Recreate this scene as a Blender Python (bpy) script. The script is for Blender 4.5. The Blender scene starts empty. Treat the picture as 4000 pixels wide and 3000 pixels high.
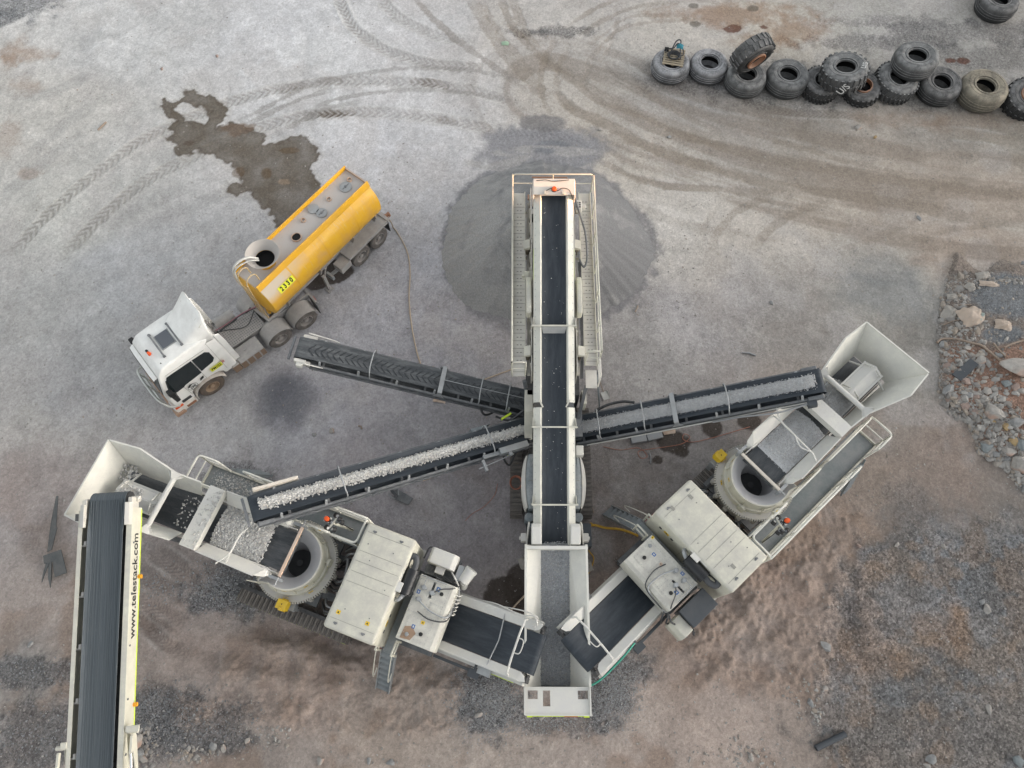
import bpy, bmesh, math, random
import numpy as np
from mathutils import Matrix, Vector
R = math.radians
sc = bpy.context.scene
C = sc.collection
rng = random.Random(7)
nr = np.random.RandomState(11)

# ------------------------------------------------------------------ camera, sky, sun, exposure
CAM_H, CAM_F, TILT = 26.0, 2774.0, R(22.0)
cd = bpy.data.cameras.new("camera"); cam = bpy.data.objects.new("camera", cd); C.objects.link(cam)
cam.location = (0, 0, CAM_H); cam.rotation_euler = (TILT, 0, 0)
cd.sensor_fit = 'HORIZONTAL'; cd.angle = 2*math.atan(2000.0/CAM_F); cd.clip_start = .5; cd.clip_end = 2000
sc.camera = cam
SUN_EL, SUN_AZ = 5.0, 94.0          # elevation; azimuth clockwise from +Y
w = bpy.data.worlds.new("World"); sc.world = w; w.use_nodes = True
nt = w.node_tree; bg = nt.nodes["Background"]; sky = nt.nodes.new("ShaderNodeTexSky")
sky.sky_type = 'NISHITA'; sky.sun_disc = False; sky.sun_elevation = R(SUN_EL); sky.sun_rotation = R(SUN_AZ)
sky.dust_density = 4.0; sky.air_density = 1.0; sky.ozone_density = 1.0
hs = nt.nodes.new("ShaderNodeHueSaturation"); hs.inputs["Saturation"].default_value = .22      # thin high cloud greys the sky
nt.links.new(sky.outputs[0], hs.inputs["Color"]); nt.links.new(hs.outputs[0], bg.inputs[0]); bg.inputs[1].default_value = 0.15
sl = bpy.data.lights.new("sun", 'SUN'); so = bpy.data.objects.new("sun", sl); C.objects.link(so)
sl.energy = 3.5; sl.angle = R(0.6); sl.color = (1.0, .50, .22)
_d = Vector((math.sin(R(SUN_AZ))*math.cos(R(SUN_EL)), math.cos(R(SUN_AZ))*math.cos(R(SUN_EL)), math.sin(R(SUN_EL))))
so.rotation_euler = _d.to_track_quat('Z', 'Y').to_euler(); so.location = (0, 0, 60)
sc.view_settings.view_transform = 'Standard'; sc.view_settings.look = 'None'
sc.view_settings.gamma = 1.0; sc.view_settings.exposure = 2.47
sc.render.resolution_x, sc.render.resolution_y = 1024, 768

# ------------------------------------------------------------------ surveying: a point of the photograph at a height -> a place in the yard
_c, _s = math.cos(TILT), math.sin(TILT)
def U(px, py, z=0.0):
    x = (px-2000)/CAM_F; y = -(py-1500)/CAM_F
    d = Vector((x, y*_c+_s, y*_s-_c)); k = (z-CAM_H)/d.z
    return Vector((0, 0, CAM_H))+d*k
def crop(x0, y0, k): return lambda x, y, z=0.0: U(x0+x*k, y0+y*k, z)
K1 = crop(400, 550, .6932); K2 = crop(100, 1650, .6933); K3 = crop(1050, 1850, .6027); K4 = crop(1800, 600, .5426)
K5 = crop(1800, 1400, .4821); K6 = crop(1900, 2000, .5425); K7 = crop(2200, 1200, .6781); K8 = crop(2150, 1700, .6028)
KT = crop(2500, 0, .6781); KS = crop(1150, 1250, .4822); KR = crop(3500, 1000, .6024); KB = crop(150, 2000, .6024)
Z1 = crop(0, 0, .9042); Z2 = crop(1600, 0, .5425); Z3 = crop(2400, 500, .7233); Z4 = crop(2800, 2000, .6027)
Z5 = crop(0, 2300, .9042); Z6 = crop(0, 1000, .5877); KF = crop(0, 0, 1.8083)
def frame(o, t):
    """matrix: x towards t, y to its left, z up, origin on the ground under o"""
    d = Vector((t[0]-o[0], t[1]-o[1], 0)).normalized()
    return Matrix(((d.x, -d.y, 0, o[0]), (d.y, d.x, 0, o[1]), (0, 0, 1, 0), (0, 0, 0, 1)))

# ------------------------------------------------------------------ mesh collector
class MB:
    def __init__(s): s.v = []; s.f = []
    def add(s, vs, fs):
        b = len(s.v); s.v += [tuple(p) for p in vs]; s.f += [tuple(i+b for i in f) for f in fs]
    def box(s, x0, x1, y0, y1, z0, z1):
        s.add([(x0,y0,z0),(x1,y0,z0),(x1,y1,z0),(x0,y1,z0),(x0,y0,z1),(x1,y0,z1),(x1,y1,z1),(x0,y1,z1)],
              [(0,3,2,1),(4,5,6,7),(0,1,5,4),(1,2,6,5),(2,3,7,6),(3,0,4,7)]); return s
    def beam(s, p, q, w, h, up=(0,0,1), roll=0):
        p = Vector(p); q = Vector(q); d = (q-p).normalized(); u = Vector(up)
        if abs(d.dot(u)) > .98: u = Vector((1,0,0))
        a = d.cross(u).normalized(); b = a.cross(d).normalized()
        if roll: m = Matrix.Rotation(roll, 3, d); a = m@a; b = m@b
        vs = []
        for e in (p, q):
            for i, j in ((-1,-1),(1,-1),(1,1),(-1,1)): vs.append(e+a*(i*w/2)+b*(j*h/2))
        s.add(vs, [(0,1,2,3),(7,6,5,4),(0,4,5,1),(1,5,6,2),(2,6,7,3),(3,7,4,0)]); return s
    def cyl(s, p, q, r, n=16, r2=None, caps=True):
        p = Vector(p); q = Vector(q); d = (q-p).normalized(); u = Vector((0,0,1)) if abs(d.z) < .95 else Vector((1,0,0))
        a = d.cross(u).normalized(); b = a.cross(d); r2 = r if r2 is None else r2; vs = []
        for e, rr in ((p, r), (q, r2)):
            for k in range(n):
                t = 2*math.pi*k/n; vs.append(e+a*(rr*math.cos(t))+b*(rr*math.sin(t)))
        fs = [(k, (k+1)%n, n+(k+1)%n, n+k) for k in range(n)]
        if caps: fs += [tuple(range(n-1,-1,-1)), tuple(range(n, 2*n))]
        s.add(vs, fs); return s
    def tube(s, pts, r, n=8, closed=False):
        P = [Vector(p) for p in pts]; m = len(P); vs = []; pa = None
        for i, p in enumerate(P):
            d = ((P[(i+1)%m] if closed or i < m-1 else P[i])-(P[i-1] if closed or i > 0 else P[i])).normalized()
            if pa is None:
                u = Vector((0,0,1)) if abs(d.z) < .9 else Vector((1,0,0)); a = d.cross(u).normalized()
            else: a = (pa-d*pa.dot(d)).normalized()
            b = a.cross(d); pa = a
            for k in range(n):
                t = 2*math.pi*k/n; vs.append(p+a*(r*math.cos(t))+b*(r*math.sin(t)))
        fs = []
        for i in range(m if closed else m-1):
            j = (i+1)%m
            for k in range(n): fs.append((i*n+k, i*n+(k+1)%n, j*n+(k+1)%n, j*n+k))
        if not closed: fs += [tuple(range(n-1,-1,-1)), tuple(range((m-1)*n, m*n))]
        s.add(vs, fs); return s
    def plate(s, pts, th):
        """a flat (or nearly flat) polygon given thickness th along its normal, both ways"""
        P = [Vector(p) for p in pts]; n = Vector((0,0,0))
        for i in range(len(P)): n += (P[i]-P[0]).cross(P[(i+1)%len(P)]-P[0])
        n.normalize(); k = len(P)
        s.add([p+n*(th/2) for p in P]+[p-n*(th/2) for p in P],
              [tuple(range(k)), tuple(range(2*k-1, k-1, -1))]+[(i, i+k, (i+1)%k+k, (i+1)%k) for i in range(k)]); return s
    def prism(s, poly, axis, a0, a1):
        """2-D outline extruded along an axis: 'y' takes (x,z) outlines, 'z' takes (x,y), 'x' takes (y,z)"""
        mk = {'y': lambda p, a: (p[0], a, p[1]), 'z': lambda p, a: (p[0], p[1], a), 'x': lambda p, a: (a, p[0], p[1])}[axis]
        k = len(poly)
        s.add([mk(p, a0) for p in poly]+[mk(p, a1) for p in poly],
              [tuple(range(k-1,-1,-1)), tuple(range(k, 2*k))]+[(i, (i+1)%k, (i+1)%k+k, i+k) for i in range(k)]); return s
    def lathe(s, prof, c=(0,0,0), n=40, m=None):
        """(r,z) profile spun about z; m optional matrix"""
        vs = []; k = len(prof)
        for i in range(n):
            t = 2*math.pi*i/n
            for r, z in prof:
                p = Vector((r*math.cos(t), r*math.sin(t), z))
                vs.append((m@p if m else p)+Vector(c))
        fs = []
        for i in range(n):
            j = (i+1)%n
            for q in range(k-1): fs.append((i*k+q, j*k+q, j*k+q+1, i*k+q+1))
        s.add(vs, fs); return s
    def grid(s, rows):
        n = len(rows[0]); b = [p for r in rows for p in r]
        s.add(b, [(i*n+j, (i+1)*n+j, (i+1)*n+j+1, i*n+j+1) for i in range(len(rows)-1) for j in range(n-1)]); return s
    def build(s, name, mat, parent=None, m=None, bevel=0, smooth=None, solid=0, seg=2):
        me = bpy.data.meshes.new(name); me.from_pydata(s.v, [], s.f)
        bm = bmesh.new(); bm.from_mesh(me); bmesh.ops.recalc_face_normals(bm, faces=bm.faces); bm.to_mesh(me); bm.free()
        me.materials.append(mat); o = bpy.data.objects.new(name, me); C.objects.link(o)
        if parent: o.parent = parent
        if m is not None: o.matrix_local = m
        if solid:
            q = o.modifiers.new("s", 'SOLIDIFY'); q.thickness = solid; q.offset = 0
        if bevel:
            q = o.modifiers.new("b", 'BEVEL'); q.width = bevel; q.segments = seg; q.limit_method = 'ANGLE'; q.angle_limit = R(35)
        if smooth is not None:
            for p in me.polygons: p.use_smooth = True
            if smooth < 180:
                q = bm_sharp(me, smooth)
        return o
def bm_sharp(me, ang):
    bm = bmesh.new(); bm.from_mesh(me)
    for e in bm.edges:
        e.smooth = not (len(e.link_faces) != 2 or e.calc_face_angle(0) > R(ang))
    bm.to_mesh(me); bm.free()
def tag(o, label, cat, group=None, kind=None):
    if label: o["label"] = label
    if cat: o["category"] = cat
    if group: o["group"] = group
    if kind: o["kind"] = kind
    return o
def thing(name, label, cat, M=None, group=None):
    o = bpy.data.objects.new(name, None); C.objects.link(o); o.empty_display_size = .3
    if M is not None: o.matrix_world = M
    return tag(o, label, cat, group)
def bez(pts, n=6):
    """smooth curve through points (Catmull-Rom)"""
    P = [Vector(p) for p in pts]; P = [P[0]*2-P[1]]+P+[P[-1]*2-P[-2]]; out = []
    for i in range(1, len(P)-2):
        a, b, c, d = P[i-1], P[i], P[i+1], P[i+2]
        for k in range(n):
            t = k/n; out.append(.5*((2*b)+(c-a)*t+(2*a-5*b+4*c-d)*t*t+(3*b-a-3*c+d)*t**3))
    return out+[P[-2]]
def text(body, size, mat, parent, m, name='lettering', ext=.002, bold=0.0, sx=1.0):
    cu = bpy.data.curves.new(name, 'FONT'); cu.body = body; cu.size = size; cu.extrude = ext; cu.offset = bold
    cu.align_x = 'CENTER'; cu.align_y = 'CENTER'; cu.resolution_u = 3
    t = bpy.data.objects.new("t", cu); C.objects.link(t); bpy.context.view_layer.update()
    me = bpy.data.meshes.new_from_object(t.evaluated_get(bpy.context.evaluated_depsgraph_get()))
    bpy.data.objects.remove(t); me.name = name; me.materials.clear(); me.materials.append(mat)
    o = bpy.data.objects.new(name, me); C.objects.link(o)
    if parent: o.parent = parent
    o.matrix_local = m@Matrix.Diagonal((sx,1,1,1)); return o
def axes(o, x, y):
    """matrix with origin o, x axis along x, y roughly along y"""
    x = Vector(x).normalized(); z = x.cross(Vector(y)).normalized(); y = z.cross(x)
    return Matrix(((x.x,y.x,z.x,o[0]),(x.y,y.y,z.y,o[1]),(x.z,y.z,z.z,o[2]),(0,0,0,1)))

# ------------------------------------------------------------------ materials
def _nodes(name):
    m = bpy.data.materials.new(name); m.use_nodes = True; t = m.node_tree
    return m, t, t.nodes["Principled BSDF"]
def N(t, kind, **kw):
    n = t.nodes.new(kind)
    for k, v in kw.items():
        if k in n.inputs: n.inputs[k].default_value = v
        else: setattr(n, k, v)
    return n
def mixc(t, fac, a, b, blend='MIX'):
    n = t.nodes.new("ShaderNodeMix"); n.data_type = 'RGBA'; n.blend_type = blend
    for i, x in ((0, fac), (6, a), (7, b)):
        if hasattr(x, 'is_linked') or hasattr(x, 'links'): t.links.new(x, n.inputs[i])
        else: n.inputs[i].default_value = x if i == 0 else (*x, 1)
    return n.outputs[2]
def ramp(t, src, a, b, va=0.0, vb=1.0):
    n = t.nodes.new("ShaderNodeMapRange"); n.inputs[1].default_value = a; n.inputs[2].default_value = b
    n.inputs[3].default_value = va; n.inputs[4].default_value = vb; t.links.new(src, n.inputs[0]); return n.outputs[0]
def math_(t, op, a, b):
    n = t.nodes.new("ShaderNodeMath"); n.operation = op
    for i, x in ((0, a), (1, b)):
        if hasattr(x, 'links'): t.links.new(x, n.inputs[i])
        else: n.inputs[i].default_value = x
    return n.outputs[0]
def paint(name, col, dust=(.40,.385,.37), amt=.45, rough=.5, metal=0.0, scale=2.5, base=.12, bump=.08, stretch=None, grime=None):
    """painted or bare metal that carries dust on its upward faces and in blotches"""
    m, t, p = _nodes(name); tc = N(t, "ShaderNodeTexCoord"); src = tc.outputs["Object"]
    if stretch:
        mp = N(t, "ShaderNodeMapping"); mp.inputs["Scale"].default_value = stretch; t.links.new(src, mp.inputs[0]); src = mp.outputs[0]
    n1 = N(t, "ShaderNodeTexNoise", Scale=scale, Detail=8.0, Roughness=.65); t.links.new(src, n1.inputs["Vector"])
    n2 = N(t, "ShaderNodeTexNoise", Scale=scale*9, Detail=6.0, Roughness=.7); t.links.new(src, n2.inputs["Vector"])
    c = mixc(t, ramp(t, n1.outputs[0], .35, .7), col, tuple(x*.86 for x in col))
    if grime: c = mixc(t, ramp(t, n2.outputs[0], .58, .68), c, grime)
    ge = N(t, "ShaderNodeNewGeometry"); sx = N(t, "ShaderNodeSeparateXYZ"); t.links.new(ge.outputs["Normal"], sx.inputs[0])
    up = ramp(t, sx.outputs[2], -.1, .9, base, 1.0)
    bl = ramp(t, math_(t, 'ADD', n1.outputs[0], math_(t, 'MULTIPLY', n2.outputs[0], .45)), .52, .86, .15, 1.0)
    f = math_(t, 'MULTIPLY', math_(t, 'MULTIPLY', up, bl), amt)
    c = mixc(t, f, c, dust); t.links.new(c, p.inputs["Base Color"])
    t.links.new(ramp(t, f, 0, .6, rough, .9), p.inputs["Roughness"]); p.inputs["Metallic"].default_value = metal
    p.inputs["Specular IOR Level"].default_value = .35
    b = N(t, "ShaderNodeBump", Strength=bump, Distance=.02); t.links.new(n2.outputs[0], b.inputs["Height"]); t.links.new(b.outputs[0], p.inputs["Normal"])
    return m
def belt_mat(name, col, streak, amt=.5, rough=.7, sy=7.0):
    """conveyor rubber: lengthwise streaks of dust (object x runs along the belt)"""
    m, t, p = _nodes(name); tc = N(t, "ShaderNodeTexCoord"); mp = N(t, "ShaderNodeMapping")
    mp.inputs["Scale"].default_value = (.5, sy, 1); t.links.new(tc.outputs["Object"], mp.inputs[0])
    n1 = N(t, "ShaderNodeTexNoise", Scale=1.6, Detail=6.0, Roughness=.7); t.links.new(mp.outputs[0], n1.inputs["Vector"])
    mp2 = N(t, "ShaderNodeMapping"); mp2.inputs["Scale"].default_value = (3, 9, 3); t.links.new(tc.outputs["Object"], mp2.inputs[0])
    n2 = N(t, "ShaderNodeTexNoise", Scale=3.0, Detail=7.0, Roughness=.75); t.links.new(mp2.outputs[0], n2.inputs["Vector"])
    f = math_(t, 'MULTIPLY', math_(t, 'ADD', ramp(t, n1.outputs[0], .45, .75), ramp(t, n2.outputs[0], .55, .85)), amt)
    t.links.new(mixc(t, f, col, streak), p.inputs["Base Color"]); p.inputs["Roughness"].default_value = rough
    b = N(t, "ShaderNodeBump", Strength=.15, Distance=.02); t.links.new(n1.outputs[0], b.inputs["Height"]); t.links.new(b.outputs[0], p.inputs["Normal"])
    return m
def stone_mat(name, a, b, c, scale=6.0):
    """crushed rock: every loose stone gets its own tone"""
    m, t, p = _nodes(name); ge = N(t, "ShaderNodeNewGeometry")
    n = N(t, "ShaderNodeTexNoise", Scale=scale, Detail=6.0, Roughness=.7); tc = N(t, "ShaderNodeTexCoord"); t.links.new(tc.outputs["Object"], n.inputs["Vector"])
    x = mixc(t, ge.outputs["Random Per Island"], a, b)
    hue = math_(t, 'FRACT', math_(t, 'MULTIPLY', ge.outputs["Random Per Island"], 17.3), 0)
    x = mixc(t, ramp(t, hue, .7, 1.0, 0, .8), x, c)
    x = mixc(t, ramp(t, n.outputs[0], .35, .7, 0, .35), x, tuple(v*.6 for v in b))
    t.links.new(x, p.inputs["Base Color"]); p.inputs["Roughness"].default_value = .92
    bp = N(t, "ShaderNodeBump", Strength=.4, Distance=.03); t.links.new(n.outputs[0], bp.inputs["Height"]); t.links.new(bp.outputs[0], p.inputs["Normal"])
    return m
def flat(name, col, rough=.5, metal=0.0):
    m, t, p = _nodes(name); tc = N(t, "ShaderNodeTexCoord")
    n = N(t, "ShaderNodeTexNoise", Scale=14.0, Detail=5.0); t.links.new(tc.outputs["Object"], n.inputs["Vector"])
    t.links.new(mixc(t, ramp(t, n.outputs[0], .3, .75, 0, .5), col, tuple(v*.72+min(.02, v*.3) for v in col)), p.inputs["Base Color"])
    p.inputs["Roughness"].default_value = rough; p.inputs["Metallic"].default_value = metal; return m
M_CREAM = paint("cream_paint", (.58,.565,.47), amt=.55, grime=(.50,.48,.41))
M_CREAMD = paint("dusty_cream_paint", (.54,.52,.45), dust=(.47,.455,.44), amt=.95, base=.45, grime=(.36,.33,.3))
M_CREAMW = paint("whitened_cream_paint", (.60,.59,.53), dust=(.55,.54,.53), amt=.7, base=.4, grime=(.46,.43,.39))
M_TANKTOP = paint("bolted_cream_lid", (.60,.59,.52), dust=(.42,.4,.37), amt=.75, scale=4, grime=(.44,.42,.37))
M_STEEL = paint("dark_grey_steel", (.075,.085,.095), dust=(.33,.33,.33), amt=.55, base=.2)
M_STEELD = paint("blackened_steel", (.03,.032,.035), dust=(.25,.24,.23), amt=.4, base=.1)
M_GALV = paint("galvanised_steel", (.36,.38,.39), dust=(.4,.39,.38), amt=.5, metal=.5, rough=.45)
M_GRATE = paint("blue_grey_tread_plate", (.15,.18,.19), dust=(.34,.34,.34), amt=.6, scale=1.6, base=.3)
M_CHARCOAL = paint("charcoal_panel", (.05,.058,.068), dust=(.2,.2,.2), amt=.2)
M_TRACK = paint("crawler_steel", (.11,.1,.092), dust=(.3,.27,.24), amt=.6, base=.3)
M_BELT = belt_mat("black_belt_rubber", (.020,.027,.036), (.15,.165,.18), amt=.22, sy=3.0)
M_BELTD = belt_mat("dusty_belt_rubber", (.032,.037,.042), (.24,.24,.24), amt=.32, sy=2.5)
M_BELTC = belt_mat("chevron_belt_rubber", (.05,.055,.06), (.30,.31,.31), amt=.45, sy=3.0)
M_BELTR = belt_mat("grooved_belt_rubber", (.05,.062,.072), (.16,.18,.19), amt=.45, sy=26)
M_RUBBER = paint("hose_rubber", (.02,.022,.025), dust=(.3,.3,.3), amt=.25)
M_GREYRUB = paint("dusty_hose", (.27,.28,.29), dust=(.4,.4,.4), amt=.5)
M_WHITEC = paint("dusty_white_cable", (.6,.59,.55), amt=.35)
M_YEL = paint("safety_yellow", (.72,.48,.02), amt=.12)
M_LIME = flat("lime_reflective", (.66,.86,.05), .35)
M_ORANGE = flat("beacon_orange", (.75,.1,.02), .25)
M_RED = flat("faded_red", (.5,.05,.04), .5)
M_BLUE = flat("sign_blue", (.04,.12,.33), .5)
M_BLACK = flat("black_print", (.012,.012,.012), .6)
M_CHROME = flat("chrome_rod", (.75,.76,.78), .15, 1.0)
M_GREEN = flat("green_hose", (.05,.35,.26), .5)
M_RUST = paint("rusted_steel", (.27,.12,.06), dust=(.4,.33,.28), amt=.5)
M_PEACH = paint("rust_tinted_lip", (.55,.36,.24), dust=(.6,.55,.5), amt=.6)
M_COARSE = stone_mat("pale_crushed_stone", (.60,.59,.565), (.36,.36,.35), (.52,.48,.42))
M_FINE = stone_mat("grey_crushed_stone", (.40,.405,.41), (.22,.225,.23), (.36,.33,.29))
M_FINEL = stone_mat("light_grey_stone", (.58,.585,.59), (.33,.335,.34), (.50,.47,.43))
M_HOPST = stone_mat("blue_grey_stone", (.48,.495,.51), (.22,.228,.238), (.40,.375,.34))
M_DARKST = stone_mat("dark_crushed_stone", (.30,.305,.31), (.13,.135,.14), (.27,.24,.21))

_ico = None
def stones(mb, pts, rmin, rmax, flatz=.7):
    """many loose angular stones at given points"""
    global _ico
    if _ico is None:
        bm = bmesh.new(); bmesh.ops.create_icosphere(bm, subdivisions=1, radius=1.0)
        _ico = (np.array([v.co[:] for v in bm.verts]), [tuple(v.index for v in f.verts) for f in bm.faces]); bm.free()
    V, F = _ico
    for p in pts:
        r = rmin+(rmax-rmin)*rng.random()**2
        q = nr.normal(size=4); q /= np.linalg.norm(q); a, b, c, d = q
        rot = np.array([[1-2*(c*c+d*d), 2*(b*c-a*d), 2*(b*d+a*c)],[2*(b*c+a*d), 1-2*(b*b+d*d), 2*(c*d-a*b)],[2*(b*d-a*c), 2*(c*d+a*b), 1-2*(b*b+c*c)]])
        vv = (V*nr.uniform(.62, 1.12, size=(len(V),1)))*np.array([1.25, .95, .62])*r
        vv = vv@rot.T; vv[:,2] *= flatz
        mb.add((vv+np.array(p)).tolist(), F)
def rail(mb, pts, h=1.0, r=.034, mid=True, posts=None):
    """guard rail: top tube rounded down to the deck at both ends, knee rail and posts"""
    P = [Vector(p) for p in pts]; up = Vector((0,0,h))
    tops = [P[0]]+[p+up for p in P]+[P[-1]]
    out = []
    for i, p in enumerate(tops):                       # rounded corners
        if 0 < i < len(tops)-1:
            a = (tops[i-1]-p); b = (tops[i+1]-p); e = min(.12, a.length*.4, b.length*.4); a.normalize(); b.normalize()
            out += [p+a*e, p+(a+b)*e*.3, p+b*e]
        else: out.append(p)
    mb.tube(out, r, 7)
    if mid: mb.tube([p+up*.5 for p in P], r*.85, 6)
    for a, b in zip(P[:-1], P[1:]):
        k = max(1, int((b-a).length/1.1))
        for i in range(k+1):
            q = a+(b-a)*(i/k); mb.cyl(q, q+up*.99, r, 6)
BENCH_N, BENCH_S = 10.1, 14.5
M_RUBFACE = paint('bench_face', (.30,.26,.23), dust=(.36,.33,.3), amt=.5, scale=.6, bump=.5)
# ------------------------------------------------------------------ GROUND
def vnoise(x, y, f, seed):
    """smooth value noise on arrays"""
    g = np.random.RandomState(seed).rand(256, 256); X = x*f+seed*7.13; Y = y*f+seed*3.71
    i = np.floor(X).astype(int); j = np.floor(Y).astype(int); a = X-i; b = Y-j
    a = a*a*(3-2*a); b = b*b*(3-2*b); i %= 256; j %= 256; i1 = (i+1)%256; j1 = (j+1)%256
    return (g[i,j]*(1-a)*(1-b)+g[i1,j]*a*(1-b)+g[i,j1]*(1-a)*b+g[i1,j1]*a*b)
def fbm(x, y, f, seed, o=5, gain=.5):
    s = 0; a = 1; t = 0
    for k in range(o): s = s+a*vnoise(x, y, f*2**k, seed+k); t += a; a *= gain
    return s/t
def lin(r, g, b): return [((v/255+.055)/1.055)**2.4 if v > 10 else v/255/12.92 for v in (r, g, b)]
def sstep(x, a, b):
    t = np.clip((x-a)/(b-a), 0, 1); return t*t*(3-2*t)
def seg_dist(X, Y, pts, closed=False):
    """distance to a polyline, arc length along it, and side"""
    D = np.full(X.shape, 1e9); S = np.zeros(X.shape); T = np.zeros(X.shape); L = 0.0
    P = [(p[0], p[1]) for p in pts]
    if closed: P.append(P[0])
    for (ax, ay), (bx, by) in zip(P[:-1], P[1:]):
        l = math.hypot(bx-ax, by-ay)+1e-9; ux, uy = (bx-ax)/l, (by-ay)/l
        t = np.clip((X-ax)*ux+(Y-ay)*uy, 0, l); d = np.hypot(X-ax-ux*t, Y-ay-uy*t); k = d < D
        side = (X-ax)*-uy+(Y-ay)*ux
        D = np.where(k, d, D); S = np.where(k, L+t, S); T = np.where(k, np.sign(side)*d, T); L += l
    return D, S, T
def inside(X, Y, pts):
    r = np.zeros(X.shape, bool); n = len(pts)
    for i in range(n):
        ax, ay = pts[i][:2]; bx, by = pts[(i+1)%n][:2]
        if abs(by-ay) < 1e-9: continue
        c = ((ay > Y) != (by > Y)) & (X < (bx-ax)*(Y-ay)/(by-ay)+ax); r ^= c
    return r
STEP = .055
fx = np.arange(-27.5, 27.51, STEP); fy = np.arange(-4.5, 33.01, STEP)
gr = np.array([1.,3,7,14,28,55,110,200,350])
gx = np.concatenate([fx[0]-gr[::-1], fx, fx[-1]+gr]); gy = np.concatenate([fy[0]-gr[::-1], fy, fy[-1]+gr])
X, Y = np.meshgrid(gx, gy)
# broad tones of dust and dirt, surveyed over the yard
TONES = [(100,250,168,166,164),(300,60,172,172,174),(600,60,178,178,182),(900,60,176,175,178),(1200,100,170,166,164),(150,500,165,164,162),
 (700,150,180,180,183),(880,250,184,183,186),(850,330,176,176,181),(1350,300,172,166,160),(1450,450,180,176,173),(1600,500,172,166,161),(1800,450,168,160,153),
 (2000,400,160,150,142),(2150,450,163,151,142),(2100,530,158,146,138),(1500,60,166,161,157),(1700,100,164,158,151),(1900,60,150,148,146),(2100,150,140,138,136),
 (1700,235,140,136,132),(2000,250,135,131,127),(1500,220,152,150,150),(2150,280,132,127,121),(100,700,158,157,157),(250,600,164,164,167),(100,900,150,147,145),
 (200,850,148,147,149),(500,900,150,149,152),(800,680,158,158,165),(700,900,153,152,158),(900,780,147,146,152),(1000,850,140,138,142),(900,1150,137,135,139),
 (1050,1100,128,125,128),(800,1050,140,138,142),(1400,780,150,147,147),(1500,700,158,155,157),(1700,700,141,137,135),(1900,650,134,132,129),(1450,950,125,121,121),
 (1400,1050,118,113,111),(1330,1250,110,104,101),(1950,780,125,122,119),(60,1100,136,129,127),(80,1300,138,128,122),(150,1450,130,122,117),(60,1500,118,116,114),
 (400,1330,134,124,119),(600,1450,140,128,121),(500,1550,124,119,116),(800,1550,139,130,123),(900,1630,138,130,124),(1300,1500,140,132,127),(1500,1400,145,133,126),
 (1650,1250,145,131,123),(1700,1150,140,128,119),(1850,1000,125,116,109),(1950,1200,115,108,104),(1900,1400,102,100,98),(2100,1350,106,101,97),(2150,1100,112,107,103),
 (2050,1050,122,112,106),(1750,1550,130,121,115),(2000,1600,112,107,103),(1500,1600,140,130,124),(2150,1550,108,104,101),(640,1250,118,114,113),(330,1200,128,121,118)]
q_ = 6; Xc, Yc = X[::q_,::q_], Y[::q_,::q_]
wx = Xc+(fbm(Xc, Yc, .35, 3)-.5)*4; wy = Yc+(fbm(Xc, Yc, .35, 9)-.5)*4
num = np.zeros(Xc.shape+(3,)); den = np.zeros(Xc.shape)
for a, b, r, g, bl in TONES:
    p = KF(a, b); k = 1/((wx-p.x)**2+(wy-p.y)**2+.8)**1.7
    num += k[...,None]*np.array(lin(r*(1.0+.012*(b > 950)), g*1.0, bl*.985))*(1.22+.16*min(1, max(0, (b-800)/250))); den += k
cc = num/den[...,None]
def up(c):
    iy = np.clip(np.arange(X.shape[0])/q_, 0, c.shape[0]-1.001); ix = np.clip(np.arange(X.shape[1])/q_, 0, c.shape[1]-1.001)
    i0, j0 = iy.astype(int), ix.astype(int); fy_, fx_ = (iy-i0)[:,None,None], (ix-j0)[None,:,None]
    i1, j1 = np.minimum(i0+1, c.shape[0]-1), np.minimum(j0+1, c.shape[1]-1)
    return (c[i0][:,j0]*(1-fx_)+c[i0][:,j1]*fx_)*(1-fy_)+(c[i1][:,j0]*(1-fx_)+c[i1][:,j1]*fx_)*fy_
col = up(cc); grit = np.full(X.shape, .22)
H = np.zeros(X.shape)
n_big = fbm(X, Y, .5, 21, 5); n_mid = fbm(X, Y, 1.8, 31, 5); n_fin = fbm(X, Y, 6, 41, 3)
def blend(c, f):
    global col
    f = np.clip(f, 0, 1)[...,None]; col = col*(1-f)+np.array(c)*f
def win(x0, x1, y0, y1):
    return (slice(max(0, np.searchsorted(gy, y0)-1), np.searchsorted(gy, y1)+1), slice(max(0, np.searchsorted(gx, x0)-1), np.searchsorted(gx, x1)+1))
def put(S, c, f):
    f = np.clip(f, 0, 1)[...,None]; col[S] = col[S]*(1-f)+np.array(c)*f
def blob(P, rx, ry, c, s=1.0, rag=.9, rot=0.0, soft=.14, gr=None):
    e = 1.9*max(rx, ry); S = win(P.x-e, P.x+e, P.y-e, P.y+e); dx, dy = X[S]-P.x, Y[S]-P.y
    d = np.hypot(dx/rx, dy/ry)+(n_mid[S]-.5)*rag*1.6+(n_big[S]-.5)*rag+(n_fin[S]-.5)*rag*.5; f = s*(1-sstep(d, 1-soft, 1+soft)); put(S, c, f)
    if gr: grit[S] = grit[S]*(1-f)+gr*f
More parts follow.
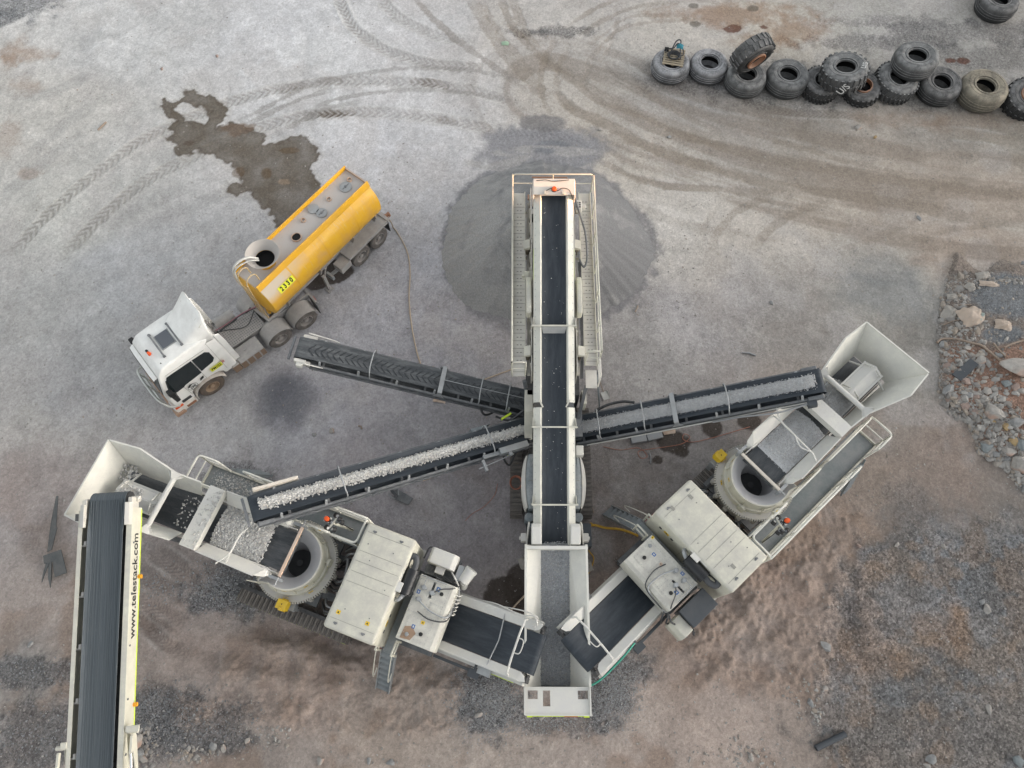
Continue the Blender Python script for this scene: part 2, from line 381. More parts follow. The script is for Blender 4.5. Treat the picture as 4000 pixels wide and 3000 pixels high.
# patchiness
col *= (1+(n_big-.5)*.30)[...,None]*(1+(n_mid-.5)*.34)[...,None]*(1+(n_fin-.5)*.25)[...,None]
py = np.clip((8-Y)/10, 0, 1)                               # towards the machines the yard is soft, brown and trodden
blend(lin(128,105,88), sstep(fbm(X, Y, .7, 55, 5), .52, .66)*.4*np.clip(py+.15, 0, 1))
blend(lin(176,172,170), sstep(fbm(X, Y, .6, 61, 5), .54, .68)*.35*np.clip(1.2-py, 0, 1))
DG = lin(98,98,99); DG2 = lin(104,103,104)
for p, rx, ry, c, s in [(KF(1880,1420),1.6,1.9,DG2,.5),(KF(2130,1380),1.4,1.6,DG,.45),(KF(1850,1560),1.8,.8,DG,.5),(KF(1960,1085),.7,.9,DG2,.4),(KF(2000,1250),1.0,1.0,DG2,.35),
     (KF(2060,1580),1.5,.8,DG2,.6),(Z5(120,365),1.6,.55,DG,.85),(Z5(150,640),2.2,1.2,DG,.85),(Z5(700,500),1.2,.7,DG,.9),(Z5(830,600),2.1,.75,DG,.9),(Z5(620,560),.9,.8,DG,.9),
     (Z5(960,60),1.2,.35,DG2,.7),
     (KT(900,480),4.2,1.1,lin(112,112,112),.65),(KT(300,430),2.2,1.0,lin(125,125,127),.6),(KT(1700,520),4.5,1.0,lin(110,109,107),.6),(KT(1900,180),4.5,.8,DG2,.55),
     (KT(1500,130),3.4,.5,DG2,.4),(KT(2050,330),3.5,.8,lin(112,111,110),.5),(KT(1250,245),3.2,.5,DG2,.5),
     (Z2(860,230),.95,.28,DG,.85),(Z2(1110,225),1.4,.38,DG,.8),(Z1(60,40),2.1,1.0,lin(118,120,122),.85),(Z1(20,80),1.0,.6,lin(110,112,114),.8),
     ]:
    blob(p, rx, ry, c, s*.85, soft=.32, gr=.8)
ZP = [U(*q) for q in [(3250,2130),(3270,2400),(3170,2490),(3210,2700),(3170,2900),(3230,3200),(4300,3200),(4300,1900),(3900,2030),(3620,1960),(3400,2060)]]
zd, _, _ = seg_dist(X, Y, ZP, True); zd = np.where(inside(X, Y, ZP), zd, -zd)+(n_mid-.5)*1.9+(n_fin-.5)*.7+(n_big-.5)*1.6
zs = np.clip((Y-U(3500,2300).y)/2.0, 0, 1)                 # the northern rim fades into the brown, the western one is sharp
zone = sstep(zd, -.1-.9*zs, .25+1.2*zs)
grit = np.maximum(grit, zone*.8); blend(lin(116,112,108), zone*.5)
for k_, (c_, f0, s_) in enumerate(((lin(128,117,107), .5, .5), (lin(104,105,106), .40, .8), (lin(126,129,132), .8, .45), (lin(96,93,90), 1.1, .45), (lin(136,116,98), .8, .35))):
    n_ = fbm(X, Y, f0, 200+11*k_, 6, .6); blend(c_, zone*s_*sstep(n_, .50 if k_ < 4 else .59, .57 if k_ < 4 else .66))
blob(Z3(1500,860), 2.0, 1.4, lin(140,141,140), .6, rag=.8, soft=.5); blob(Z3(1480,810), 1.1, .4, lin(122,123,123), .5, rag=1.0, soft=.4)
blob(K1(1040,1470), 1.2, 1.1, lin(104,105,111), .85, rag=.25, soft=.6); blob(K1(1000,1400), .5, .5, lin(98,99,106), .5, rag=.2, soft=.8)
RU = lin(142,113,88)
for p, rx, ry, s in [(KT(550,85),3.3,.75,.8),(KT(880,180),1.8,.8,.65),(KT(700,240),1.6,.5,.4),(Z1(115,235),1.1,.5,.6),(Z1(110,370),.8,.5,.4),(Z1(20,600),.7,1.0,.3),(Z1(130,750),.5,.25,.55),(Z1(60,220),.5,.9,.5),
      (KT(1450,690),2.0,.4,.3),(KT(1900,700),2.4,.5,.3),(Z3(1650,720),.8,.3,.3),(Z4(1560,700),.35,1.0,.5),(Z4(1400,780),.6,.5,.4),(Z4(1000,940),1.2,.5,.35),(Z4(850,110),1.1,.6,.35),(Z4(550,180),1.2,.8,.35)]:
    blob(p, rx, ry, RU, s*.75, soft=.55)
for p, r in [(KT(540,165),.35),(KT(710,160),.25),(KT(1870,350),.3),(KT(1790,345),.22)]: blob(p, r, r*.6, lin(95,62,50), .8)
for p in [KT(308,35),KT(318,140),KT(650,50)]: blob(p, .3, .22, lin(95,90,82), .7, rag=.3)
# road sweep on the right: long streaks that follow the tracks
RD = [Z2(1000,650),Z2(1300,760),Z2(1700,960),Z2(2200,1130),Z3(1200,300),Z3(1700,390),Z3(2212,430)]
D, S_, T_ = seg_dist(X, Y, RD)
blend(lin(156,147,136), (1-sstep(D, 1.0, 4.6))*.35)
st = fbm(S_*.12, T_*1.1, 1.0, 71, 5); f = (1-sstep(D, 2.5, 5.5))
blend(lin(118,106,94), f*sstep(st, .54, .70)*.42); blend(lin(184,178,170), f*sstep(st, .48, .32)*.5)
# wheel tracks
def track(pts, wd, dark, tread=0.0, c=(126,118,108), depth=.0, fade=.5):
    global H
    P = bez(pts, 5); h = wd/2; xs = [q.x for q in P]; ys = [q.y for q in P]; W_ = win(min(xs)-1, max(xs)+1, min(ys)-1, max(ys)+1)
    D, S, T = seg_dist(X[W_], Y[W_], P)
    m = 1-sstep(D+(n_mid[W_]-.5)*.22+(n_fin[W_]-.5)*.12, h*.72, h*1.15)
    ends = sstep(S, 0, 1.0)*(1-sstep(S, max(S.max()-1.0, .1), max(S.max(), .2)))
    var = .55+.9*(fbm(S*.25, T*.2, 1.0, 81, 3)-.25)
    k = m*np.clip(var, .15, 1.2)*(fade+(1-fade)*ends)
    if tread:
        ph = S/tread+np.abs(T)*1.2/tread
        bar = sstep(np.sin(ph*2*math.pi), -.35, .35)
        k = k*(.35+.75*bar*np.clip(.4+1.4*n_mid[W_]-.2, .3, 1.3))
        H[W_] -= depth*m*bar; rim = np.exp(-((D-h*1.1)/.07)**2)*ends; H[W_] += .02*rim; put(W_, lin(190,188,183), rim*.25)
    else: H[W_] -= depth*m
    put(W_, lin(*c), k*dark)
G = (134,130,124)
for pts in ([Z1(*q) for q in [(60,1090),(120,1020),(250,890),(420,745),(560,640),(700,560),(840,500),(1000,440),(1200,388),(1400,358),(1600,348),(1800,360),(2000,385),(2212,440)]],
            [Z1(*q) for q in [(290,1090),(450,930),(560,830),(700,740),(850,672),(1000,600),(1150,545),(1300,502),(1500,487),(1700,490),(1900,515),(2150,565)]]):
    track(pts, .62, .54, .34, G, .015)
for a, b in [((1220,388),(1310,372)),((1390,352),(1460,350)),((1330,498),(1520,490)),((1400,500),(1490,502)),((1780,352),(1920,368)),((1900,515),(1960,525))]:
    track([Z1(*a), Z1((a[0]+b[0])/2, (a[1]+b[1])/2-2), Z1(*b)], .5, .8, .3, (98,88,78))
track([Z1(*q) for q in [(1455,-40),(1500,80),(1560,150),(1650,210),(1760,250),(1900,282),(2080,284)]], .6, .54, .3, G, .015)
track([Z1(*q) for q in [(1630,-30),(1700,60),(1800,120),(1900,158),(2030,172)]], .6, .42, .3, G, .01)
track([Z1(*q) for q in [(1780,-20),(1850,60),(1950,150),(2050,230),(2160,305),(2260,380)]], .38, .6, 0, (140,134,128))
for q in ([(1040,520),(1200,435),(1400,352),(1600,312),(1800,292),(2000,300),(2200,335)],[(1330,480),(1450,430),(1600,402),(1800,388),(2000,400),(2200,430)],[(1060,540),(1200,470),(1350,410),(1450,385)],
          [(1200,570),(1300,520),(1400,470),(1550,440)]):
    track([Z1(*p) for p in q], .28, .5, 0, (138,135,131))
for q in ([(0,390),(200,410),(420,300)],[(100,700),(300,520),(430,440)],[(0,860),(200,690),(330,590)],[(330,190),(440,155),(520,150)],[(480,960),(700,850),(900,790)],[(600,1000),(750,920),(1000,830)]):
    track([Z1(*p) for p in q], .7, .3, 0, (150,149,148))
BR = (132,122,110)
for q, wd, s in [([(440,-20),(560,200),(700,400),(850,560),(960,680)],.75,.6),([(500,-20),(620,190),(760,380),(900,540)],.35,.55),([(650,-20),(740,180),(900,370),(1050,490),(1200,600),(1360,720),(1700,850),(2000,980),(2260,1050)],.5,.7),
    ([(740,-20),(820,200),(960,390),(1180,560),(1500,740),(1800,860),(2230,1000)],.6,.55),([(1040,290),(975,420),(945,540),(960,700),(1010,820)],.4,.7),([(1150,340),(1085,440),(1060,560),(1080,690)],.35,.5),
    ([(1140,190),(1250,110),(1350,55),(1520,-20)],.32,.6),([(1230,250),(1450,115),(1700,35),(2000,10),(2212,20)],.35,.5),([(1280,330),(1400,250),(1560,130),(1800,110),(2100,130)],.3,.45),([(1300,430),(1480,230),(1720,160),(2150,150)],.35,.5),
    ([(1420,300),(1500,170),(1480,50)],.3,.35),([(1060,680),(1200,800),(1420,890),(1700,1050),(2000,1165),(2230,1210)],.75,.75),([(1080,690),(1170,790)],.5,.8),([(1330,1140),(1600,1265),(1900,1345),(2230,1362)],.4,.6),
    ([(1300,1010),(1500,1130),(1580,1160)],.4,.5),([(1500,570),(1750,700),(2000,840),(2230,955)],.5,.5),([(1290,450),(1270,600)],.35,.4),([(1380,440),(1500,220)],.3,.35),([(960,330),(850,270),(680,160)],.4,.4)]:
    track([Z2(*p) for p in q], wd*.85, s*.62, 0, BR, .012)
for q, wd, s in [([(300,15),(600,105),(850,175),(1100,215),(1500,285),(1900,330),(2250,355)],.7,.65),([(0,35),(300,145),(600,235),(900,315),(1200,355),(1500,402),(1900,480),(2250,515)],.75,.7),([(200,60),(500,200),(800,300)],.4,.5),
    ([(700,15),(1000,105),(1300,190),(1600,255),(2000,295),(2250,315)],.4,.55),([(0,232),(200,300),(500,330),(820,348)],.45,.6),([(530,650),(560,560),(640,470),(760,400),(900,340)],.45,.5),([(745,650),(850,540),(1000,450),(1160,400)],.5,.55),
    ([(480,600),(490,520),(560,430)],.3,.35),([(1200,660),(1400,600),(1600,500)],.4,.3),([(1050,420),(1100,500),(1260,520)],.4,.4),([(1500,640),(1800,560),(2100,520)],.35,.3),([(1700,560),(2212,500)],.4,.3),([(1900,640),(2212,600)],.35,.3)]:
    track([Z3(*p) for p in q], wd*.85, s*.66, 0, BR, .012)
track([KT(*q) for q in [(700,620),(900,650),(1150,660),(1320,690)]], .55, .5, .22, (120,112,104)); track([KT(*q) for q in [(1200,645),(1310,690)]], .6, .5, .16, (150,138,124))
track([Z3(*q) for q in [(1750,25),(1950,40),(2160,85)]], .7, .5, .2, (150,140,128)); track([Z2(*q) for q in [(720,960),(900,990),(1200,1010)]], .55, .7, .26, (112,104,96), .02)
track([Z2(*q) for q in [(840,940),(960,945),(1090,960)]], .4, .7, .26, (110,104,98), .02); track([Z2(*q) for q in [(1090,970),(1220,1050),(1330,1130)]], .45, .6, .2, (120,116,112))
for q in ([(630,430),(680,400),(720,420)],[(620,140),(690,215),(790,280)],[(600,120),(640,150),(720,165)]):
    track([Z5(p[0], p[1]-0) for p in q], .5, .45, .16, (100,90,84), .015)
for q in ([K2(700,700),K2(830,800),K2(950,900)],[K2(640,960),K2(740,1040),K2(860,1130)],[K2(620,830),K2(740,900),K2(850,980)],[K2(0,640),K2(40,700),K2(60,760)],[K2(640,1100),K2(760,1180),K2(820,1240)]):
    track(q, .75, .4, .19, (98,90,86), .02)
# fines around the cone
PX, PY = 1.44, 17.1; blob(Vector((PX, PY, 0)), 4.62, 4.26, lin(126,125,127), .8, rag=.16, soft=.05)
FI = lin(128,128,132)
blob(Z2(935,1090), 2.9, 1.55, lin(136,136,139), .9, rag=.3, soft=.2); blob(Z2(960,890), 1.25, .5, lin(122,120,120), .8, rag=.5); blob(Z2(990,1060), 1.0, .35, lin(112,115,120), .6)
blend(lin(166,163,160), sstep(fbm(X, Y*2.2, .8, 91), .5, .62)*.6*(np.hypot((X-Z2(950,1180).x)/3.5, (Y-Z2(950,1150).y)/.8) < 1))
# wet ground where the water cart drained
WET = [Z1(*q) for q in [(695,450),(700,436),(715,430),(750,440),(790,420),(800,396),(830,382),(840,396),(890,422),(905,405),(935,412),(950,432),(980,470),(970,510),(940,555),(1000,525),(1080,550),(1140,572),(1150,625),(1200,622),(1250,592),(1320,590),(1360,630),(1380,680),(1345,740),(1360,770),(1390,785),(1330,960),(1190,985),(1180,930),(1120,882),(1080,852),(1060,827),(1010,842),(975,825),(990,790),(1050,790),(1020,740),(1000,706),(930,690),(880,662),(830,660),(800,680),(745,655),(760,625),(730,600),(700,590),(750,578),(725,555),(755,525),(720,510),(700,480),(680,468)]]
HOLE = [Z1(*q) for q in [(748,470),(790,448),(860,460),(905,490),(902,522),(860,532),(800,520),(770,492)]]
S0 = win(-21.5, -3.5, 8, 26); X_, Y_ = X[S0], Y[S0]
jx = X_+(n_mid[S0]-.5)*.4+(n_fin[S0]-.5)*.22; jy = Y_+(vnoise(X_, Y_, 3.1, 77)-.5)*.3+(vnoise(X_, Y_, 7.1, 78)-.5)*.15
ring, _, _ = seg_dist(jx, jy, WET, True); ring2, _, _ = seg_dist(jx, jy, HOLE, True)
sd = np.where(inside(jx, jy, WET), ring, -ring); sh = np.where(inside(jx, jy, HOLE), ring2, -ring2); sd = np.minimum(sd, -sh)
wet = sstep(sd, -.03, .06)
WC = np.array(lin(103,96,87)); put(S0, WC, wet*.9*(.78+.45*fbm(X_, Y_, 1.6, 101)))
put(S0, lin(78,68,58), np.exp(-((sd-.06)/.07)**2)*.45); put(S0, lin(180,176,166), np.exp(-((sd+.10)/.10)**2)*.22)
blob(Z1(1010,555), .9, .35, lin(108,90,76), .6); blob(Z1(1150,750), .25, .3, lin(92,74,52), .6, rag=.5); blob(Z1(1250,650), .35, .15, lin(92,74,52), .5); blob(Z1(1030,750), .3, .3, lin(98,78,58), .5)
blob(Z1(820,615), .22, .12, lin(92,80,70), .6); blob(Z1(1225,785), .25, .14, lin(140,124,108), .7)
WD = lin(76,69,64)
for p, rx, ry in [(K1(1290,740),.85,.62),(K1(1200,800),.55,.35),(K7(860,690),.42,.42),(K7(640,780),.62,.48),(K7(680,830),.3,.25),(K7(1070,655),.42,.38),(K7(545,882),.2,.17),(K3(1540,800),.75,.75),(K3(1620,740),.5,.9)]:
    blob(p, rx, ry, WD, .92, rag=.35, soft=.08)
# soft brown spill ridges and footprints of the machines
soft = np.zeros(X.shape)
for p, rx, ry, s in [(Z4(350,620),4.2,3.2,1.),(Z5(1250,330),4.2,1.0,1.),(Z5(1300,480),4.5,1.2,.9),(Z5(1850,480),2.4,1.3,.9),(Z4(620,100),2,1.6,.7),(Z5(1700,230),1.0,.6,.4)]:
    d = np.hypot((X-p.x)/rx, (Y-p.y)/ry)+(n_big-.5)*.8; soft = np.maximum(soft, s*(1-sstep(d, .6, 1.15)))
lump = fbm(X, Y, 1.5, 111, 5, .55); fine = fbm(X, Y, 5.5, 121, 3)
H += soft*((lump-.5)*.48+np.abs(lump-.5)*.25+(np.abs(fine-.5))*.16)+(1-soft)*((n_big-.5)*.10+(n_mid-.5)*.045+(n_fin-.5)*.016)
blend(lin(158,142,131), soft*.6*sstep(lump, .40, .62)); blend(lin(126,109,100), soft*.25*sstep(lump, .5, .36))
DR = [Z5(*q) for q in [(780,230),(950,280),(1150,320),(1350,350)]]; D, _, _ = seg_dist(X, Y, DR); H += -.1*np.exp(-(D/.25)**2)+.07*np.exp(-((D-.55)/.25)**2)
DR = [Z5(*q) for q in [(1150,180),(1350,200),(1480,260)]]; D, _, _ = seg_dist(X, Y, DR); H -= .18*np.exp(-(D/.4)**2); blend(lin(108,92,84), .4*np.exp(-(D/.45)**2))
# crushed stone spilled under the conveyor ends
for p, rx, ry, s in [(KF(1065,1500),1.35,1.3,.9),(KF(1330,1480),1.1,1.25,.8),(KF(1180,1560),1.6,.5,.6),(K2(1100,980),1.5,.7,.7),(K2(1180,840),1.0,.8,.7),(K2(1160,320),1.1,.5,.7),(Z5(640,690),.9,.7,.5)]:
    blob(p, rx, ry, lin(112,112,113), s, rag=.9, soft=.3, gr=.9)
H *= (np.hypot(X/40, (Y-14)/30) < 1)
for p, r, h in [(KF(1065,1490),1.3,.16),(KF(1330,1480),1.1,.12),(K1(1040,1470),1.2,.1)]: H += h*np.exp(-((X-p.x)**2+(Y-p.y)**2)/(r*.7)**2)
ny, nx = X.shape
me = bpy.data.meshes.new("ground"); me.vertices.add(nx*ny)
me.vertices.foreach_set("co", np.stack([X, Y, H], -1).astype(np.float32).ravel())
I = np.arange(nx*ny).reshape(ny, nx); Q = np.stack([I[:-1,:-1], I[:-1,1:], I[1:,1:], I[1:,:-1]], -1).reshape(-1, 4)
me.loops.add(Q.size); me.polygons.add(len(Q)); me.loops.foreach_set("vertex_index", Q.astype(np.int32).ravel())
me.polygons.foreach_set("loop_start", (np.arange(len(Q))*4).astype(np.int32)); me.polygons.foreach_set("use_smooth", np.ones(len(Q), bool))
me.update(calc_edges=True); me.validate()
at = me.color_attributes.new("dirt", 'FLOAT_COLOR', 'POINT')
at.data.foreach_set("color", np.concatenate([np.clip(col, .01, .8), grit[...,None]], -1).astype(np.float32).ravel())
m, t, p = _nodes("quarry_floor"); va = N(t, "ShaderNodeVertexColor", layer_name="dirt"); tc = N(t, "ShaderNodeTexCoord")
n1 = N(t, "ShaderNodeTexNoise", Scale=9.0, Detail=8.0, Roughness=.75); n2 = N(t, "ShaderNodeTexNoise", Scale=28.0, Detail=5.0, Roughness=.7)
vo = N(t, "ShaderNodeTexVoronoi", Scale=7.0); vo2 = N(t, "ShaderNodeTexVoronoi", Scale=19.0)
for n in (n1, n2, vo, vo2): t.links.new(tc.outputs["Object"], n.inputs["Vector"])
n3 = N(t, "ShaderNodeTexNoise", Scale=55.0, Detail=3.0, Roughness=.8); t.links.new(tc.outputs["Object"], n3.inputs["Vector"])
n4 = N(t, "ShaderNodeTexNoise", Scale=2.6, Detail=9.0, Roughness=.72, Distortion=.4); t.links.new(tc.outputs["Object"], n4.inputs["Vector"])
vo3 = N(t, "ShaderNodeTexVoronoi", Scale=13.0); t.links.new(tc.outputs["Object"], vo3.inputs["Vector"])
G_ = va.outputs[1]
K_ = ramp(t, G_, .2, .8, .34, .95)
c = mixc(t, K_, va.outputs[0], mixc(t, ramp(t, n1.outputs[0], .36, .64), (.80,.795,.79), (1.15,1.15,1.15)), 'MULTIPLY')
c = mixc(t, K_, c, mixc(t, ramp(t, n4.outputs[0], .40, .62), (.86,.855,.85), (1.10,1.10,1.10)), 'MULTIPLY')
c = mixc(t, K_, c, mixc(t, ramp(t, n2.outputs[0], .40, .62), (.80,.80,.80), (1.16,1.16,1.16)), 'MULTIPLY')
c = mixc(t, K_, c, mixc(t, ramp(t, n3.outputs[0], .36, .66), (.72,.72,.72), (1.25,1.25,1.25)), 'MULTIPLY')
# every grain its own tone where the surface is gravel
gc = mixc(t, ramp(t, vo3.outputs["Color"], .1, .9), (.42,.42,.43), (1.7,1.7,1.72)); c = mixc(t, math_(t, 'MULTIPLY', G_, .75), c, mixc(t, 1.0, c, gc, 'MULTIPLY'))
gc = mixc(t, ramp(t, vo2.outputs["Color"], .15, .85), (.55,.55,.55), (1.5,1.5,1.5)); c = mixc(t, math_(t, 'MULTIPLY', G_, .7), c, mixc(t, 1.0, c, gc, 'MULTIPLY'))
c = mixc(t, ramp(t, vo.outputs["Distance"], .10, .05, 0, .5), c, mixc(t, ramp(t, vo.outputs["Color"], .2, .8), (.12,.118,.112), (.46,.44,.42)))
t.links.new(c, p.inputs["Base Color"]); p.inputs["Roughness"].default_value = .95; p.inputs["Specular IOR Level"].default_value = .15
hh = math_(t, 'ADD', math_(t, 'MULTIPLY', n1.outputs[0], .6), math_(t, 'MULTIPLY', n2.outputs[0], .4))
b = N(t, "ShaderNodeBump", Strength=.75, Distance=.07); t.links.new(hh, b.inputs["Height"]); t.links.new(b.outputs[0], p.inputs["Normal"])
me.materials.append(m); ground = bpy.data.objects.new("ground", me); C.objects.link(ground); tag(ground, None, None, kind="structure")
def gz(x, y):
    i = min(max(np.searchsorted(gy, y), 0), ny-1); j = min(max(np.searchsorted(gx, x), 0), nx-1); return float(H[i, j])
# unseen bench added to the east so low sun reaches only the tallest gear
rows = []
ys_ = [-120+6*i for i in range(48)]
for dx, f in ((0, 0), (1.2, .35), (2.0, .7), (3.2, 1.0), (14, 1.03), (60, 1.1)):
    row = []
    for i, y in enumerate(ys_):
        top = BENCH_N+(BENCH_S-BENCH_N)*max(0, min(1, (9.5-y)/4.0)); row.append((62+dx+.5*math.sin(y*.4+f*3)*(f < 1), y, top*f+(.08*math.sin(y*1.3) if 0 < f < 1 else 0)-.3*(f == 0)))
    rows.append(row)
mb = MB(); mb.grid(rows); o = mb.build('quarry_bench', M_RUBFACE, None, smooth=40); tag(o, None, None, kind='structure')
# ------------------------------------------------------------------ MOBILE CONE CRUSHERS (local: x towards the discharge end, y walkway side)
def sticker(parent, m, w=.12, h=.12, mat=None):
    """a small warning plate with its black pictogram"""
    mb = MB(); mb.box(-w/2, w/2, -h/2, h/2, 0, .003); o = mb.build('warning_label', mat or M_YEL, parent, m)
    q = MB(); q.prism([(-.26*w,-.2*h),(.26*w,-.2*h),(0,.3*h)], 'z', .003, .005); q.build('pictogram', M_BLACK, o)
    return o
def T(x, y, z): return Matrix.Translation((x, y, z))
def RZ(a): return Matrix.Rotation(R(a), 4, 'Z')
def RX(a): return Matrix.Rotation(R(a), 4, 'X')
def RY(a): return Matrix.Rotation(R(a), 4, 'Y')
def crawler(parent, x0, x1, y0, y1, h=.85, mat=None):
    """a crawler: pad chain round two wheels"""
    r = h/2; L = x1-x0-h; per = 2*L+2*math.pi*r; n = int(per/.17); fr = MB()
    fr.box(x0+r, x1-r, y0+.1, y1-.1, .25, h-.22)
    for x in (x0+r, x1-r): fr.cyl((x, y0+.08, r), (x, y1-.08, r), r-.08, 20)
    f = fr.build('crawler_frame', M_STEEL, parent, bevel=.015)
    mb = MB()
    for i in range(n):
        s = per*i/n
        if s < L: x, z, a = x0+r+s, h, 0
        elif s < L+math.pi*r: t = (s-L)/r; x, z, a = x1-r+r*math.sin(t), r+r*math.cos(t), t
        elif s < 2*L+math.pi*r: x, z, a = x1-r-(s-L-math.pi*r), 0, math.pi
        else: t = (s-2*L-math.pi*r)/r; x, z, a = x0+r-r*math.sin(t), r-r*math.cos(t), math.pi+t
        m = Matrix.Translation((x, 0, z))@Matrix.Rotation(a, 4, 'Y')
        for xa, xb, za, zb in ((-.075, .075, -.05, -.02), (-.03, .02, -.02, .02)):
            vs = [m@Vector(q) for q in ((xa,y0,za),(xb,y0,za),(xb,y1,za),(xa,y1,za),(xa,y0,zb),(xb,y0,zb),(xb,y1,zb),(xa,y1,zb))]
            mb.add(vs, [(0,3,2,1),(4,5,6,7),(0,1,5,4),(1,2,6,5),(2,3,7,6),(3,0,4,7)])
    mb.build('track_chain', mat or M_TRACK, f)
def crusher(M, label, north):
    t = thing('cone_crusher', label, 'crusher', M, 'mobile cone crushers')
    du = -.42 if north else 0.0; dv = .14 if north else -.16       # the feed end is run out a little further on one machine
    # carrier
    mb = MB(); mb.box(-3.6, 5.2, -.75, -.5, .75, 1.25); mb.box(-3.6, 5.2, .5, .75, .75, 1.25)
    for x in (-3.4, -1.6, .6, 2.4, 4.4): mb.box(x, x+.25, -.5, .5, .8, 1.15)
    mb.box(1.9, 5.1, -1.2, 1.2, 1.25, 1.45); mb.box(-1.5, .9, -1.1, 1.1, 1.2, 1.3)
    for s in (-1, 1):
        mb.beam((-3.2, s*.62, 1.2), (-3.4+du, s*.75, 3.2), .14, .2); mb.beam((-1.9, s*.62, 1.2), (-1.6, s*.75, 3.0), .14, .2)
        mb.box(4.6, 4.8, s*.95-.12, s*.95+.12, 0.08, 1.3); mb.box(4.5, 4.9, s*.95-.2, s*.95+.2, .0, .08)
    mb.build('chassis', M_STEEL, t, bevel=.01)
    ty = 1.36 if north else .97
    for s in (-1, 1): crawler(t, -2.0 if north else -.9, 2.2, min(s*ty, s*(ty+.48)), max(s*ty, s*(ty+.48)), .88)
    mb = MB(); mb.prism([(-2.0,.94),(2.2,.94),(2.2,1.0),(-2.0,1.0)], 'y', -ty-.05, -ty+.07); mb.box(-1.0, 3.6, -ty+.01, -ty+.09, 1.0, 1.4); mb.build('side_guard', M_STEELD, t)
    if north: mb = MB(); mb.box(-1.9, 2.1, -ty-.5, -ty-.49, .35, .40); mb.build('reflective_strip', M_LIME, t)
    # ---- the crusher itself: toothed setting ring and open feed bowl
    mb = MB(); mb.lathe([(.55,1.35),(1.05,1.35),(1.12,1.7),(1.0,2.0),(1.12,2.3),(1.12,2.44)], n=48); mb.build('crusher_frame', M_CREAMD, t, smooth=40)
    mb = MB(); n = 104; ro = 1.34; vs = []; fs = []
    for k in range(n):
        a0, a1 = 2*math.pi*k/n, 2*math.pi*(k+.5)/n
        for a, rr in ((a0, ro), (a1, ro), (a1, ro-.06), (2*math.pi*(k+1)/n, ro-.06)):
            c_, s_ = math.cos(a), math.sin(a)
            vs += [(.95*c_, .95*s_, 2.52), (rr*c_, rr*s_, 2.52), (rr*c_, rr*s_, 2.42)]
    q = len(vs)//3
    for k in range(q):
        j = (k+1)%q; fs += [(3*k, 3*k+1, 3*j+1, 3*j), (3*k+1, 3*k+2, 3*j+2, 3*j+1)]
    mb.add(vs, fs); mb.build('toothed_ring', M_CREAMD, t)
    mb = MB(); mb.lathe([(1.09,2.52),(1.09,2.78),(1.04,2.80),(1.04,2.88),(.99,2.9)], n=56)
    for k in range(14):
        a = 2*math.pi*k/14; m = Matrix.Rotation(a, 3, 'Z')
        mb.plate([m@Vector(p) for p in ((1.06,0,2.53),(1.14,0,2.53),(1.06,0,2.76))], .02)
    mb.build('bowl_ring', M_CREAM, t, smooth=40)
    # feed bowl: round at the back, running out to two straight lips towards the feeder
    out = []
    for k in range(33):
        a = R(-108+216*k/32); out.append((.04+1.0*math.cos(a), 1.0*math.sin(a)))
    out = [(-.62,-1.02)]+out+[(-.62,1.02)]
    # close the open side with a straight low edge so that the ring stays one loop
    nb = 44; ringpts = out+[(-.62,.62),(-.62,.2),(-.62,-.2),(-.62,-.62)]
    def loop(f, z, r=None):
        o = []
        for x, y in ringpts:
            if r is None: o.append((x*f, y*f, z))
            else:
                a = math.atan2(y, x); o.append((r*math.cos(a), r*math.sin(a), z))
        return o
    top = [(x, y, 3.36-.10*max(0, min(1, (-x-.1)/.4))) for x, y in ringpts]; inn = [(x*.955, y*.955, z) for x, y, z in top]
    low = loop(1, 2.86); mid = loop(1, 2.93, .58); bot = loop(1, 1.92, .45)
    rows = [[*l, l[0]] for l in (low, top, inn, mid, bot)]
    mb = MB(); mb.grid(rows[:3]); o = mb.build('feed_bowl', M_CREAM, t, smooth=35)
    for a in (-95, -60, -25, 15, 50, 95):
        m = Matrix.Rotation(R(a), 3, 'Z'); mb = MB(); mb.plate([m@Vector(p)+Vector((.04,0,0)) for p in ((1.01,0,2.86),(1.09,0,2.86),(1.01,0,3.3))], .02); mb.build('bowl_gusset', M_CREAM, o)
    for y in (-1.02, 1.02): mb = MB(); mb.plate([(-.62,y,2.9),(-.62,y,3.34),(-.9,y*1.06,3.42),(-.86,y*1.05,3.0)], .025); mb.build('bowl_wing', M_CREAM, o)
    mb = MB(); mb.grid(rows[2:]); mb.build('bowl_lining', M_LINING, o, smooth=26)
    mb = MB(); mb.lathe([(.001,2.10),(.11,2.10),(.13,2.06),(.15,2.04),(.30,1.99),(.37,1.95),(.46,1.92),(.46,1.88)], n=40); mb.build('crushing_head', M_HEADC, t, smooth=30)
    for a, z in ((-78, 2.95), (-38, 2.98)):
        c_, s_ = math.cos(R(a)), math.sin(R(a)); sticker(t, axes((1.16*c_, 1.16*s_, 2.66), (-s_, c_, 0), (0,0,1)), .16, .14)
        sticker(t, axes((.04+1.004*c_, 1.004*s_, 3.1), (-s_, c_, 0), (0,0,1)), .13, .1)
    mb = MB(); mb.box(1.06, 1.14, .18, .42, 2.52, 2.9); mb.cyl((1.1,.3,2.9),(1.1,.3,2.96), .06, 12); mb.build('ring_bracket', M_CREAM, t, bevel=.01)
    mb = MB(); mb.tube(bez([(-.3,1.22,2.45),(.2,1.3,2.4),(.7,1.12,2.42),(1.0,.86,2.44)], 6), .025, 6); mb.build('drive_chain', M_STEELD, t)
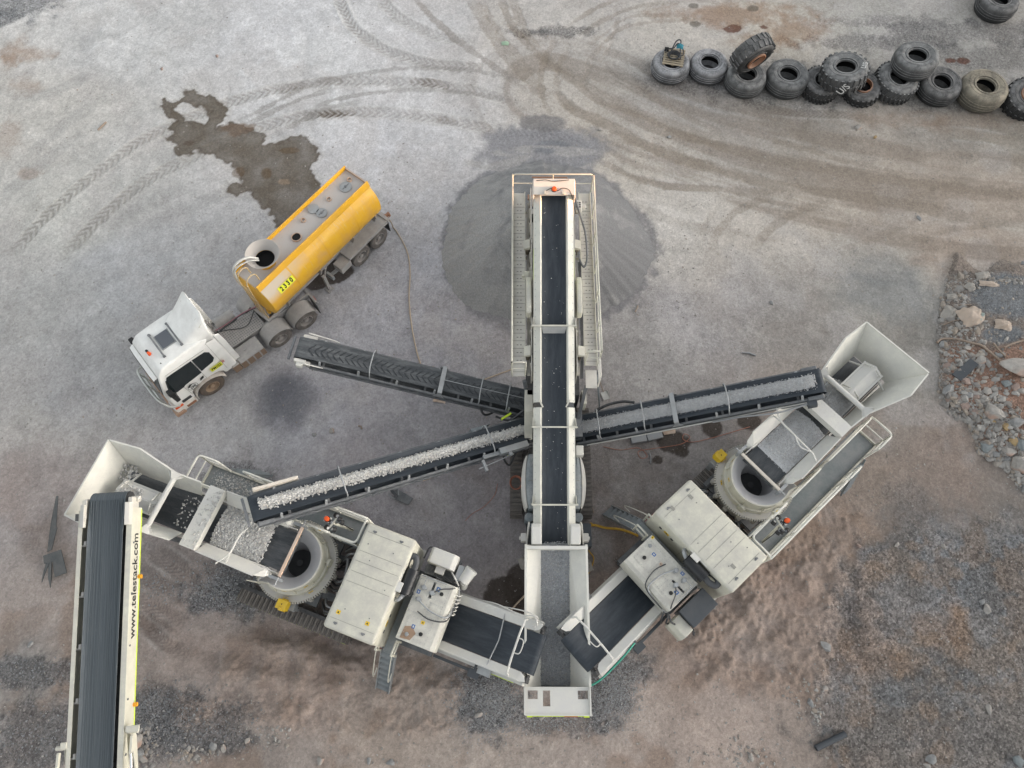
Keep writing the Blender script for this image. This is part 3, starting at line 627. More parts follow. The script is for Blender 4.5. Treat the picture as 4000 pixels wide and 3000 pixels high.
    for a in range(-150, 150, 25):
        c_, s_ = math.cos(R(a)), math.sin(R(a)); mb = MB(); mb.cyl((1.14*c_, 1.14*s_, 1.6), (1.14*c_, 1.14*s_, 2.36), .075, 10); mb.cyl((1.2*c_, 1.2*s_, 1.75), (1.2*c_, 1.2*s_, 1.98), .09, 10)
        mb.build('clamping_cylinder', M_CREAMD, t, smooth=40)
    rs = random.Random(31 if north else 32)
    for q in range(16):                    # plumbing between the crusher and the canopy
        y0 = -1.2+2.4*rs.random(); y1 = -1.2+2.4*rs.random(); h = 1.6+.5*rs.random(); mb = MB()
        mb.tube(bez([(1.1+.1*rs.random(), y0*.8, 1.6), (1.45, y0, h+.15), (1.62+.25*rs.random(), y0*.5+y1*.5, h+.2), (1.7+.2*rs.random(), y1, h), (1.98, y1, 1.6)], 5), .03+.02*rs.random(), 7); mb.build('hydraulic_hose', [M_RUBBER, M_GREYRUB, M_STEELD][q % 3], t, smooth=60)
    for y in (-.95, -.45, .15, .7, 1.1): mb = MB(); mb.cyl((1.62,y,1.5),(1.62,y,1.95), .13, 16); mb.cyl((1.62,y,1.95),(1.62,y,2.02), .09, 14); mb.build('accumulator', M_CREAMD if y in (-.45, .7) else M_STEELD, t, bevel=.015)
    # yellow drive guard
    x, y = (.30, -1.36)
    mb = MB(); mb.box(x-.22, x+.12, y-.16, y+.14, 2.42, 2.78); mb.box(x-.12, x+.04, y-.2, y+.18, 2.36, 2.72); mb.cyl((x-.05,y-.13,2.78),(x-.05,y-.13,2.82), .05, 10)
    g = mb.build('yellow_drive_guard', M_YEL, t, bevel=.03); sticker(t, T(x-.05, y+.0, 2.782)@RZ(90), .12, .1)
    mb = MB(); mb.box(x-.3, x+.25, y-.1, y+.3, 2.1, 2.35); mb.beam((x,y,1.2),(x,y,2.2),.16,.16); mb.build('drive_bracket', M_GALV, t, bevel=.01)
    # ---- power pack canopy
    mb = MB(); mb.prism([(-1.47,1.5),(1.83,1.5),(1.83,3.7),(-1.47,3.7)], 'x', 1.96, 3.62)
    cn = mb.build('engine_canopy', M_CREAM, t, bevel=.10, seg=4, smooth=180)
    mb = MB()
    for y in (-1.15, -.02, .3, .62, .94, 1.55): mb.box(2.08, 3.5, y-.006, y+.006, 3.690, 3.7045)
    for y in (-.02, .94): mb.box(3.6195, 3.6235, y-.005, y+.005, 1.6, 3.58)
    mb.build('panel_seam', M_SEAM, cn)
    for y, xs in ((-1.26, (2.3, 3.2)), (1.62, (2.3, 3.2))):
        for x in xs:
            mb = MB(); mb.box(x-.06, x+.06, y-.025, y+.025, 3.70, 3.722); mb.box(x-.03, x+.03, y-.05, y-.02, 3.70, 3.715); mb.build('hinge', M_STEEL, cn, bevel=.004)
    for x, y in ((2.4,-.8),(3.2,-.8),(2.5,.75),(3.1,1.2),(2.25,1.2),(3.3,.1)):
        mb = MB(); mb.cyl((x,y,3.70),(x,y,3.712), .018, 10); mb.build('lifting_plug', M_STEEL, cn)
    for y in (-1.0, -.5, .3, 1.1):
        mb = MB(); mb.box(3.62, 3.632, y-.05, y+.05, 2.9, 3.02); mb.build('door_latch', M_STEELD, cn)
    if north:
        sticker(cn, T(2.25,-.95,3.702), .13, .12); sticker(cn, T(3.2,-.95,3.702), .13, .12)
    else:
        for x, y in ((2.4,-1.05),(3.1,-1.18),(3.0,1.3)):
            mb = MB(); mb.box(x-.05, x+.05, y-.08, y+.08, 3.702, 3.71); mb.build('vent_slot', M_SEAM, cn)
    sticker(cn, axes((3.622,-.75,3.0),(0,1,0),(0,0,1)), .2, .2)
    mb = MB(); mb.box(1.9, 3.7, -1.5, 1.86, 1.42, 1.5); mb.build('canopy_base', M_CREAMD, t)
    mb = MB(); mb.box(2.0, 3.6, -1.515, -1.505, 1.44, 1.50); mb.build('red_stripe', M_RED, t)
    # air cleaner beside the canopy
    mb = MB(); mb.cyl((3.83,.22,3.42),(3.83,.98,3.42), .215, 28); mb.cyl((3.83,.18,3.42),(3.83,.24,3.42), .16, 20)
    for y in (.3, .85): mb.cyl((3.83,y,3.42),(3.83,y+.03,3.42), .225, 28)
    mb.build('air_cleaner', M_RUBBERM, t, smooth=40)
    mb = MB(); mb.tube(bez([(3.83,.95,3.42),(3.83,1.2,3.42),(3.74,1.36,3.42),(3.58,1.32,3.42),(3.54,1.12,3.36),(3.56,.95,3.2)], 6), .105, 14); mb.build('intake_elbow', M_ELBOW, t, smooth=40)
    mb = MB(); mb.tube(bez([(3.83,.2,3.42),(3.74,.02,3.4),(3.6,-.02,3.3),(3.5,.0,3.2)], 5), .07, 12); mb.build('intake_pipe', M_GALV, t, smooth=40)
    mb = MB(); mb.box(3.52, 3.62, .1, .78, 3.45, 3.66); mb.box(3.55, 3.75, .2, .5, 3.62, 3.68); mb.build('bracket_box', M_CREAMW, t, bevel=.015)
    # cross gangway between canopy and tanks, steps down on the far side
    mb = MB(); mb.box(3.66, 4.06, -1.55, 1.0, 1.95, 2.0); mb.build('gangway_deck', M_GRATE, t)
    st = MB()
    for x in (3.60, 4.08): st.beam((x,-1.5,1.93),(x,-2.72,.10), .025, .18)
    st.box(3.6, 4.08, -1.56, -1.5, 1.88, 1.93); so_ = st.build('access_steps', M_GALV, t)
    for k in range(7):
        f = k/6; st = MB(); st.box(3.62, 4.06, -1.62-1.02*f-.1, -1.62-1.02*f+.08, 1.86-1.66*f-.03, 1.86-1.66*f); st.build('step_tread', M_GRATE, so_)
    mb = MB()
    for x in (3.58, 4.10):
        rail(mb, [(x,-1.12,2.0),(x,-1.56,2.0)], .95)
        mb.tube(bez([(x,-1.56,2.7),(x,-1.75,2.5),(x,-2.3,1.6),(x,-2.35,1.3),(x,-2.1,1.35)], 4), .018, 6)
    mb.build('step_handrail', M_CREAM, t, smooth=60)
    # ---- fuel and hydraulic oil tanks
    mb = MB(); mb.prism([(4.06,1.9),(5.18,1.9),(5.30,2.15),(5.30,3.1),(5.18,3.2),(4.06,3.2)], 'y', -1.03, .98)
    tk = mb.build('oil_tank', M_TANKTOP, t, bevel=.02)
    mb = MB(); bolts = MB()
    for x0, x1, y0, y1 in ((4.2, 5.0, -.92, -.25), (4.12, 4.62, -.18, .88), (4.68, 5.1, -.18, .3), (4.55, 5.12, .38, .9)):
        mb.box(x0, x1, y0, y1, 3.2, 3.208)
        for k in range(7):
            f = .04+.92*k/6
            for q in ((x0+(x1-x0)*f, y0+.03), (x0+(x1-x0)*f, y1-.03), (x0+.03, y0+(y1-y0)*f), (x1-.03, y0+(y1-y0)*f)): bolts.cyl((*q, 3.208), (*q, 3.222), .011, 6)
    pl = mb.build('cover_plate', M_TANKTOP, tk); bolts.build('bolt', M_GALV, pl)
    for x, y, mt in ((4.75,-.68,M_BLACK),(4.9,.62,M_BLACK),(4.35,-.82,M_GALV)):
        mb = MB(); mb.cyl((x,y,3.2),(x,y,3.25), .06, 16); mb.cyl((x,y,3.25),(x,y,3.29), .045, 16); mb.cyl((x,y,3.29),(x,y,3.3), .02, 10); mb.build('filler_cap', mt, tk)
    for x, y in ((4.3,.25),(4.32,.62),(4.62,.55)):
        mb = MB(); mb.cyl((x,y,3.2),(x,y,3.3), .075, 18); mb.cyl((x,y,3.3),(x,y,3.33), .06, 18); mb.box(x-.1,x+.1,y-.03,y+.03,3.2,3.26); mb.build('return_filter', M_GALV, tk)
    mb = MB(); mb.tube(bez([(4.35,.2,3.28),(4.7,.05,3.28),(5.1,0,3.27),(5.32,.05,3.2),(5.36,.3,3.0),(5.36,.8,2.8),(5.3,1.0,2.7)], 5), .025, 8); mb.build('steel_pipe', M_GALV, tk, smooth=60)
    mb = MB(); mb.tube(bez([(4.4,-.1,3.26),(4.8,-.2,3.27),(5.25,-.12,3.26),(5.38,.1,3.1),(5.38,.6,2.9),(5.34,1.0,2.7)], 5), .02, 8); mb.build('hose', M_RUBBER, tk, smooth=60)
    mb = MB(); mb.tube(bez([(4.62,.55,3.26),(4.85,.75,3.27),(5.15,.88,3.26),(5.3,1.05,2.9)], 5), .02, 8); mb.build('hose', M_RUBBER, tk, smooth=60)
    mb = MB(); mb.tube(bez([(4.1,.3,3.3),(4.02,.45,3.36),(3.98,.75,3.3),(4.1,.95,3.1)], 5), .03, 8); mb.build('hose', M_RUBBER, tk, smooth=60)
    mb = MB(); mb.tube([(4.12,.95,3.25),(4.95,.95,3.25)], .018, 6); mb.tube([(4.3,.62,3.32),(4.3,.9,3.32),(4.6,.95,3.25)], .016, 6); mb.build('copper_line', M_GALV, tk, smooth=60)
    for x, y, wd in ((4.45,-.55,.1),(4.2,.45,.1),(4.75,.72,.11)):
        mb = MB(); mb.box(x-wd/2,x+wd/2,y-wd*.6,y+wd*.6,3.209,3.213); b_ = mb.build('blue_plate', M_BLUE, tk); q = MB(); q.box(x-.02,x+.02,y-.03,y+.03,3.2135,3.215); q.build('pictogram', M_WHITEC, b_)
    if north:
        mb = MB(); mb.plate([(4.18,-.98,3.212),(4.2,-.62,3.212),(4.42,-.55,3.212),(4.6,-.72,3.212),(4.5,-.95,3.212)], .002); mb.build('oil_stain', M_OILST, tk)
        sticker(tk, T(4.68,-.35,3.21), .12, .1)
        q = MB(); q.box(4.5, 5.1, -1.036, -1.03, 2.62, 2.7); q.build('black_stripe', M_BLACK, tk); q = MB(); q.prism([(4.95,2.6),(5.12,2.6),(5.18,2.7),(5.1,2.72)], 'y', -1.04, -1.036); q.build('red_flash', M_RED, tk)
    else: sticker(tk, T(4.5,-.2,3.212), .1, .09, M_PEACH); sticker(tk, T(4.1,-.95,3.205), .1, .08)
    # electrics beside the tanks
    if north:
        mb = MB(); mb.box(3.98, 5.0, 1.1, 1.86, 1.9, 2.3); mb.build('equipment_base', M_STEEL, t, bevel=.01)
        mb = MB(); mb.prism([(4.02,2.3),(4.95,2.3),(4.95,2.75),(4.8,2.9),(4.1,2.9),(4.02,2.8)], 'y', 1.42, 1.92); bx_ = mb.build('pump_cover', M_CREAMW, t, bevel=.03)
        mb = MB(); mb.box(4.35, 4.65, 1.2, 1.42, 2.5, 2.72); mb.build('valve_bracket', M_CREAMW, t, bevel=.01)
        mb = MB(); mb.cyl((5.3,1.25,2.55),(5.42,1.6,2.62), .2, 22); mb.cyl((5.42,1.6,2.62),(5.45,1.7,2.64), .21, 22); mb.cyl((5.36,1.15,2.2),(5.36,1.25,2.6), .12, 14); mb.build('dust_fan', M_CREAMW, t, smooth=40)
        mb = MB(); mb.box(5.02, 5.22, 1.2, 1.7, 2.1, 2.7); mb.build('valve_block', M_GALV, t, bevel=.02)
        for q in ([(4.5,1.4,2.5),(4.7,1.2,2.55),(5.0,1.1,2.5),(5.3,1.0,2.3)], [(4.8,1.45,2.6),(5.05,1.25,2.75),(5.25,1.05,2.6),(5.3,.8,2.6)], [(4.3,1.35,2.5),(4.45,1.1,2.6),(4.7,1.08,2.5)], [(4.2,1.9,2.4),(3.9,1.9,2.5),(3.86,1.5,2.6)]):
            mb = MB(); mb.tube(bez(q, 5), .026, 8); mb.build('hose', M_RUBBER if q[0][0] != 4.8 else M_WHITEC, t, smooth=60)
        for k in range(6):
            mb = MB(); y = .15+.12*k; mb.tube(bez([(5.3,y,3.0),(5.42,y+.02,2.95),(5.46,y+.08,2.75),(5.4,y+.1,2.6)], 4), .018, 7); mb.build('hose', M_WHITEC, t, smooth=60)
    else:
        mb = MB(); mb.box(3.92, 5.0, 1.2, 1.86, 2.5, 2.78); mb.build('battery_box', M_CHARCOAL, t, bevel=.015)
        mb = MB(); mb.box(4.0, 4.9, 1.25, 1.8, 1.5, 2.5); mb.build('equipment_base', M_STEEL, t)
        mb = MB(); mb.prism([(5.02,1.9),(5.5,1.9),(5.5,2.35),(5.38,2.58),(5.02,2.58)], 'y', 1.28, 1.9); mb.build('pump_cover', M_CREAM, t, bevel=.03)
        for q in ([(5.3,1.0,2.75),(5.42,1.1,2.8),(5.5,1.2,2.5),(5.42,1.3,2.3)], [(5.35,.9,2.75),(5.52,.98,2.7),(5.6,1.1,2.4),(5.5,1.1,2.2)], [(5.3,1.05,2.75),(5.4,1.25,2.7),(5.35,1.4,2.6)], [(4.98,1.9,2.4),(5.05,2.05,2.2),(4.95,2.05,2.0)]):
            mb = MB(); mb.tube(bez(q, 5), .032, 8); mb.build('hose', M_RUBBER, t, smooth=60)
    # ---- discharge conveyor
    cz = lambda x: 1.72+(x-5.0)*(2.86-1.72)/3.15
    sl_ = math.atan2(2.86-1.72, 3.15); BM = T(4.6, 0, cz(4.6))@Matrix.Rotation(-sl_, 4, 'Y'); L = 3.55/math.cos(sl_)
    prof = [(-.60,.16),(-.42,.03),(-.2,0),(.2,0),(.42,.03),(.60,.16)]
    rows = []
    for k in range(15):
        x = L*k/14; f = max(0, (k-11)/3.0); rows.append([(x, y, z*(1-f*.8)+.02*f) for y, z in prof])
    for k in range(1, 9):
        a = math.pi*k/8; rows.append([(L+.17*math.sin(a), y, .02+z*.2-.17+.17*math.cos(a)) for y, z in prof])
    rows.append([(0, y, -.34) for y, z in prof])
    mb = MB(); mb.grid(rows); dc = mb.build('discharge_conveyor', M_BELT, t, BM, solid=.015, smooth=50)
    mb = MB()
    for s in (-1, 1):
        mb.prism([(s*.62,.20),(s*.86,.34),(s*.90,.34),(s*.90,.05),(s*.87,.05),(s*.87,.28),(s*.63,.15)], 'x', .2, L-.12)
        mb.prism([(s*.88,-.05),(s*.98,-.05),(s*.98,-.28),(s*.88,-.28)], 'x', -.5, L-.05)
        mb.plate([(L-.14,s*.62,.21),(L-.14,s*.9,.35),(L+.12,s*.86,.3),(L+.02,s*.7,.22)], .02)
    mb.build('side_skirt', M_CREAMW, dc, bevel=.006)
    for s in (-1, 1):
        mb = MB(); mb.cyl((L,s*.62,-.15),(L,s*.8,-.15), .07, 14); mb.box(L-.3, L+.05, s*.8-.08, s*.8+.08, -.28, .0); mb.build('head_pulley_bearing', M_STEELD, dc, bevel=.01)
    mb = MB(); mb.tube([(L-.42,-.86,.3),(L-.42,-.80,.52),(L-.42,-.4,.58),(L-.42,.4,.58),(L-.42,.80,.52),(L-.42,.86,.3)], .035, 8); mb.build('belt_hoop', M_CREAMW, dc, smooth=50)
    mb = MB(); mb.tube(bez([(L-.42,.25,.6),(L-.2,.2,.66),(L-.22,-.15,.6),(L-.42,-.2,.6)], 5), .018, 6); mb.build('loose_cable', M_WHITEC, dc, smooth=60)
    if north:
        mb = MB(); mb.tube([(L-1.2,-.86,.3),(L-1.2,-.62,.24),(L-1.2,0,.05),(L-1.2,.62,.24),(L-1.2,.86,.3)], .02, 6); mb.build('belt_hoop', M_GALV, dc, smooth=50)
        mb = MB(); mb.tube(bez([(L-2.1,.95,.2),(L-1.5,.98,.35),(L-.6,.9,.5),(L-.2,1.0,.5),(L-.05,.8,.4),(L-.2,.7,.35)], 5), .02, 6); mb.tube(bez([(L-1.3,.98,.3),(L-.5,1.04,.55),(L-.1,1.0,.45),(L-.1,.72,.35)], 5), .018, 6); mb.build('loose_cable', M_WHITEC, dc, smooth=60)
        mb = MB(); mb.box(L-1.4, L-.4, -1.0, -.985, -.24, -.2); mb.build('reflective_strip', M_LIME, dc)
    else:
        mb = MB(); mb.tube(bez([(L-1.6,.98,.0),(L-1.2,1.02,-.05),(L-.8,1.05,-.3),(L-.2,1.05,-.6),(L+.2,.95,-.9)], 5), .03, 7); mb.build('green_hose', M_GREEN, dc, smooth=60)
    mb = MB(); mb.box(L-1.55, L-1.1, -1.12, -.9, -.05, .05); mb.build('magnet_bracket', M_GALV, dc, bevel=.01)
    s = -1 if north else 1
    mb = MB(); mb.beam((5.2, s*1.12, 1.75), (6.6, s*1.12, 2.1), .09, .12); mb.box(6.42, 6.78, s*1.18-.13, s*1.18+.13, 2.05, 2.2); mb.beam((6.6,s*1.18,2.05),(6.6,s*.9,2.3),.08,.08); mb.build('support_arm', M_CHARCOAL, t, bevel=.01)
    # ---- feed conveyor over the bowl, with its hopper
    fz = lambda x: 3.62+(x+3.2)*(-.03)
    rows = []
    for k in range(13):
        x = -5.7+du+(5.55-du+.12)*k/12; rows.append([(x, dv+y, 3.25+.34*min(1, (x+5.7-du)/3.2)-(.14*abs(y) if k < 11 else 0)*0) for y in (-.62,-.3,0,.3,.62)])
    hx, hz = rows[-1][0][0], rows[-1][0][2]
    for k in range(1, 8):
        a = math.pi*k/8; rows.append([(hx+.15*math.sin(a), dv+y, hz-.15+.15*math.cos(a)) for y in (-.62,-.3,0,.3,.62)])
    rows.append([(-5.7+du, dv+y, 2.9) for y in (-.62,-.3,0,.3,.62)])
    mb = MB(); mb.grid(rows); fc = mb.build('feed_conveyor', M_BELTD, t, solid=.015, smooth=50)
    mb = MB()
    for s in (-1, 1):
        mb.box(-5.6+du, -.1, dv+s*.72-.05, dv+s*.72+.05, 2.92, 3.22)
        mb.prism([(-5.6+du,3.1),(-.6,3.4),(-.05,3.5),(-.05,3.62),(-.5,3.72),(-5.6+du,3.3)], 'y', dv+s*.70-.02, dv+s*.70+.02)
    mb.build('feeder_frame', M_CREAMD, fc, bevel=.008)
    fl = MB()      # flared side plates of the front half
    for s in (-1, 1):
        yo = dv+s*1.02; yi = dv+s*.66
        fl.plate([(-.55,yo,4.02),(-2.5,dv+s*.98,4.08),(-2.5,yi,3.66),(-.35,yi,3.62)], .03); fl.plate([(-.55,yo+s*.012,4.05),(-2.5,dv+s*.99,4.11),(-2.5,dv+s*.97,4.0),(-.55,dv+s*1.0,3.94)], .03)
        fl.plate([(-.55,yo,4.03),(-.35,yi,3.62),(-.2,dv+s*.8,3.5),(-.3,dv+s*.95,3.8)], .03)
    fl.build('flared_side_plate', M_CREAMW, fc)
    mb = MB(); mb.prism([(-2.42,3.98),(-2.42,4.2),(-2.98,4.2),(-3.04,4.05),(-3.04,3.98),(-2.98,4.12),(-2.48,4.12)], 'x', 0, 1) if False else None
    mb = MB(); x0 = -3.02+(.0 if not north else 0); mb.box(x0, x0+.5, dv-.98, dv+.98, 4.16, 4.2); mb.box(x0+.46, x0+.5, dv-.98, dv+.98, 3.92, 4.16); mb.box(x0, x0+.03, dv-.98, dv+.98, 3.98, 4.16)
    for i in range(4):
        for j in range(14): mb.cyl((x0+.08+.11*i, dv-.88+.135*j, 4.2), (x0+.08+.11*i, dv-.88+.135*j, 4.206), .022, 6)
    mb.build('cross_platform', M_CREAMW, fc)
    mb = MB(); mb.tube([(-1.5,dv-1.0,4.0),(-1.45,dv-.7,4.16),(-1.4,dv+.7,4.16),(-1.35,dv+1.0,4.0)], .028, 7); mb.tube(bez([(-1.7,dv-1.1,4.2),(-1.45,dv-.7,4.22),(-1.4,dv-.1,4.24),(-1.25,dv+.3,4.2),(-1.38,dv+.65,4.2)], 5), .022, 6); mb.build('sensor_bar', M_CREAMW, fc, smooth=50)
    mb = MB(); mb.box(.06, .15, dv-.78, dv+.82, 3.66, 3.74); mb.build('head_roller_cover', M_PEACH if north else M_CREAMR, fc, bevel=.01)
    for s in (-1, 1): mb = MB(); mb.cyl((.10,dv+s*.8,3.7),(.10,dv+s*1.05,3.7), .025, 8); mb.box(-.25,.15,dv+s*.86-.05,dv+s*.86+.05,3.3,3.64); mb.build('bearing_bracket', M_GALV, fc, bevel=.008)
    # hopper
    b = -6.02+du
    z0, z1 = 3.45, 4.66
    NBt, SBt = (b, -1.25, z1+.04), (b-.05, 1.25, z1+.04)
    NBb, SBb = (b+.42, -.68+dv*.4, z0), (b+.42, .68+dv*.4, z0)
    q = [(Vector(NBt), Vector(SBt), Vector(SBb), Vector(NBb))]
    hp = MB(); hp.plate(q[0], .03)
    for s in (-1, 1):
        a = Vector((b, s*1.25, z1+.04)); m1 = Vector((b+1.02, s*1.34, z1+.02)); l1 = Vector((b+2.28, dv*.7+s*.98, 4.3)); l2 = Vector((b+3.05, dv+s*.96, 4.12))
        i0 = Vector((b+.42, dv*.4+s*.68, z0)); i1 = Vector((b+1.1, dv*.5+s*.66, z0)); i2 = Vector((b+2.28, dv*.7+s*.64, 3.55)); i3 = Vector((b+3.05, dv+s*.64, 3.62))
        for f in ((a, m1, i1, i0), (m1, l1, i2, i1), (l1, l2, i3, i2)): hp.plate(f, .03)
        for u_, v_ in ((a, m1), (m1, l1), (l1, l2)): hp.beam(u_, v_, .05, .05)
        for u_, v_ in ((a, m1), (m1, l1)):
            mid_ = (u_+v_)/2; hp.plate([mid_+Vector((0,0,-.02)), mid_+Vector((0,-s*.06,-.75)), mid_+Vector((0,-s*.3,-.72))], .015)
    hp.beam(NBt, SBt, .05, .05)
    hopper = hp.build('feed_hopper', M_HOPPER, t, bevel=.004)
    mb = MB(); mb.plate([(b+.2,-.9,4.02),(b+.2,.9,4.02),(b+.26,.72,3.8),(b+.26,-.72,3.8)], .006); mb.build('wear_line', M_LINING, hopper)
    # round cross tube with plate feet
    mb = MB(); xb = b+2.26
    mb.cyl((xb,dv*.7-.82,4.24),(xb,dv*.7+.82,4.24), .085, 18)
    for s in (-1, 1): mb.plate([(xb-.02,dv*.7+s*.75,4.34),(xb-.16,dv*.7+s*1.0,4.36),(xb+.2,dv*.7+s*1.0,4.3),(xb+.03,dv*.7+s*.75,4.12)], .025); mb.plate([(xb,dv*.7+s*.7,4.3),(xb-.28,dv*.7+s*.96,4.3),(xb+.28,dv*.7+s*.94,4.2)], .025)
    mb.build('cross_tube', M_CREAMW, hopper, smooth=40)
    # tent-shaped cover over the tail of the belt
    c0, c1 = b+.72, b+2.14
    mb = MB(); mb.plate([(c0,-.30,4.06),(c1,-.30,4.02),(c1,-.02,4.18),(c0,-.02,4.22)], .02); mb.plate([(c0,.30,4.06),(c1,.30,4.02),(c1,.02,4.18),(c0,.02,4.22)], .02); mb.plate([(c0,-.02,4.222),(c0,.02,4.222),(c1,.02,4.182),(c1,-.02,4.182)], .02)
    for s in (-1, 1): mb.plate([(c0,s*.31,4.05),(c1,s*.31,4.01),(c1,s*.38,4.03),(c0,s*.38,4.07)], .02); mb.plate([(c0,s*.34,3.9),(c1,s*.34,3.86),(c1,s*.34,4.02),(c0,s*.34,4.06)], .02)
    for x in (c0+.16, c1-.12):
        for s in (-1, 1): mb.plate([(x,s*.34,4.08),(x,s*.1,4.26),(x,s*.04,4.36),(x,s*.34,4.2)], .02); mb.beam((x,s*.3,3.98),(x+.02,s*.72,3.72), .05, .05)
    cv = mb.build('tail_cover', M_CREAMW, hopper)
    mb = MB()
    for x in (c0+.16, c1-.12):
        for s in (-1, 1):
            for k in (.12, .2, .28): mb.cyl((x-.014,s*k,4.30-.5*k),(x+.014,s*k,4.30-.5*k), .014, 8)
    mb.build('bolt', M_GALV, cv)
    if north:
        mb = MB(); stones(mb, [(c0+.1+rng.random()*.75, (rng.random()-.5)*.5, 4.2+rng.random()*.05) for _ in range(240)], .02, .055)
        stones(mb, [(b+.35+rng.random()*.5, .3+rng.random()*.55, 3.75+rng.random()*.15) for _ in range(70)], .03, .08); stones(mb, [(c1+.02-rng.random()*.3, -.2+(rng.random())*.4, 4.2) for _ in range(30)], .015, .03)
        stones(mb, [(-3.0+.46*(1-rng.random()**2*.9), .14+(rng.random()*2-1)*.95, 4.21) for _ in range(160)], .015, .04); stones(mb, [(-4.1+2.4*rng.random()**.8, 1.12+.75*rng.random(), 2.21) for _ in range(800)], .015, .045)
        o = mb.build('spilled_stone', M_COARSE, None, M.copy()); tag(o, 'pale stone chips spilled in the left crusher hopper, on its platform and walkway', 'stone', kind='stuff')
    # stone on the feed belt
    mb = MB(); pts = []
    if north: zones = [(-2.42, -.62, .63, 2300, 1.0), (-3.9, -3.1, .5, 70, .0)]
    else: zones = [(-2.45, -.40, .62, 3400, 1.0), (-4.4, -2.95, .55, 1900, 1.7)]
    for xa, xb_, hw, n_, th in zones:
        for _ in range(n_):
            x = xa+(xb_-xa)*rng.random(); y = (rng.random()*2-1)*hw
            if x > -.95 and rng.random() < (x+.95)*1.5+abs(y)*.5*(x > -.8): continue
            zz = 3.25+.34*min(1, (x+5.7-du)/3.2)+th*.16*(1-(y/hw)**2)+.02; pts.append((x, dv+y, zz))
    stones(mb, pts, .014 if not north else .026, .030 if not north else .055)
    rows = []
    for k in range(9):
        x = zones[0][0]+(zones[0][1]-.12-zones[0][0])*k/8; rows.append([(x, dv+y*zones[0][2], 3.6+.15*(1-y*y)*min(1,(8-k)/2)) for y in (-1,-.6,-.2,.2,.6,1)])
    mb.grid(rows)
    if not north:
        rows = []
        for k in range(9):
            x = -4.4+1.45*k/8; rows.append([(x, dv+y*.56, 3.25+.34*min(1,(x+5.7)/3.2)+.012+.24*(1-y*y)) for y in (-1,-.5,0,.5,1)])
        mb.grid(rows)
    o = mb.build('crushed_stone', M_COARSE if north else M_FINEL, None, M.copy())
    tag(o, 'coarse pale stone on the feed belt of the left crusher' if north else 'fine grey stone on the feed belt of the right crusher', 'stone', kind='stuff')
    # ---- walkway with guard rails
    mb = MB(); mb.box(-4.25, 1.9, 1.08, 1.92, 2.14, 2.2)
    wk = mb.build('walkway', M_GRATE, t)
    mb = MB(); mb.box(-4.25, 1.9, 1.92, 1.97, 2.1, 2.3); mb.box(-4.3, -4.25, 1.08, 1.95, 2.1, 2.3)
    for x in (-3.6, -1.9, -.2, 1.5): mb.beam((x,.7,1.2),(x,1.85,2.1), .07, .1)
    mb.build('kick_plate', M_CREAM, wk)
    mb = MB()
    rail(mb, [(-1.9,1.94,2.2),(1.85,1.94,2.2)], 1.28, .036) ; rail(mb, [(-4.25,1.1,2.2),(-4.25,1.94,2.2),(-3.55,1.94,2.2)], 1.28, .036); rail(mb, [(-4.2,1.1,2.2),(-2.0,1.1,2.2)], 1.28, .036); rail(mb, [(-2.6,1.94,2.2),(-1.95,1.94,2.2)], 1.28, .036)
    rail(mb, [(-1.55,1.1,2.2),(-.15,1.1,2.2)], 1.28, .036); rail(mb, [(1.0,1.1,2.2),(1.82,1.1,2.2),(1.82,1.9,2.2)], 1.28, .036); rail(mb, [(.15,1.12,2.2),(.85,1.12,2.2)], 1.28, .036)
    mb.build('guard_rail', M_RAIL, wk, smooth=60)
    mb = MB(); mb.plate([(-1.9,1.14,2.28),(-1.0,1.14,2.28),(-1.0,1.14,3.1),(-1.9,1.14,3.1)], .02); mb.build('mesh_panel', M_CREAM, wk)
    ld = MB()
    for y in (1.99, 2.37): pass
    for x in (-3.5, -3.05): ld.beam((x,2.0,2.4),(x,2.55,.1), .03, .07)
    for k in range(7): f = (k+.5)/7; ld.box(-3.5,-3.05, 2.02+.5*f-.09, 2.02+.5*f+.09, 2.2-2.0*f-.015, 2.2-2.0*f+.015)
    ld.build('ladder', M_GRATE, t)
    mb = MB(); mb.beam((-1.0,2.0,2.7),(1.2,2.0,2.7), .04, .2); mb.build('side_beam', M_CREAM, wk)
    # control box and light mast
    mb = MB(); mb.box(.42, .62, 1.02, 1.22, 3.1, 3.3); cb = mb.build('control_box', M_CREAM, t, bevel=.015); sticker(cb, T(.52,1.12,3.301), .08, .08)
    m0, m1 = Vector((1.2,1.56,2.2)), Vector((.98,1.40,3.85))
    mb = MB(); mb.cyl(m0, m1, .045, 12); mb.beam((.93,1.2,3.82),(1.03,1.62,3.82), .04, .04); ms = mb.build('light_mast', M_CREAM, t, smooth=40)
    mb = MB(); mb.tube(bez([m0+Vector((.06,0,.1)), m0.lerp(m1,.3)+Vector((.06,.03,0)), m0.lerp(m1,.6)+Vector((-.03,.06,0)), m0.lerp(m1,.95)+Vector((.05,.02,0))], 5), .014, 6); mb.build('mast_cable', M_BLACK, ms)
    for dx, dy, mt in ((-.07,-.2,0),(.07,-.18,0),(-.04,.0,1),(.1,.16,1),(.2,.1,1),(.04,.24,1)):
        c = m1+Vector((dx,dy,.0)); a = Vector((-.5 if dx < .05 else .5, .1, -.45)).normalized()
        mb = MB(); mb.cyl(c, c+a*.11, .07, 16, .085); l_ = mb.build('work_light', M_BLACK, ms, smooth=40)
        mb = MB(); mb.cyl(c-a*.012, c+a*.0, .045, 14); mb.build('light_back', M_STEEL if mt else M_WHITEC, l_)
    bc = m1+Vector((-.2,.04,.02))
    mb = MB(); mb.box(bc.x-.11,bc.x+.11,bc.y-.09,bc.y+.09,bc.z-.04,bc.z); mb.build('beacon_plate', M_WHITEC, ms, bevel=.008)
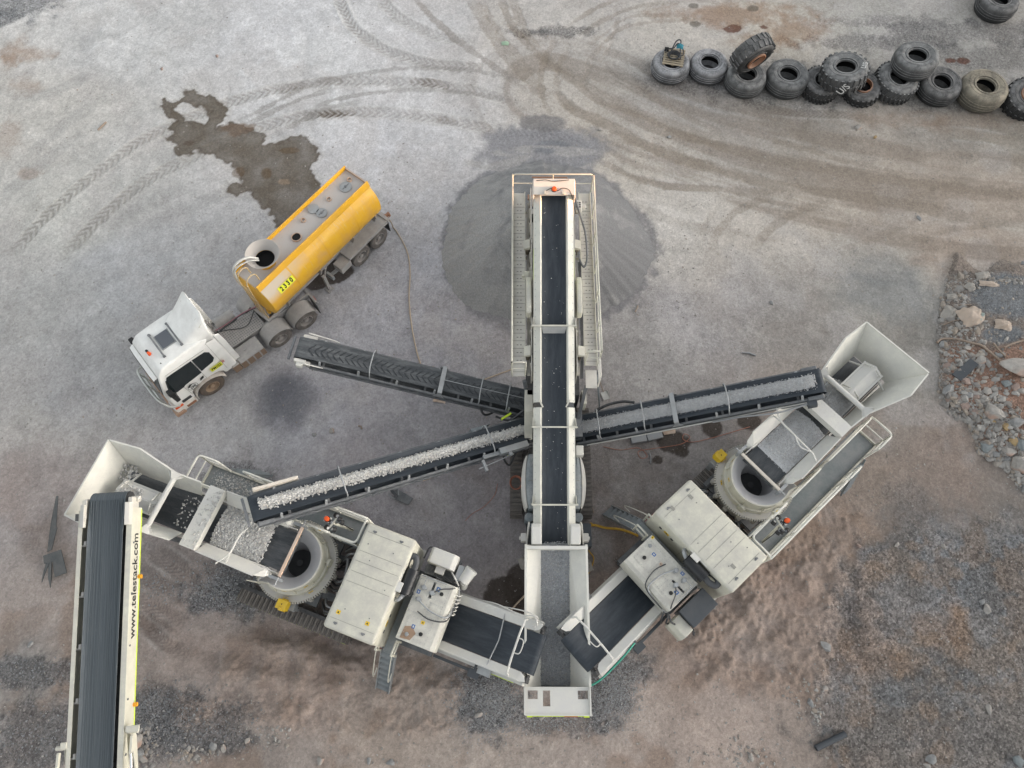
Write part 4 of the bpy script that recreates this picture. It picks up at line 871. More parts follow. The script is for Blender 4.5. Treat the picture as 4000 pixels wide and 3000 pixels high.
    mb = MB(); mb.cyl(bc, bc+Vector((0,0,.05)), .095, 18); mb.build('beacon_base', M_BLACK, ms)
    mb = MB(); mb.lathe([(.078,.05),(.078,.14),(.06,.18),(.001,.19)], bc, 20); mb.build('beacon', M_ORANGE, ms, smooth=40)
    return t
M_LINING = paint("polished_liner", (.42,.42,.43), dust=(.50,.49,.48), amt=.6, rough=.55)
M_HEADC = paint("crushing_head_steel", (.06,.062,.066), dust=(.2,.2,.2), amt=.3, rough=.5)
M_CREAMR = paint("rust_flecked_cream", (.60,.55,.47), dust=(.5,.46,.42), amt=.5, base=.4, grime=(.42,.25,.15), scale=4)
M_RAIL = paint("guard_rail_white", (.74,.73,.66), dust=(.5,.48,.44), amt=.25)
M_SEAM = flat("panel_gap", (.27,.265,.235), .7)
M_ELBOW = flat("grey_rubber_elbow", (.06,.063,.068), .5)
M_RUBBERM = flat("black_filter_shell", (.012,.013,.015), .4)
M_OILST = flat("oil_stain", (.30,.2,.13), .6)
M_HOPPER = paint("hopper_cream", (.63,.62,.555), dust=(.55,.54,.52), amt=.55, base=.35, grime=(.47,.45,.42))
MR = frame((8.186, 5.929), (2.0625, .5534)); ML = frame((-6.988, 3.3057), (.6553, .4930))
crusher(ML, 'left cream cone crusher with coarse pale stone in its feeder and white pump cover', True)
crusher(MR, 'right cream cone crusher with fine grey stone in its feeder and charcoal battery box', False)
# ------------------------------------------------------------------ MOBILE SCREEN (local: x up the main belt, y to its left)
MS = frame((1.3791, -.4324), (1.4459, 15.042))
M_COWL = paint("dusty_blue_grey_cowl", (.11,.14,.155), dust=(.36,.37,.37), amt=.75, base=.3, scale=1.6)
M_SIDEG = paint("grey_side_panel", (.25,.26,.26), dust=(.42,.41,.4), amt=.6, base=.35)
M_CREAMP = paint("walkway_cream_sheet", (.62,.60,.53), dust=(.50,.475,.455), amt=.75, base=.4, scale=2.0)
def side_conveyor(t, P, Q, hw, load, hoops, wide=(), ribs=True, head=True, lipmat=None, label=None):
    """a folding side conveyor: channel frame with troughed belt, hoops, brackets; P foot, Q head in local coordinates"""
    P = Vector(P); Q = Vector(Q); L = (Q-P).length; m = axes(P, Q-P, Vector((-(Q-P).y, (Q-P).x, 0)))
    fr = MB(); fo = hw+.10
    for s in (-1, 1):
        fr.box(.1, L-.15, s*fo-.035, s*fo+.035, -.26, -.12); fr.box(.1, L-.4, s*fo-.03, s*fo+.03, -.55, -.49)
        for k in range(int(L/.9)): x = .3+.9*k; fr.beam((x,s*fo,-.2),(x+.45,s*fo,-.5), .03, .03); fr.beam((x+.45,s*fo,-.5),(x+.9,s*fo,-.2), .03, .03)
    for k in range(int(L/1.2)+1): x = .3+1.2*k; fr.box(x, x+.08, -fo+.035, fo-.035, -.26, -.18)
    fr.box(.1, L-.3, -fo+.035, fo-.035, -.56, -.55)
    f = fr.build('side_conveyor', M_STEEL, t, m, bevel=.006)
    pr = [(-hw,.13),(-hw*.62,.035),(-hw*.3,0),(hw*.3,0),(hw*.62,.035),(hw,.13)]; rows = []
    for k in range(25):
        x = L*k/24; e = max(0, (k-21)/3); rows.append([(x, y, z*(1-.7*e)) for y, z in pr])
    for k in range(1, 9):
        a = math.pi*k/8; rows.append([(L+.14*math.sin(a), y, z*.3-.14+.14*math.cos(a)) for y, z in pr])
    rows.append([(0, y, -.42) for y, z in pr])
    mb = MB(); mb.grid(rows); bl = mb.build('belt', M_BELTC if not load else M_BELT, f, solid=.012, smooth=50)
    if ribs:
        mb = MB()
        for k in range(int(L/.21)):
            x = .15+.21*k
            if x > L-.1: break
            for s in (-1, 1): mb.beam((x,s*.02,.012),(x-.20,s*hw*.55,.034), .028, .02); 
        mb.build('chevron_cleat', M_CLEAT, bl)
    for x in hoops:
        mb = MB(); mb.tube(bez([(x,-fo,-.1),(x+.01,-fo*.98,.2),(x+.05,-fo*.55,.38),(x+.05,fo*.55,.38),(x+.01,fo*.98,.2),(x,fo,-.1)], 5), .022, 8)
        mb.build('belt_hoop', M_GALV, f, smooth=60)
    for x in wide:
        mb = MB(); mb.box(x, x+.16, -fo-.03, fo+.03, .2, .215)
        for s in (-1, 1): mb.box(x, x+.16, s*(fo+.03)-.006, s*(fo+.03)+.006, -.15, .2); mb.plate([(x-.12,s*(fo+.05),-.2),(x+.28,s*(fo+.05),-.2),(x+.18,s*(fo+.05),.02),(x,s*(fo+.05),.02)], .012)
        mb.build('fold_strap', M_GALV, f)
    for k in range(int(L/1.35)):
        x = .9+1.35*k
        for s in (-1, 1):
            mb = MB(); mb.beam((x,s*fo,-.14),(x,s*(hw+.02),.06), .08, .025); mb.cyl((x-.03,s*(hw+.02),.07),(x+.03,s*(hw+.02),.07), .035, 10); mb.build('idler_bracket', M_GALV, f)
    if head:
        for s in (-1, 1): mb = MB(); mb.box(L-.45, L+.02, s*(fo)-.06, s*(fo)+.06, -.24, -.06); mb.cyl((L,s*hw,-.14),(L,s*(fo+.06),-.14), .05, 12); mb.build('head_bearing', lipmat or M_STEELD, f, bevel=.01)
    mb = MB(); mb.tube(bez([(.4,-fo-.07,-.3),(1.5,-fo-.05,-.38),(L*.5,-fo-.06,-.34),(L*.75,-fo-.05,-.32),(L-.5,-fo-.07,-.22)], 5), .022, 6); mb.build('conveyor_cable', M_WHITEC, f, smooth=60)
    if load:
        mat, n, r0, r1, w0, w1, c0, lb = load
        mb = MB(); pts = []; rw = []
        for k in range(60):
            x = .05+(L-.2)*k/59; c = c0*min(1, k/15); rw.append([(x, c+hw*w0*.86*y*(1+.06*math.sin(k*1.7+y*3)), .0+.15*(1-y*y)*min(1,(60-k)/3)) for y in (-1,-.55,0,.55,1)])
        mb.grid(rw)
        for _ in range(n):
            x = .05+(L-.15)*rng.random(); y = max(-1.12, min(1.12, rng.gauss(0, .52))); saw = 1-.20*((x*4.76)%1.0)
            c = c0*min(1, x/2); pts.append((x, c+hw*w0*y*saw, .03+.15*max(0, 1-y*y)))
        stones(mb, pts, r0, r1); o = mb.build('belt_load', mat, None, MS@m); tag(o, lb, 'stone', kind='stuff')
    return f, L
M_CLEAT = paint("belt_cleat", (.02,.024,.028), dust=(.2,.2,.2), amt=.2)
def screen():
    t = thing('mobile_screen', 'tall cream mobile screen in the middle with walkways and three side conveyors', 'screening plant', MS)
    bz = lambda x: 1.5+.2756*x; a = math.atan(.2756); ca = math.cos(a)
    BM = T(-.1, .02, bz(-.1))@Matrix.Rotation(-a, 4, 'Y'); L = 15.85/ca
    # chassis and crawlers
    mb = MB(); mb.box(3.6, 10.6, -.8, .8, .75, 1.25); mb.box(5.2, 7.4, -.95, .95, 1.25, 1.9); mb.box(4.3, 4.7, -.7, .7, .1, .9); mb.box(9.2, 10.2, -.9, .9, 1.25, 3.3)
    for s in (-1, 1):
        mb.beam((9.8,s*.85,1.2),(10.6,s*.8,3.5), .2, .25); mb.beam((10.4,s*.75,1.0),(15.2,s*.78,3.5), .16, .24); mb.beam((3.9,s*.7,1.0),(2.2,s*.6,1.9), .14, .2); mb.box(.3, .5, s*.7-.08, s*.7+.08, 0.0, 1.3); mb.box(16.2, 16.4, s*.72-.08, s*.72+.08, .5, 3.6)
    mb.build('chassis', M_STEELD, t, bevel=.01)
    for s in (-1, 1): crawler(t, 5.55, 9.75, min(s*1.04, s*1.48), max(s*1.04, s*1.48), .8)
    # main belt in its skirted trough
    rows = []
    for k in range(41):
        x = L*k/40; rows.append([(x, y, z) for y, z in ((-.46,.10),(-.36,.02),(-.15,0),(.15,0),(.36,.02),(.46,.10))])
    for k in range(1, 8): b = math.pi*k/7; rows.append([(L+.2*math.sin(b), y, -.2+.2*math.cos(b)) for y in (-.46,-.36,-.15,.15,.36,.46)])
    mb = MB(); mb.grid(rows); mc = mb.build('main_belt', M_BELT, t, BM, solid=.012, smooth=50)
    xs0 = 4.25/ca
    def skirt(x0, x1):
        mb = MB()
        for s in (-1, 1):
            mb.prism([(s*.41,.09),(s*.43,.20),(s*.47,.22),(s*.66,.10),(s*.685,.10),(s*.685,-.32),(s*.66,-.32),(s*.66,.07),(s*.48,.19),(s*.455,.18),(s*.43,.07)], 'x', x0, x1)
        return mb.build('side_skirt', M_CREAMS, mc)
    skirt(xs0+.1, 8.95); skirt(9.12, L-.1)
    mb = MB()
    for s in (-1, 1):
        for k in range(52): x = xs0+.3+.235*k; mb.cyl((x,s*.63,.118),(x,s*.63,.132), .014, 6)
    mb.build('bolt', M_GALV, mc)
    for x in (5.58/ca, 8.0/ca, 11.25/ca):
        mb = MB(); mb.box(x-.025, x+.025, -.74, .74, .25, .29)
        for s in (-1, 1): mb.box(x-.02, x+.02, s*.74-.02, s*.74+.02, -.1, .27); mb.plate([(x,s*.72,.2),(x+.3,s*.70,.14),(x,s*.70,-.1)], .02)
        mb.build('belt_hoop', M_CREAM, mc)
    mb = MB(); mb.plate([(11.25/ca-.03,-.42,.24),(11.25/ca-.03,.42,.24),(11.25/ca-.22,.36,.06),(11.25/ca-.22,-.36,.06)], .012); mb.build('rubber_curtain', M_SIDEG, mc)
    mb = MB(); mb.beam((8.95,.38,.24),(9.2,.5,.26),.05,.05); mb.beam((8.95,-.38,.24),(9.2,-.5,.26),.05,.05); mb.build('skirt_joint', M_CREAM, mc)
    for s in (-1, 1):
        mb = MB(); mb.box(13.3, 14.35, s*.687-.004, s*.687+.004, -.02, .09); mb.build('reflective_strip', M_LIME, mc)
    # head box
    hx = L-.28
    mb = MB(); mb.box(hx, L+.28, -.70, .70, .32, .36); mb.box(L+.24, L+.28, -.70, .70, -.45, .32); mb.box(hx, hx+.04, -.46, .46, .24, .32)
    for s in (-1, 1): mb.box(hx-.1, L+.24, s*.70-.02, s*.70+.02, -.5, .32)
    hb = mb.build('head_hood', M_CREAMH, t, BM, bevel=.012)
    mb = MB(); c = (L-.1, 0, .36); mb.cyl(c, (L-.1,0,.385), .10, 20); mb.build('beacon_base', M_STEELD, hb)
    mb = MB(); mb.lathe([(.082,.385),(.082,.45),(.06,.48),(.001,.485)], (L-.1,0,0), 20); mb.build('beacon', M_ORANGE, hb, smooth=40)
    mb = MB(); mb.tube(bez([(hx+.1,.3,.38),(hx+.2,.1,.4),(hx+.12,-.1,.39),(hx+.22,-.3,.38),(L-.2,-.55,.38),(hx-.6,-.75,.2)], 6), .012, 6); mb.tube(bez([(L+.2,.6,.38),(L+.22,.3,.4),(L+.18,0,.38),(L+.22,-.5,.4)], 6), .012, 6); mb.build('hood_cable', M_BLACK, hb)
    for y in (-.3, .3): mb = MB(); mb.box(hx-.02, hx+.1, y-.03, y+.03, .36, .46); mb.build('hood_hinge', M_CREAM, hb)
    # screen box under the belt, with springs and spring seats
    mb = MB()
    for s in (-1, 1):
        mb.prism([(9.6,3.1),(16.9,3.5),(16.9,4.5),(15.6,4.75),(9.7,4.2)], 'y', s*.76-.015, s*.76+.015)
        mb.box(9.8, 16.8, s*.85-.05, s*.85+.05, 3.55, 3.72)
        for k in range(12): x = 9.95+.6*k; mb.box(x, x+.04, s*.775-.0, s*.775+s*.05, 3.5, 4.2+.03*k) if s > 0 else mb.box(x, x+.04, s*.775-.05, s*.775, 3.5, 4.2+.03*k)
    mb.box(9.7, 16.8, -.74, .74, 3.3, 3.34)
    sb = mb.build('screen_box', M_CREAMD, t)
    for x in (10.4, 14.6):
        for s in (-1, 1):
            mb = MB(); mb.cyl((x,s*.9,3.72),(x,s*.9,4.15), .09, 14); mb.build('spring', M_SPRING, sb); mb = MB(); mb.prism([(s*.78,4.16),(s*1.02,4.16),(s*1.02,4.24),(s*.80,4.34)], 'x', x-.16, x+.2); mb.build('spring_seat', M_CREAM, sb, bevel=.015)
    for s in (-1, 1):
        mb = MB(); mb.prism([(11.6,4.35),(13.0,4.35),(13.0,4.75),(12.8,4.85),(11.8,4.85),(11.6,4.75)], 'y', s*.86-.09, s*.86+.09); mb.build('bearing_guard', M_CREAM, sb, bevel=.05, seg=3)
    mb = MB(); mb.box(15.8, 16.2, -1.06, -.84, 4.5, 4.72); mb.cyl((16.0,-1.04,4.6),(16.0,-1.22,4.6), .08, 14); mb.build('drive_motor', M_CREAMW, sb, bevel=.03)
    q = MB()
    for i in range(3):
        for j in range(2): q.box(15.87+.09*i, 15.93+.09*i, -1.03+.11*j, -.95+.11*j, 4.721, 4.724)
    q.build('motor_slot', M_STEELD, sb)
    mb = MB(); mb.tube(bez([(16.6,-.72,5.4),(16.1,-.82,4.9),(15.4,-1.0,4.8),(14.7,-1.16,4.7),(13.9,-1.2,4.5),(13.6,-1.1,4.4),(13.8,-.98,4.4),(14.2,-.9,4.4)], 6), .035, 8); mb.build('hydraulic_hose', M_STEEL, sb, smooth=60)
    for k in range(3):
        mb = MB(); mb.tube(bez([(13.8,-.90-.035*k,4.4),(12.9,-.92-.03*k,4.36+.02*(k%2)),(11.8,-.93-.035*k,4.2),(10.6,-.92-.03*k,4.15),(9.6,-.9-.04*k,3.8)], 6), .02, 6); mb.build('hydraulic_hose', M_RUBBER, sb, smooth=60)
    mb = MB(); mb.box(13.0, 13.3, .86, 1.06, 4.55, 4.6); mb.box(13.05, 13.12, 1.02, 1.1, 4.6, 4.72); mb.box(13.0, 13.35, .72, .86, 4.5, 4.53); mb.build('sensor_bracket', M_CREAM, sb)
    # walkways either side, guard rails all round
    for s, y0, y1, x0 in ((1, .97, 1.40, 9.65), (-1, 1.05, 1.48, 10.05)):
        mb = MB(); mb.box(x0, 17.1, min(s*y0,s*y1), max(s*y0,s*y1), 3.86, 3.9); wk = mb.build('walkway', M_CREAMP, t)
        mb = MB()
        for e in (y0, y1): mb.box(x0, 17.1, s*e-.015, s*e+.015, 3.82, 4.0)
        for k in range(4): mb.beam((10.4+2*k,s*.8,3.6),(10.4+2*k,s*y1,3.84), .06, .08)
        mb.build('kick_plate', M_CREAM, wk)
        mb = MB()
        for k in range(int((16.9-x0)/.29)):
            x = x0+.15+.29*k; mb.box(x-.006, x+.006, s*y0, s*y1, 3.9005, 3.906) if s > 0 else mb.box(x-.006, x+.006, s*y1, s*y0, 3.9005, 3.906)
            for f in (.35, .62): y = s*(y0+(y1-y0)*f); mb.box(x+.12, x+.15, y-.03, y+.03, 3.9005, 3.904)
        mb.build('tread_slot', M_SLOT, wk)
        mb = MB(); yo = s*(y1+.03); rail(mb, [(x0+.05,yo,3.9),(17.15,yo,3.9)], 1.05, .027); rail(mb, [(x0+.05,yo,3.9),(x0+.05,s*y0,3.9)], 1.05, .027); mb.build('guard_rail', M_CREAM, wk, smooth=60)
    mb = MB(); rail(mb, [(17.15,1.43,3.9),(17.15,-1.51,3.9)], 1.05, .027); mb.tube([(17.15,1.43,4.95),(17.15,1.43,3.9)], .027, 7); mb.build('end_rail', M_CREAM, t, smooth=60)
    mb = MB(); mb.box(17.3, 17.5, -.75, .85, 3.2, 3.3); mb.tube([(17.6,.7,4.2),(17.6,-.6,4.2),(17.45,-.7,3.8)], .03, 7); mb.build('tail_bar', M_RUST, t)
    mb = MB(); mb.plate([(9.3,-1.08,3.7),(9.3,-1.46,3.7),(9.95,-1.46,3.7),(9.95,-1.08,3.7)], .03); rail(mb, [(9.35,-1.48,3.72),(10.0,-1.48,3.72)], .9, .027); ap = mb.build('access_platform', M_CREAMP, t)
    ld = MB()
    for x in (9.6, 9.95): ld.beam((x,-1.5,3.6),(x-.25,-1.98,.1), .03, .06)
    for k in range(10): f = (k+.5)/10; ld.beam((9.6-.25*f,-1.5-.48*f,3.6-3.5*f),(9.95-.25*f,-1.5-.48*f,3.6-3.5*f), .06, .03)
    ld.build('ladder', M_GRATE, t)
    # engine and hydraulics bays: dusty rounded cowls with a cream outer rib
    for s in (-1, 1):
        rows = []
        for k in range(13):
            x = 5.42+1.86*k/12; e = math.sin(math.pi*k/12)**.5; yo = .86+.10*e
            rows.append([(x, s*.60, 2.62), (x, s*.80, 2.66), (x, s*(yo-.02), 2.58), (x, s*yo, 2.40), (x, s*yo, 1.5)])
        mb = MB(); mb.grid(rows); mb.plate([rows[0][i] for i in range(5)]+[(5.42,s*.6,1.5)], .01); mb.plate([rows[-1][i] for i in range(5)]+[(7.28,s*.6,1.5)], .01); cw = mb.build('engine_cowl', M_COWL, t, smooth=45)
        mb = MB(); rows = []
        for k in range(13):
            x = 5.45+1.8*k/12; e = math.sin(math.pi*(k+.3)/12.6)**.5; yo = .86+.10*e; rows.append([(x, s*(yo-.01), 2.60), (x, s*(yo+.12*e), 2.50), (x, s*(yo+.12*e), 1.7)])
        mb.grid(rows); mb.build('cowl_rib', M_CREAMD, cw, solid=.03, smooth=50)
        mb = MB(); mb.box(6.36, 6.368, min(s*.62,s*.86), max(s*.62,s*.86), 2.60, 2.672); mb.build('panel_seam', M_SEAM, cw)
        mb = MB(); mb.cyl((5.2,s*.82,1.4),(5.2,s*.82,2.3), .16, 16); mb.cyl((4.95,s*.74,1.5),(4.95,s*.74,2.2), .1, 12); mb.box(4.5, 5.4, s*.78-.1, s*.78+.1, 1.2, 1.6); mb.build('exhaust_unit', M_COWL, t, bevel=.02)
        for k in range(3): mb = MB(); mb.tube(bez([(4.3,s*(.72+.05*k),1.6),(4.8,s*(.8+.05*k),1.9),(5.3,s*(.86+.04*k),1.7)], 5), .022, 6); mb.build('hydraulic_hose', M_RUBBER, t, smooth=60)
    mb = MB(); mb.box(4.35, 5.15, -1.32, -1.0, .9, 1.55); mb.build('tool_box', M_CHARCOAL, t, bevel=.015)
    mb = MB(); mb.box(7.15, 7.5, -1.0, -.74, 2.7, 3.0); mb.build('control_cabinet', M_CREAMW, t, bevel=.02)
    mb = MB(); mb.box(9.0, 9.5, -1.16, -1.0, 2.3, 3.0); mb.build('terminal_box', M_CREAM, t, bevel=.015)
    mb = MB(); mb.prism([(7.9,2.3),(9.4,2.3),(9.4,3.3),(8.6,3.3)], 'y', .70, .98); mb.build('chute_guard', M_CREAM, t, bevel=.02)
    mb = MB(); mb.prism([(8.0,1.6),(9.9,1.6),(9.9,3.2),(8.0,2.9)], 'y', -.72, .68); mb.build('collecting_chute', M_STEEL, t)
    mb = MB(); mb.box(8.0, 8.9, -1.05, -.75, 1.9, 2.4); mb.beam((8.6,-.9,2.2),(9.4,-1.1,3.6),.12,.12); mb.build('hinge_frame', M_STEEL, t, bevel=.01); mb = MB(); mb.beam((9.2,.8,2.4),(9.6,1.0,3.6),.12,.12); mb.build('hinge_strut', M_STEEL, t, bevel=.01)
    for q in ([(7.9,.9,2.0),(7.6,1.3,1.6),(7.3,1.5,1.2),(7.5,1.7,1.4),(7.9,1.6,1.8)], [(9.7,1.1,2.2),(9.3,1.9,1.6),(9.0,2.4,1.8),(9.3,2.6,2.1)], [(9.0,1.0,2.3),(8.7,1.5,2.1),(8.8,2.0,2.2)]):
        mb = MB(); mb.tube(bez(q, 6), .04, 8); mb.build('hydraulic_hose', M_RUBBER, t, smooth=60)
    for p, q in (((8.95,1.45,2.1),(8.7,1.8,2.15)), ((7.5,1.55,1.9),(7.5,1.9,1.95))):
        mb = MB(); mb.beam(p, q, .07, .07); mb.build('lime_cover', M_LIME, t)
    # feed hopper
    mb = MB()
    for s in (-1, 1):
        A0, A1 = (-.02, s*.97, 2.52), (4.15, s*.96, 3.22); B0, B1 = (-.02, s*.47, bz(0)+.13), (4.15, s*.44, bz(4.15)+.10)
        if s < 0: A0 = (-.02, -1.0, 2.52)
        mb.plate([A0, A1, B1, B0], .03); mb.beam(A0, A1, .07, .05); mb.plate([A0, A1, (4.15,s*.97,2.3), (-.02,s*.98,1.2)], .03)
    hp = mb.build('feed_hopper', M_HOPPER, t)
    mb = MB()
    for s in (-1, 1):
        for k in range(11): x = .25+.37*k; z = 2.4+.168*x; mb.cyl((x,s*.90,z-.02),(x,s*.89,z), .016, 6)
    mb.build('bolt', M_GALV, hp)
    ep = MB(); ep.box(-.06, -.02, -1.0, .97, 1.3, 2.52)
    out = [(-.06,.97),(-.06,-1.02),(-.82,-1.06),(-.82,.90)]
    # end plate with two hand slots and a window: built as strips round the openings
    zt = 2.5
    for x0, x1, y0, y1 in ((-.12,-.02,-1.02,.97),(-.36,-.12,-1.02,-.92),(-.36,-.12,-.62,.22),(-.36,-.12,.44,.60),(-.36,-.12,.90,.97),(-.56,-.36,-1.02,.22),(-.56,-.36,.44,.97),(-.80,-.56,-1.02,.97)):
        ep.box(x0, x1, y0, y1, zt-.02, zt)
    ep.box(-.82, -.78, -1.04, .97, 1.9, zt+.03)
    for s in (-1, 1): ep.prism([(-.80,1.9),(-.02,1.4),(-.02,2.6),(-.80,2.55)], 'y', s*.99-.02, s*.99+.02)
    ep.build('end_plate', M_CREAMW, hp)
    mb = MB(); mb.box(-.86, -.83, -.95, .88, 2.1, 2.14)
    for y in (-.9, .84): mb.box(-.88, -.82, y-.08, y+.08, 2.0, 2.2)
    mb.build('reflective_strip', M_LIME, hp)
    q = MB(); q.box(-.86, -.84, -.62, -.2, 2.3, 2.34); q.build('red_stripe', M_RED, hp)
    mb = MB(); mb.box(4.0, 4.1, -1.0, .97, 3.2, 3.26); mb.box(4.0, 4.03, -.95, .92, 3.02, 3.2); mb.build('cross_plate', M_CREAMW, hp)
    for s in (-1, 1):
        mb = MB(); mb.prism([(4.15,2.8),(4.75,2.9),(4.8,3.3),(4.65,3.45),(4.35,3.35),(4.15,3.25)], 'y', s*.62-.16, s*.62+.16); mb.build('hopper_hinge', M_CREAMW, hp, bevel=.03)
        mb = MB(); mb.box(4.35, 4.62, s*1.02-.09, s*1.02+.09, 2.3, 2.6); mb.cyl((4.48,s*.9,2.45),(4.48,s*1.16,2.45), .06, 14); mb.beam((4.3,s*.92,2.5),(4.9,s*.85,2.9),.06,.2); mb.build('latch', M_CREAMD, hp, bevel=.02)
    # stone in the hopper
    mb = MB(); rows = []
    for k in range(18):
        x = .0+4.25*k/17; wd = (.47+.03*math.sin(k*.5)) if x > 1.0 else .52+.03*math.sin(k*2); rows.append([(x, .0+y*wd*.98, bz(x)+.13+.05*(1-y*y)) for y in (-1,-.6,-.2,.2,.6,1)])
    mb.grid(rows); pts = []
    for _ in range(4200): x = 4.2*rng.random(); y = rng.random()*2-1; pts.append((x, y*(.46 if x > 1.0 else .52), bz(x)+.15+.05*(1-y*y)))
    for _ in range(150): pts.append((4.05+.25*rng.random(), (rng.random()-.5)*.7, bz(4.2)+.2+.1*rng.random()))
    stones(mb, pts, .014, .032); o = mb.build('crushed_stone', M_HOPST, None, MS.copy()); tag(o, 'grey crushed stone filling the feed hopper at the bottom of the middle screen', 'stone', kind='stuff')
    mb = MB(); stones(mb, [(4.6+10.5*rng.random(), .02+(rng.random()-.5)*.6, 0) for _ in range(1)], .01, .02); mb.v = []; mb.f = []
    stones(mb, [(x, (rng.random()-.5)*.7, bz(x)+.03) for x in [4.4+10.8*rng.random() for _ in range(60)]], .010, .022); o = mb.build('loose_chips', M_COARSE, None, MS.copy()); tag(o, 'scattered white chips riding up the long black middle belt', 'stone', kind='stuff')
    # side conveyors
    f, L1 = side_conveyor(t, (9.35,.6,2.0), (10.75,8.72,3.75), .38, None, (1.0, 2.0, 5.9), (3.35,), True, True, M_CREAMD)
    mb = MB(); mb.box(L1-.3, L1+.1, .40, .52, -.3, -.02); mb.box(L1-.22,L1+.0,.5,.66,-.25,-.05); mb.build('drive_drum', M_CREAMW, f, bevel=.02)
    mb = MB(); mb.tube(bez([(L1-.1,.55,-.02),(L1-.3,.6,.12),(L1-.6,.56,.0),(L1-.9,.52,-.1)], 5), .02, 6); mb.build('hydraulic_hose', M_WHITEC, f, smooth=60)
    mb = MB(); mb.beam((.2,0,.33),(3.4,.02,.26), .02, .02); mb.build('stay_wire', M_GALV, f)
    mb = MB(); mb.tube(bez([(L1-.1,-.62,-.1),(L1-.8,-.6,-.14),(L1-1.2,-.58,-.2)], 4), .03, 6); mb.build('guard_bar', M_WHITEC, f)
    f, L2 = side_conveyor(t, (8.45,.55,2.1), (4.9,9.05,5.0), .40, (M_COARSE, 3600, .026, .052, .50, .4, -.05, 'coarse pale stone heaped along the left side conveyor belt of the screen'), (1.9, 7.0), (), True, True, M_STEEL)
    mb = MB(); mb.box(.6, 1.7, .40, .62, -.1, .12); mb.box(1.6,2.3,.45,.58,-.1,.0); mb.box(1.3, 1.42, .64, .76, .0, .14); mb.beam((1.2,.7,-.05),(2.6,.85,-.05),.03,.03); mb.box(2.3,2.4,.6,1.0,-.1,.0); mb.build('fold_frame', M_GALV, f, bevel=.01)
    mb = MB(); mb.box(1.7, 2.3, -.62, -.5, -.35, -.1); mb.plate([(1.5,-.64,-.2),(2.3,-.64,-.3),(2.2,-.64,-.5),(1.6,-.64,-.45)], .012); mb.build('fold_cover', M_COWL, f)
    mb = MB(); mb.box(L2-1.4, L2-.05, -.56, -.47, .02, .2); mb.build('head_skirt', M_CREAMR, f, bevel=.01)
    fm = MB(); fm.beam((5.2,-.45,-.4),(5.35,-.75,-1.6), .1, .1); fm.beam((5.35,-.75,-1.6),(4.95,-1.1,-3.05), .08, .08)
    fm.build('support_leg', M_STEEL, f); 
    f, L3 = side_conveyor(t, (8.35,-.7,2.1), (9.08,-8.42,4.95), .40, (M_FINEL, 7000, .012, .024, .70, .6, .03, 'fine grey stone spread along the right side conveyor belt of the screen'), (1.0, 2.55, 5.35), (3.55,), True, True, M_STEEL)
    mb = MB(); mb.box(L3-.5, L3-.2, -.72, -.5, -.45, -.12); mb.build('drive_drum', M_CHARCOAL, f, bevel=.02)
    mb = MB(); mb.tube(bez([(.9,.55,-.1),(1.4,.7,-.15),(1.9,.72,-.2),(2.3,.6,-.2)], 5), .05, 8); mb.build('hydraulic_hose', M_RUBBER, f, smooth=60)
    mb = MB(); mb.tube(bez([(L3-.3,-.6,-.2),(L3-1.4,-.72,-.22),(L3-2.6,-.62,-.25),(L3-3.5,-.6,-.3)], 5), .03, 6); mb.build('conveyor_cable', M_GREYRUB, f, smooth=60)
    return t
M_CREAMS = paint("skirt_cream", (.61,.60,.525), dust=(.52,.51,.49), amt=.4, base=.25)
M_CREAMH = paint("hood_cream", (.68,.62,.54), dust=(.56,.52,.5), amt=.5, base=.3)  # pinkish warmth of the low sun is put into this cream
M_SPRING = paint("old_spring", (.22,.19,.14), dust=(.4,.37,.33), amt=.4)
M_SLOT = flat("walkway_slot", (.2,.19,.17), .8)
screen()
# the cone of fines under the screen
rows = []; PC = MS@Vector((17.55, .05, 0))
n = 240; mb = MB(); tone = []
def pile_z(r, a, x, y):
    z = 3.35*max(0, 1-r); z = 2.9+.1*(z-2.9) if z > 2.9 else z
    return z
rr = [0,.04,.08,.12,.16]+[.2+.82*k/40 for k in range(41)]; nz = lambda a, s: math.sin(a*3+s)+.6*math.sin(a*5.3+s*2)+.4*math.sin(a*11+s*.7)
for r in rr:
    row = []
    for k in range(n+1):
        a = 2*math.pi*k/n; wob = 1+(.03*nz(a, 1.3)+.006*math.sin(a*41)+.006*math.sin(a*67+1))*r; x, y = 4.12*r*wob*math.cos(a), 4.48*r*wob*math.sin(a)
        z = pile_z(r, a, x, y)+.012*math.sin(a*23+r*9)*r*(1-r)*2+.02*nz(a*1.0, r*5)*(1-r)*r*2-.03*(r > 1)
        row.append((x, y, z)); tone.append((a, r))
    rows.append(row)
mb.grid(rows)
m, t_, p = _nodes("stone_dust"); tc = N(t_, "ShaderNodeTexCoord"); n1 = N(t_, "ShaderNodeTexNoise", Scale=.9, Detail=7.0, Roughness=.6, Distortion=.6); n2 = N(t_, "ShaderNodeTexNoise", Scale=16.0, Detail=7.0, Roughness=.85)
sx = N(t_, "ShaderNodeSeparateXYZ"); t_.links.new(tc.outputs["Object"], sx.inputs[0])
for q in (n1, n2): t_.links.new(tc.outputs["Object"], q.inputs["Vector"])
g = math_(t_, 'ADD', ramp(t_, sx.outputs[1], -.3, 2.6, 0, .34), n1.outputs[0]); c = mixc(t_, ramp(t_, g, .56, .80), (.19,.19,.194), (.31,.305,.297))  # left flank paler: drier fines, and side light put into the colour
c = mixc(t_, 1.0, c, mixc(t_, ramp(t_, n2.outputs[0], .38, .62), (.76,.76,.76), (1.2,1.2,1.2)), 'MULTIPLY'); t_.links.new(c, p.inputs["Base Color"]); p.inputs["Roughness"].default_value = .95
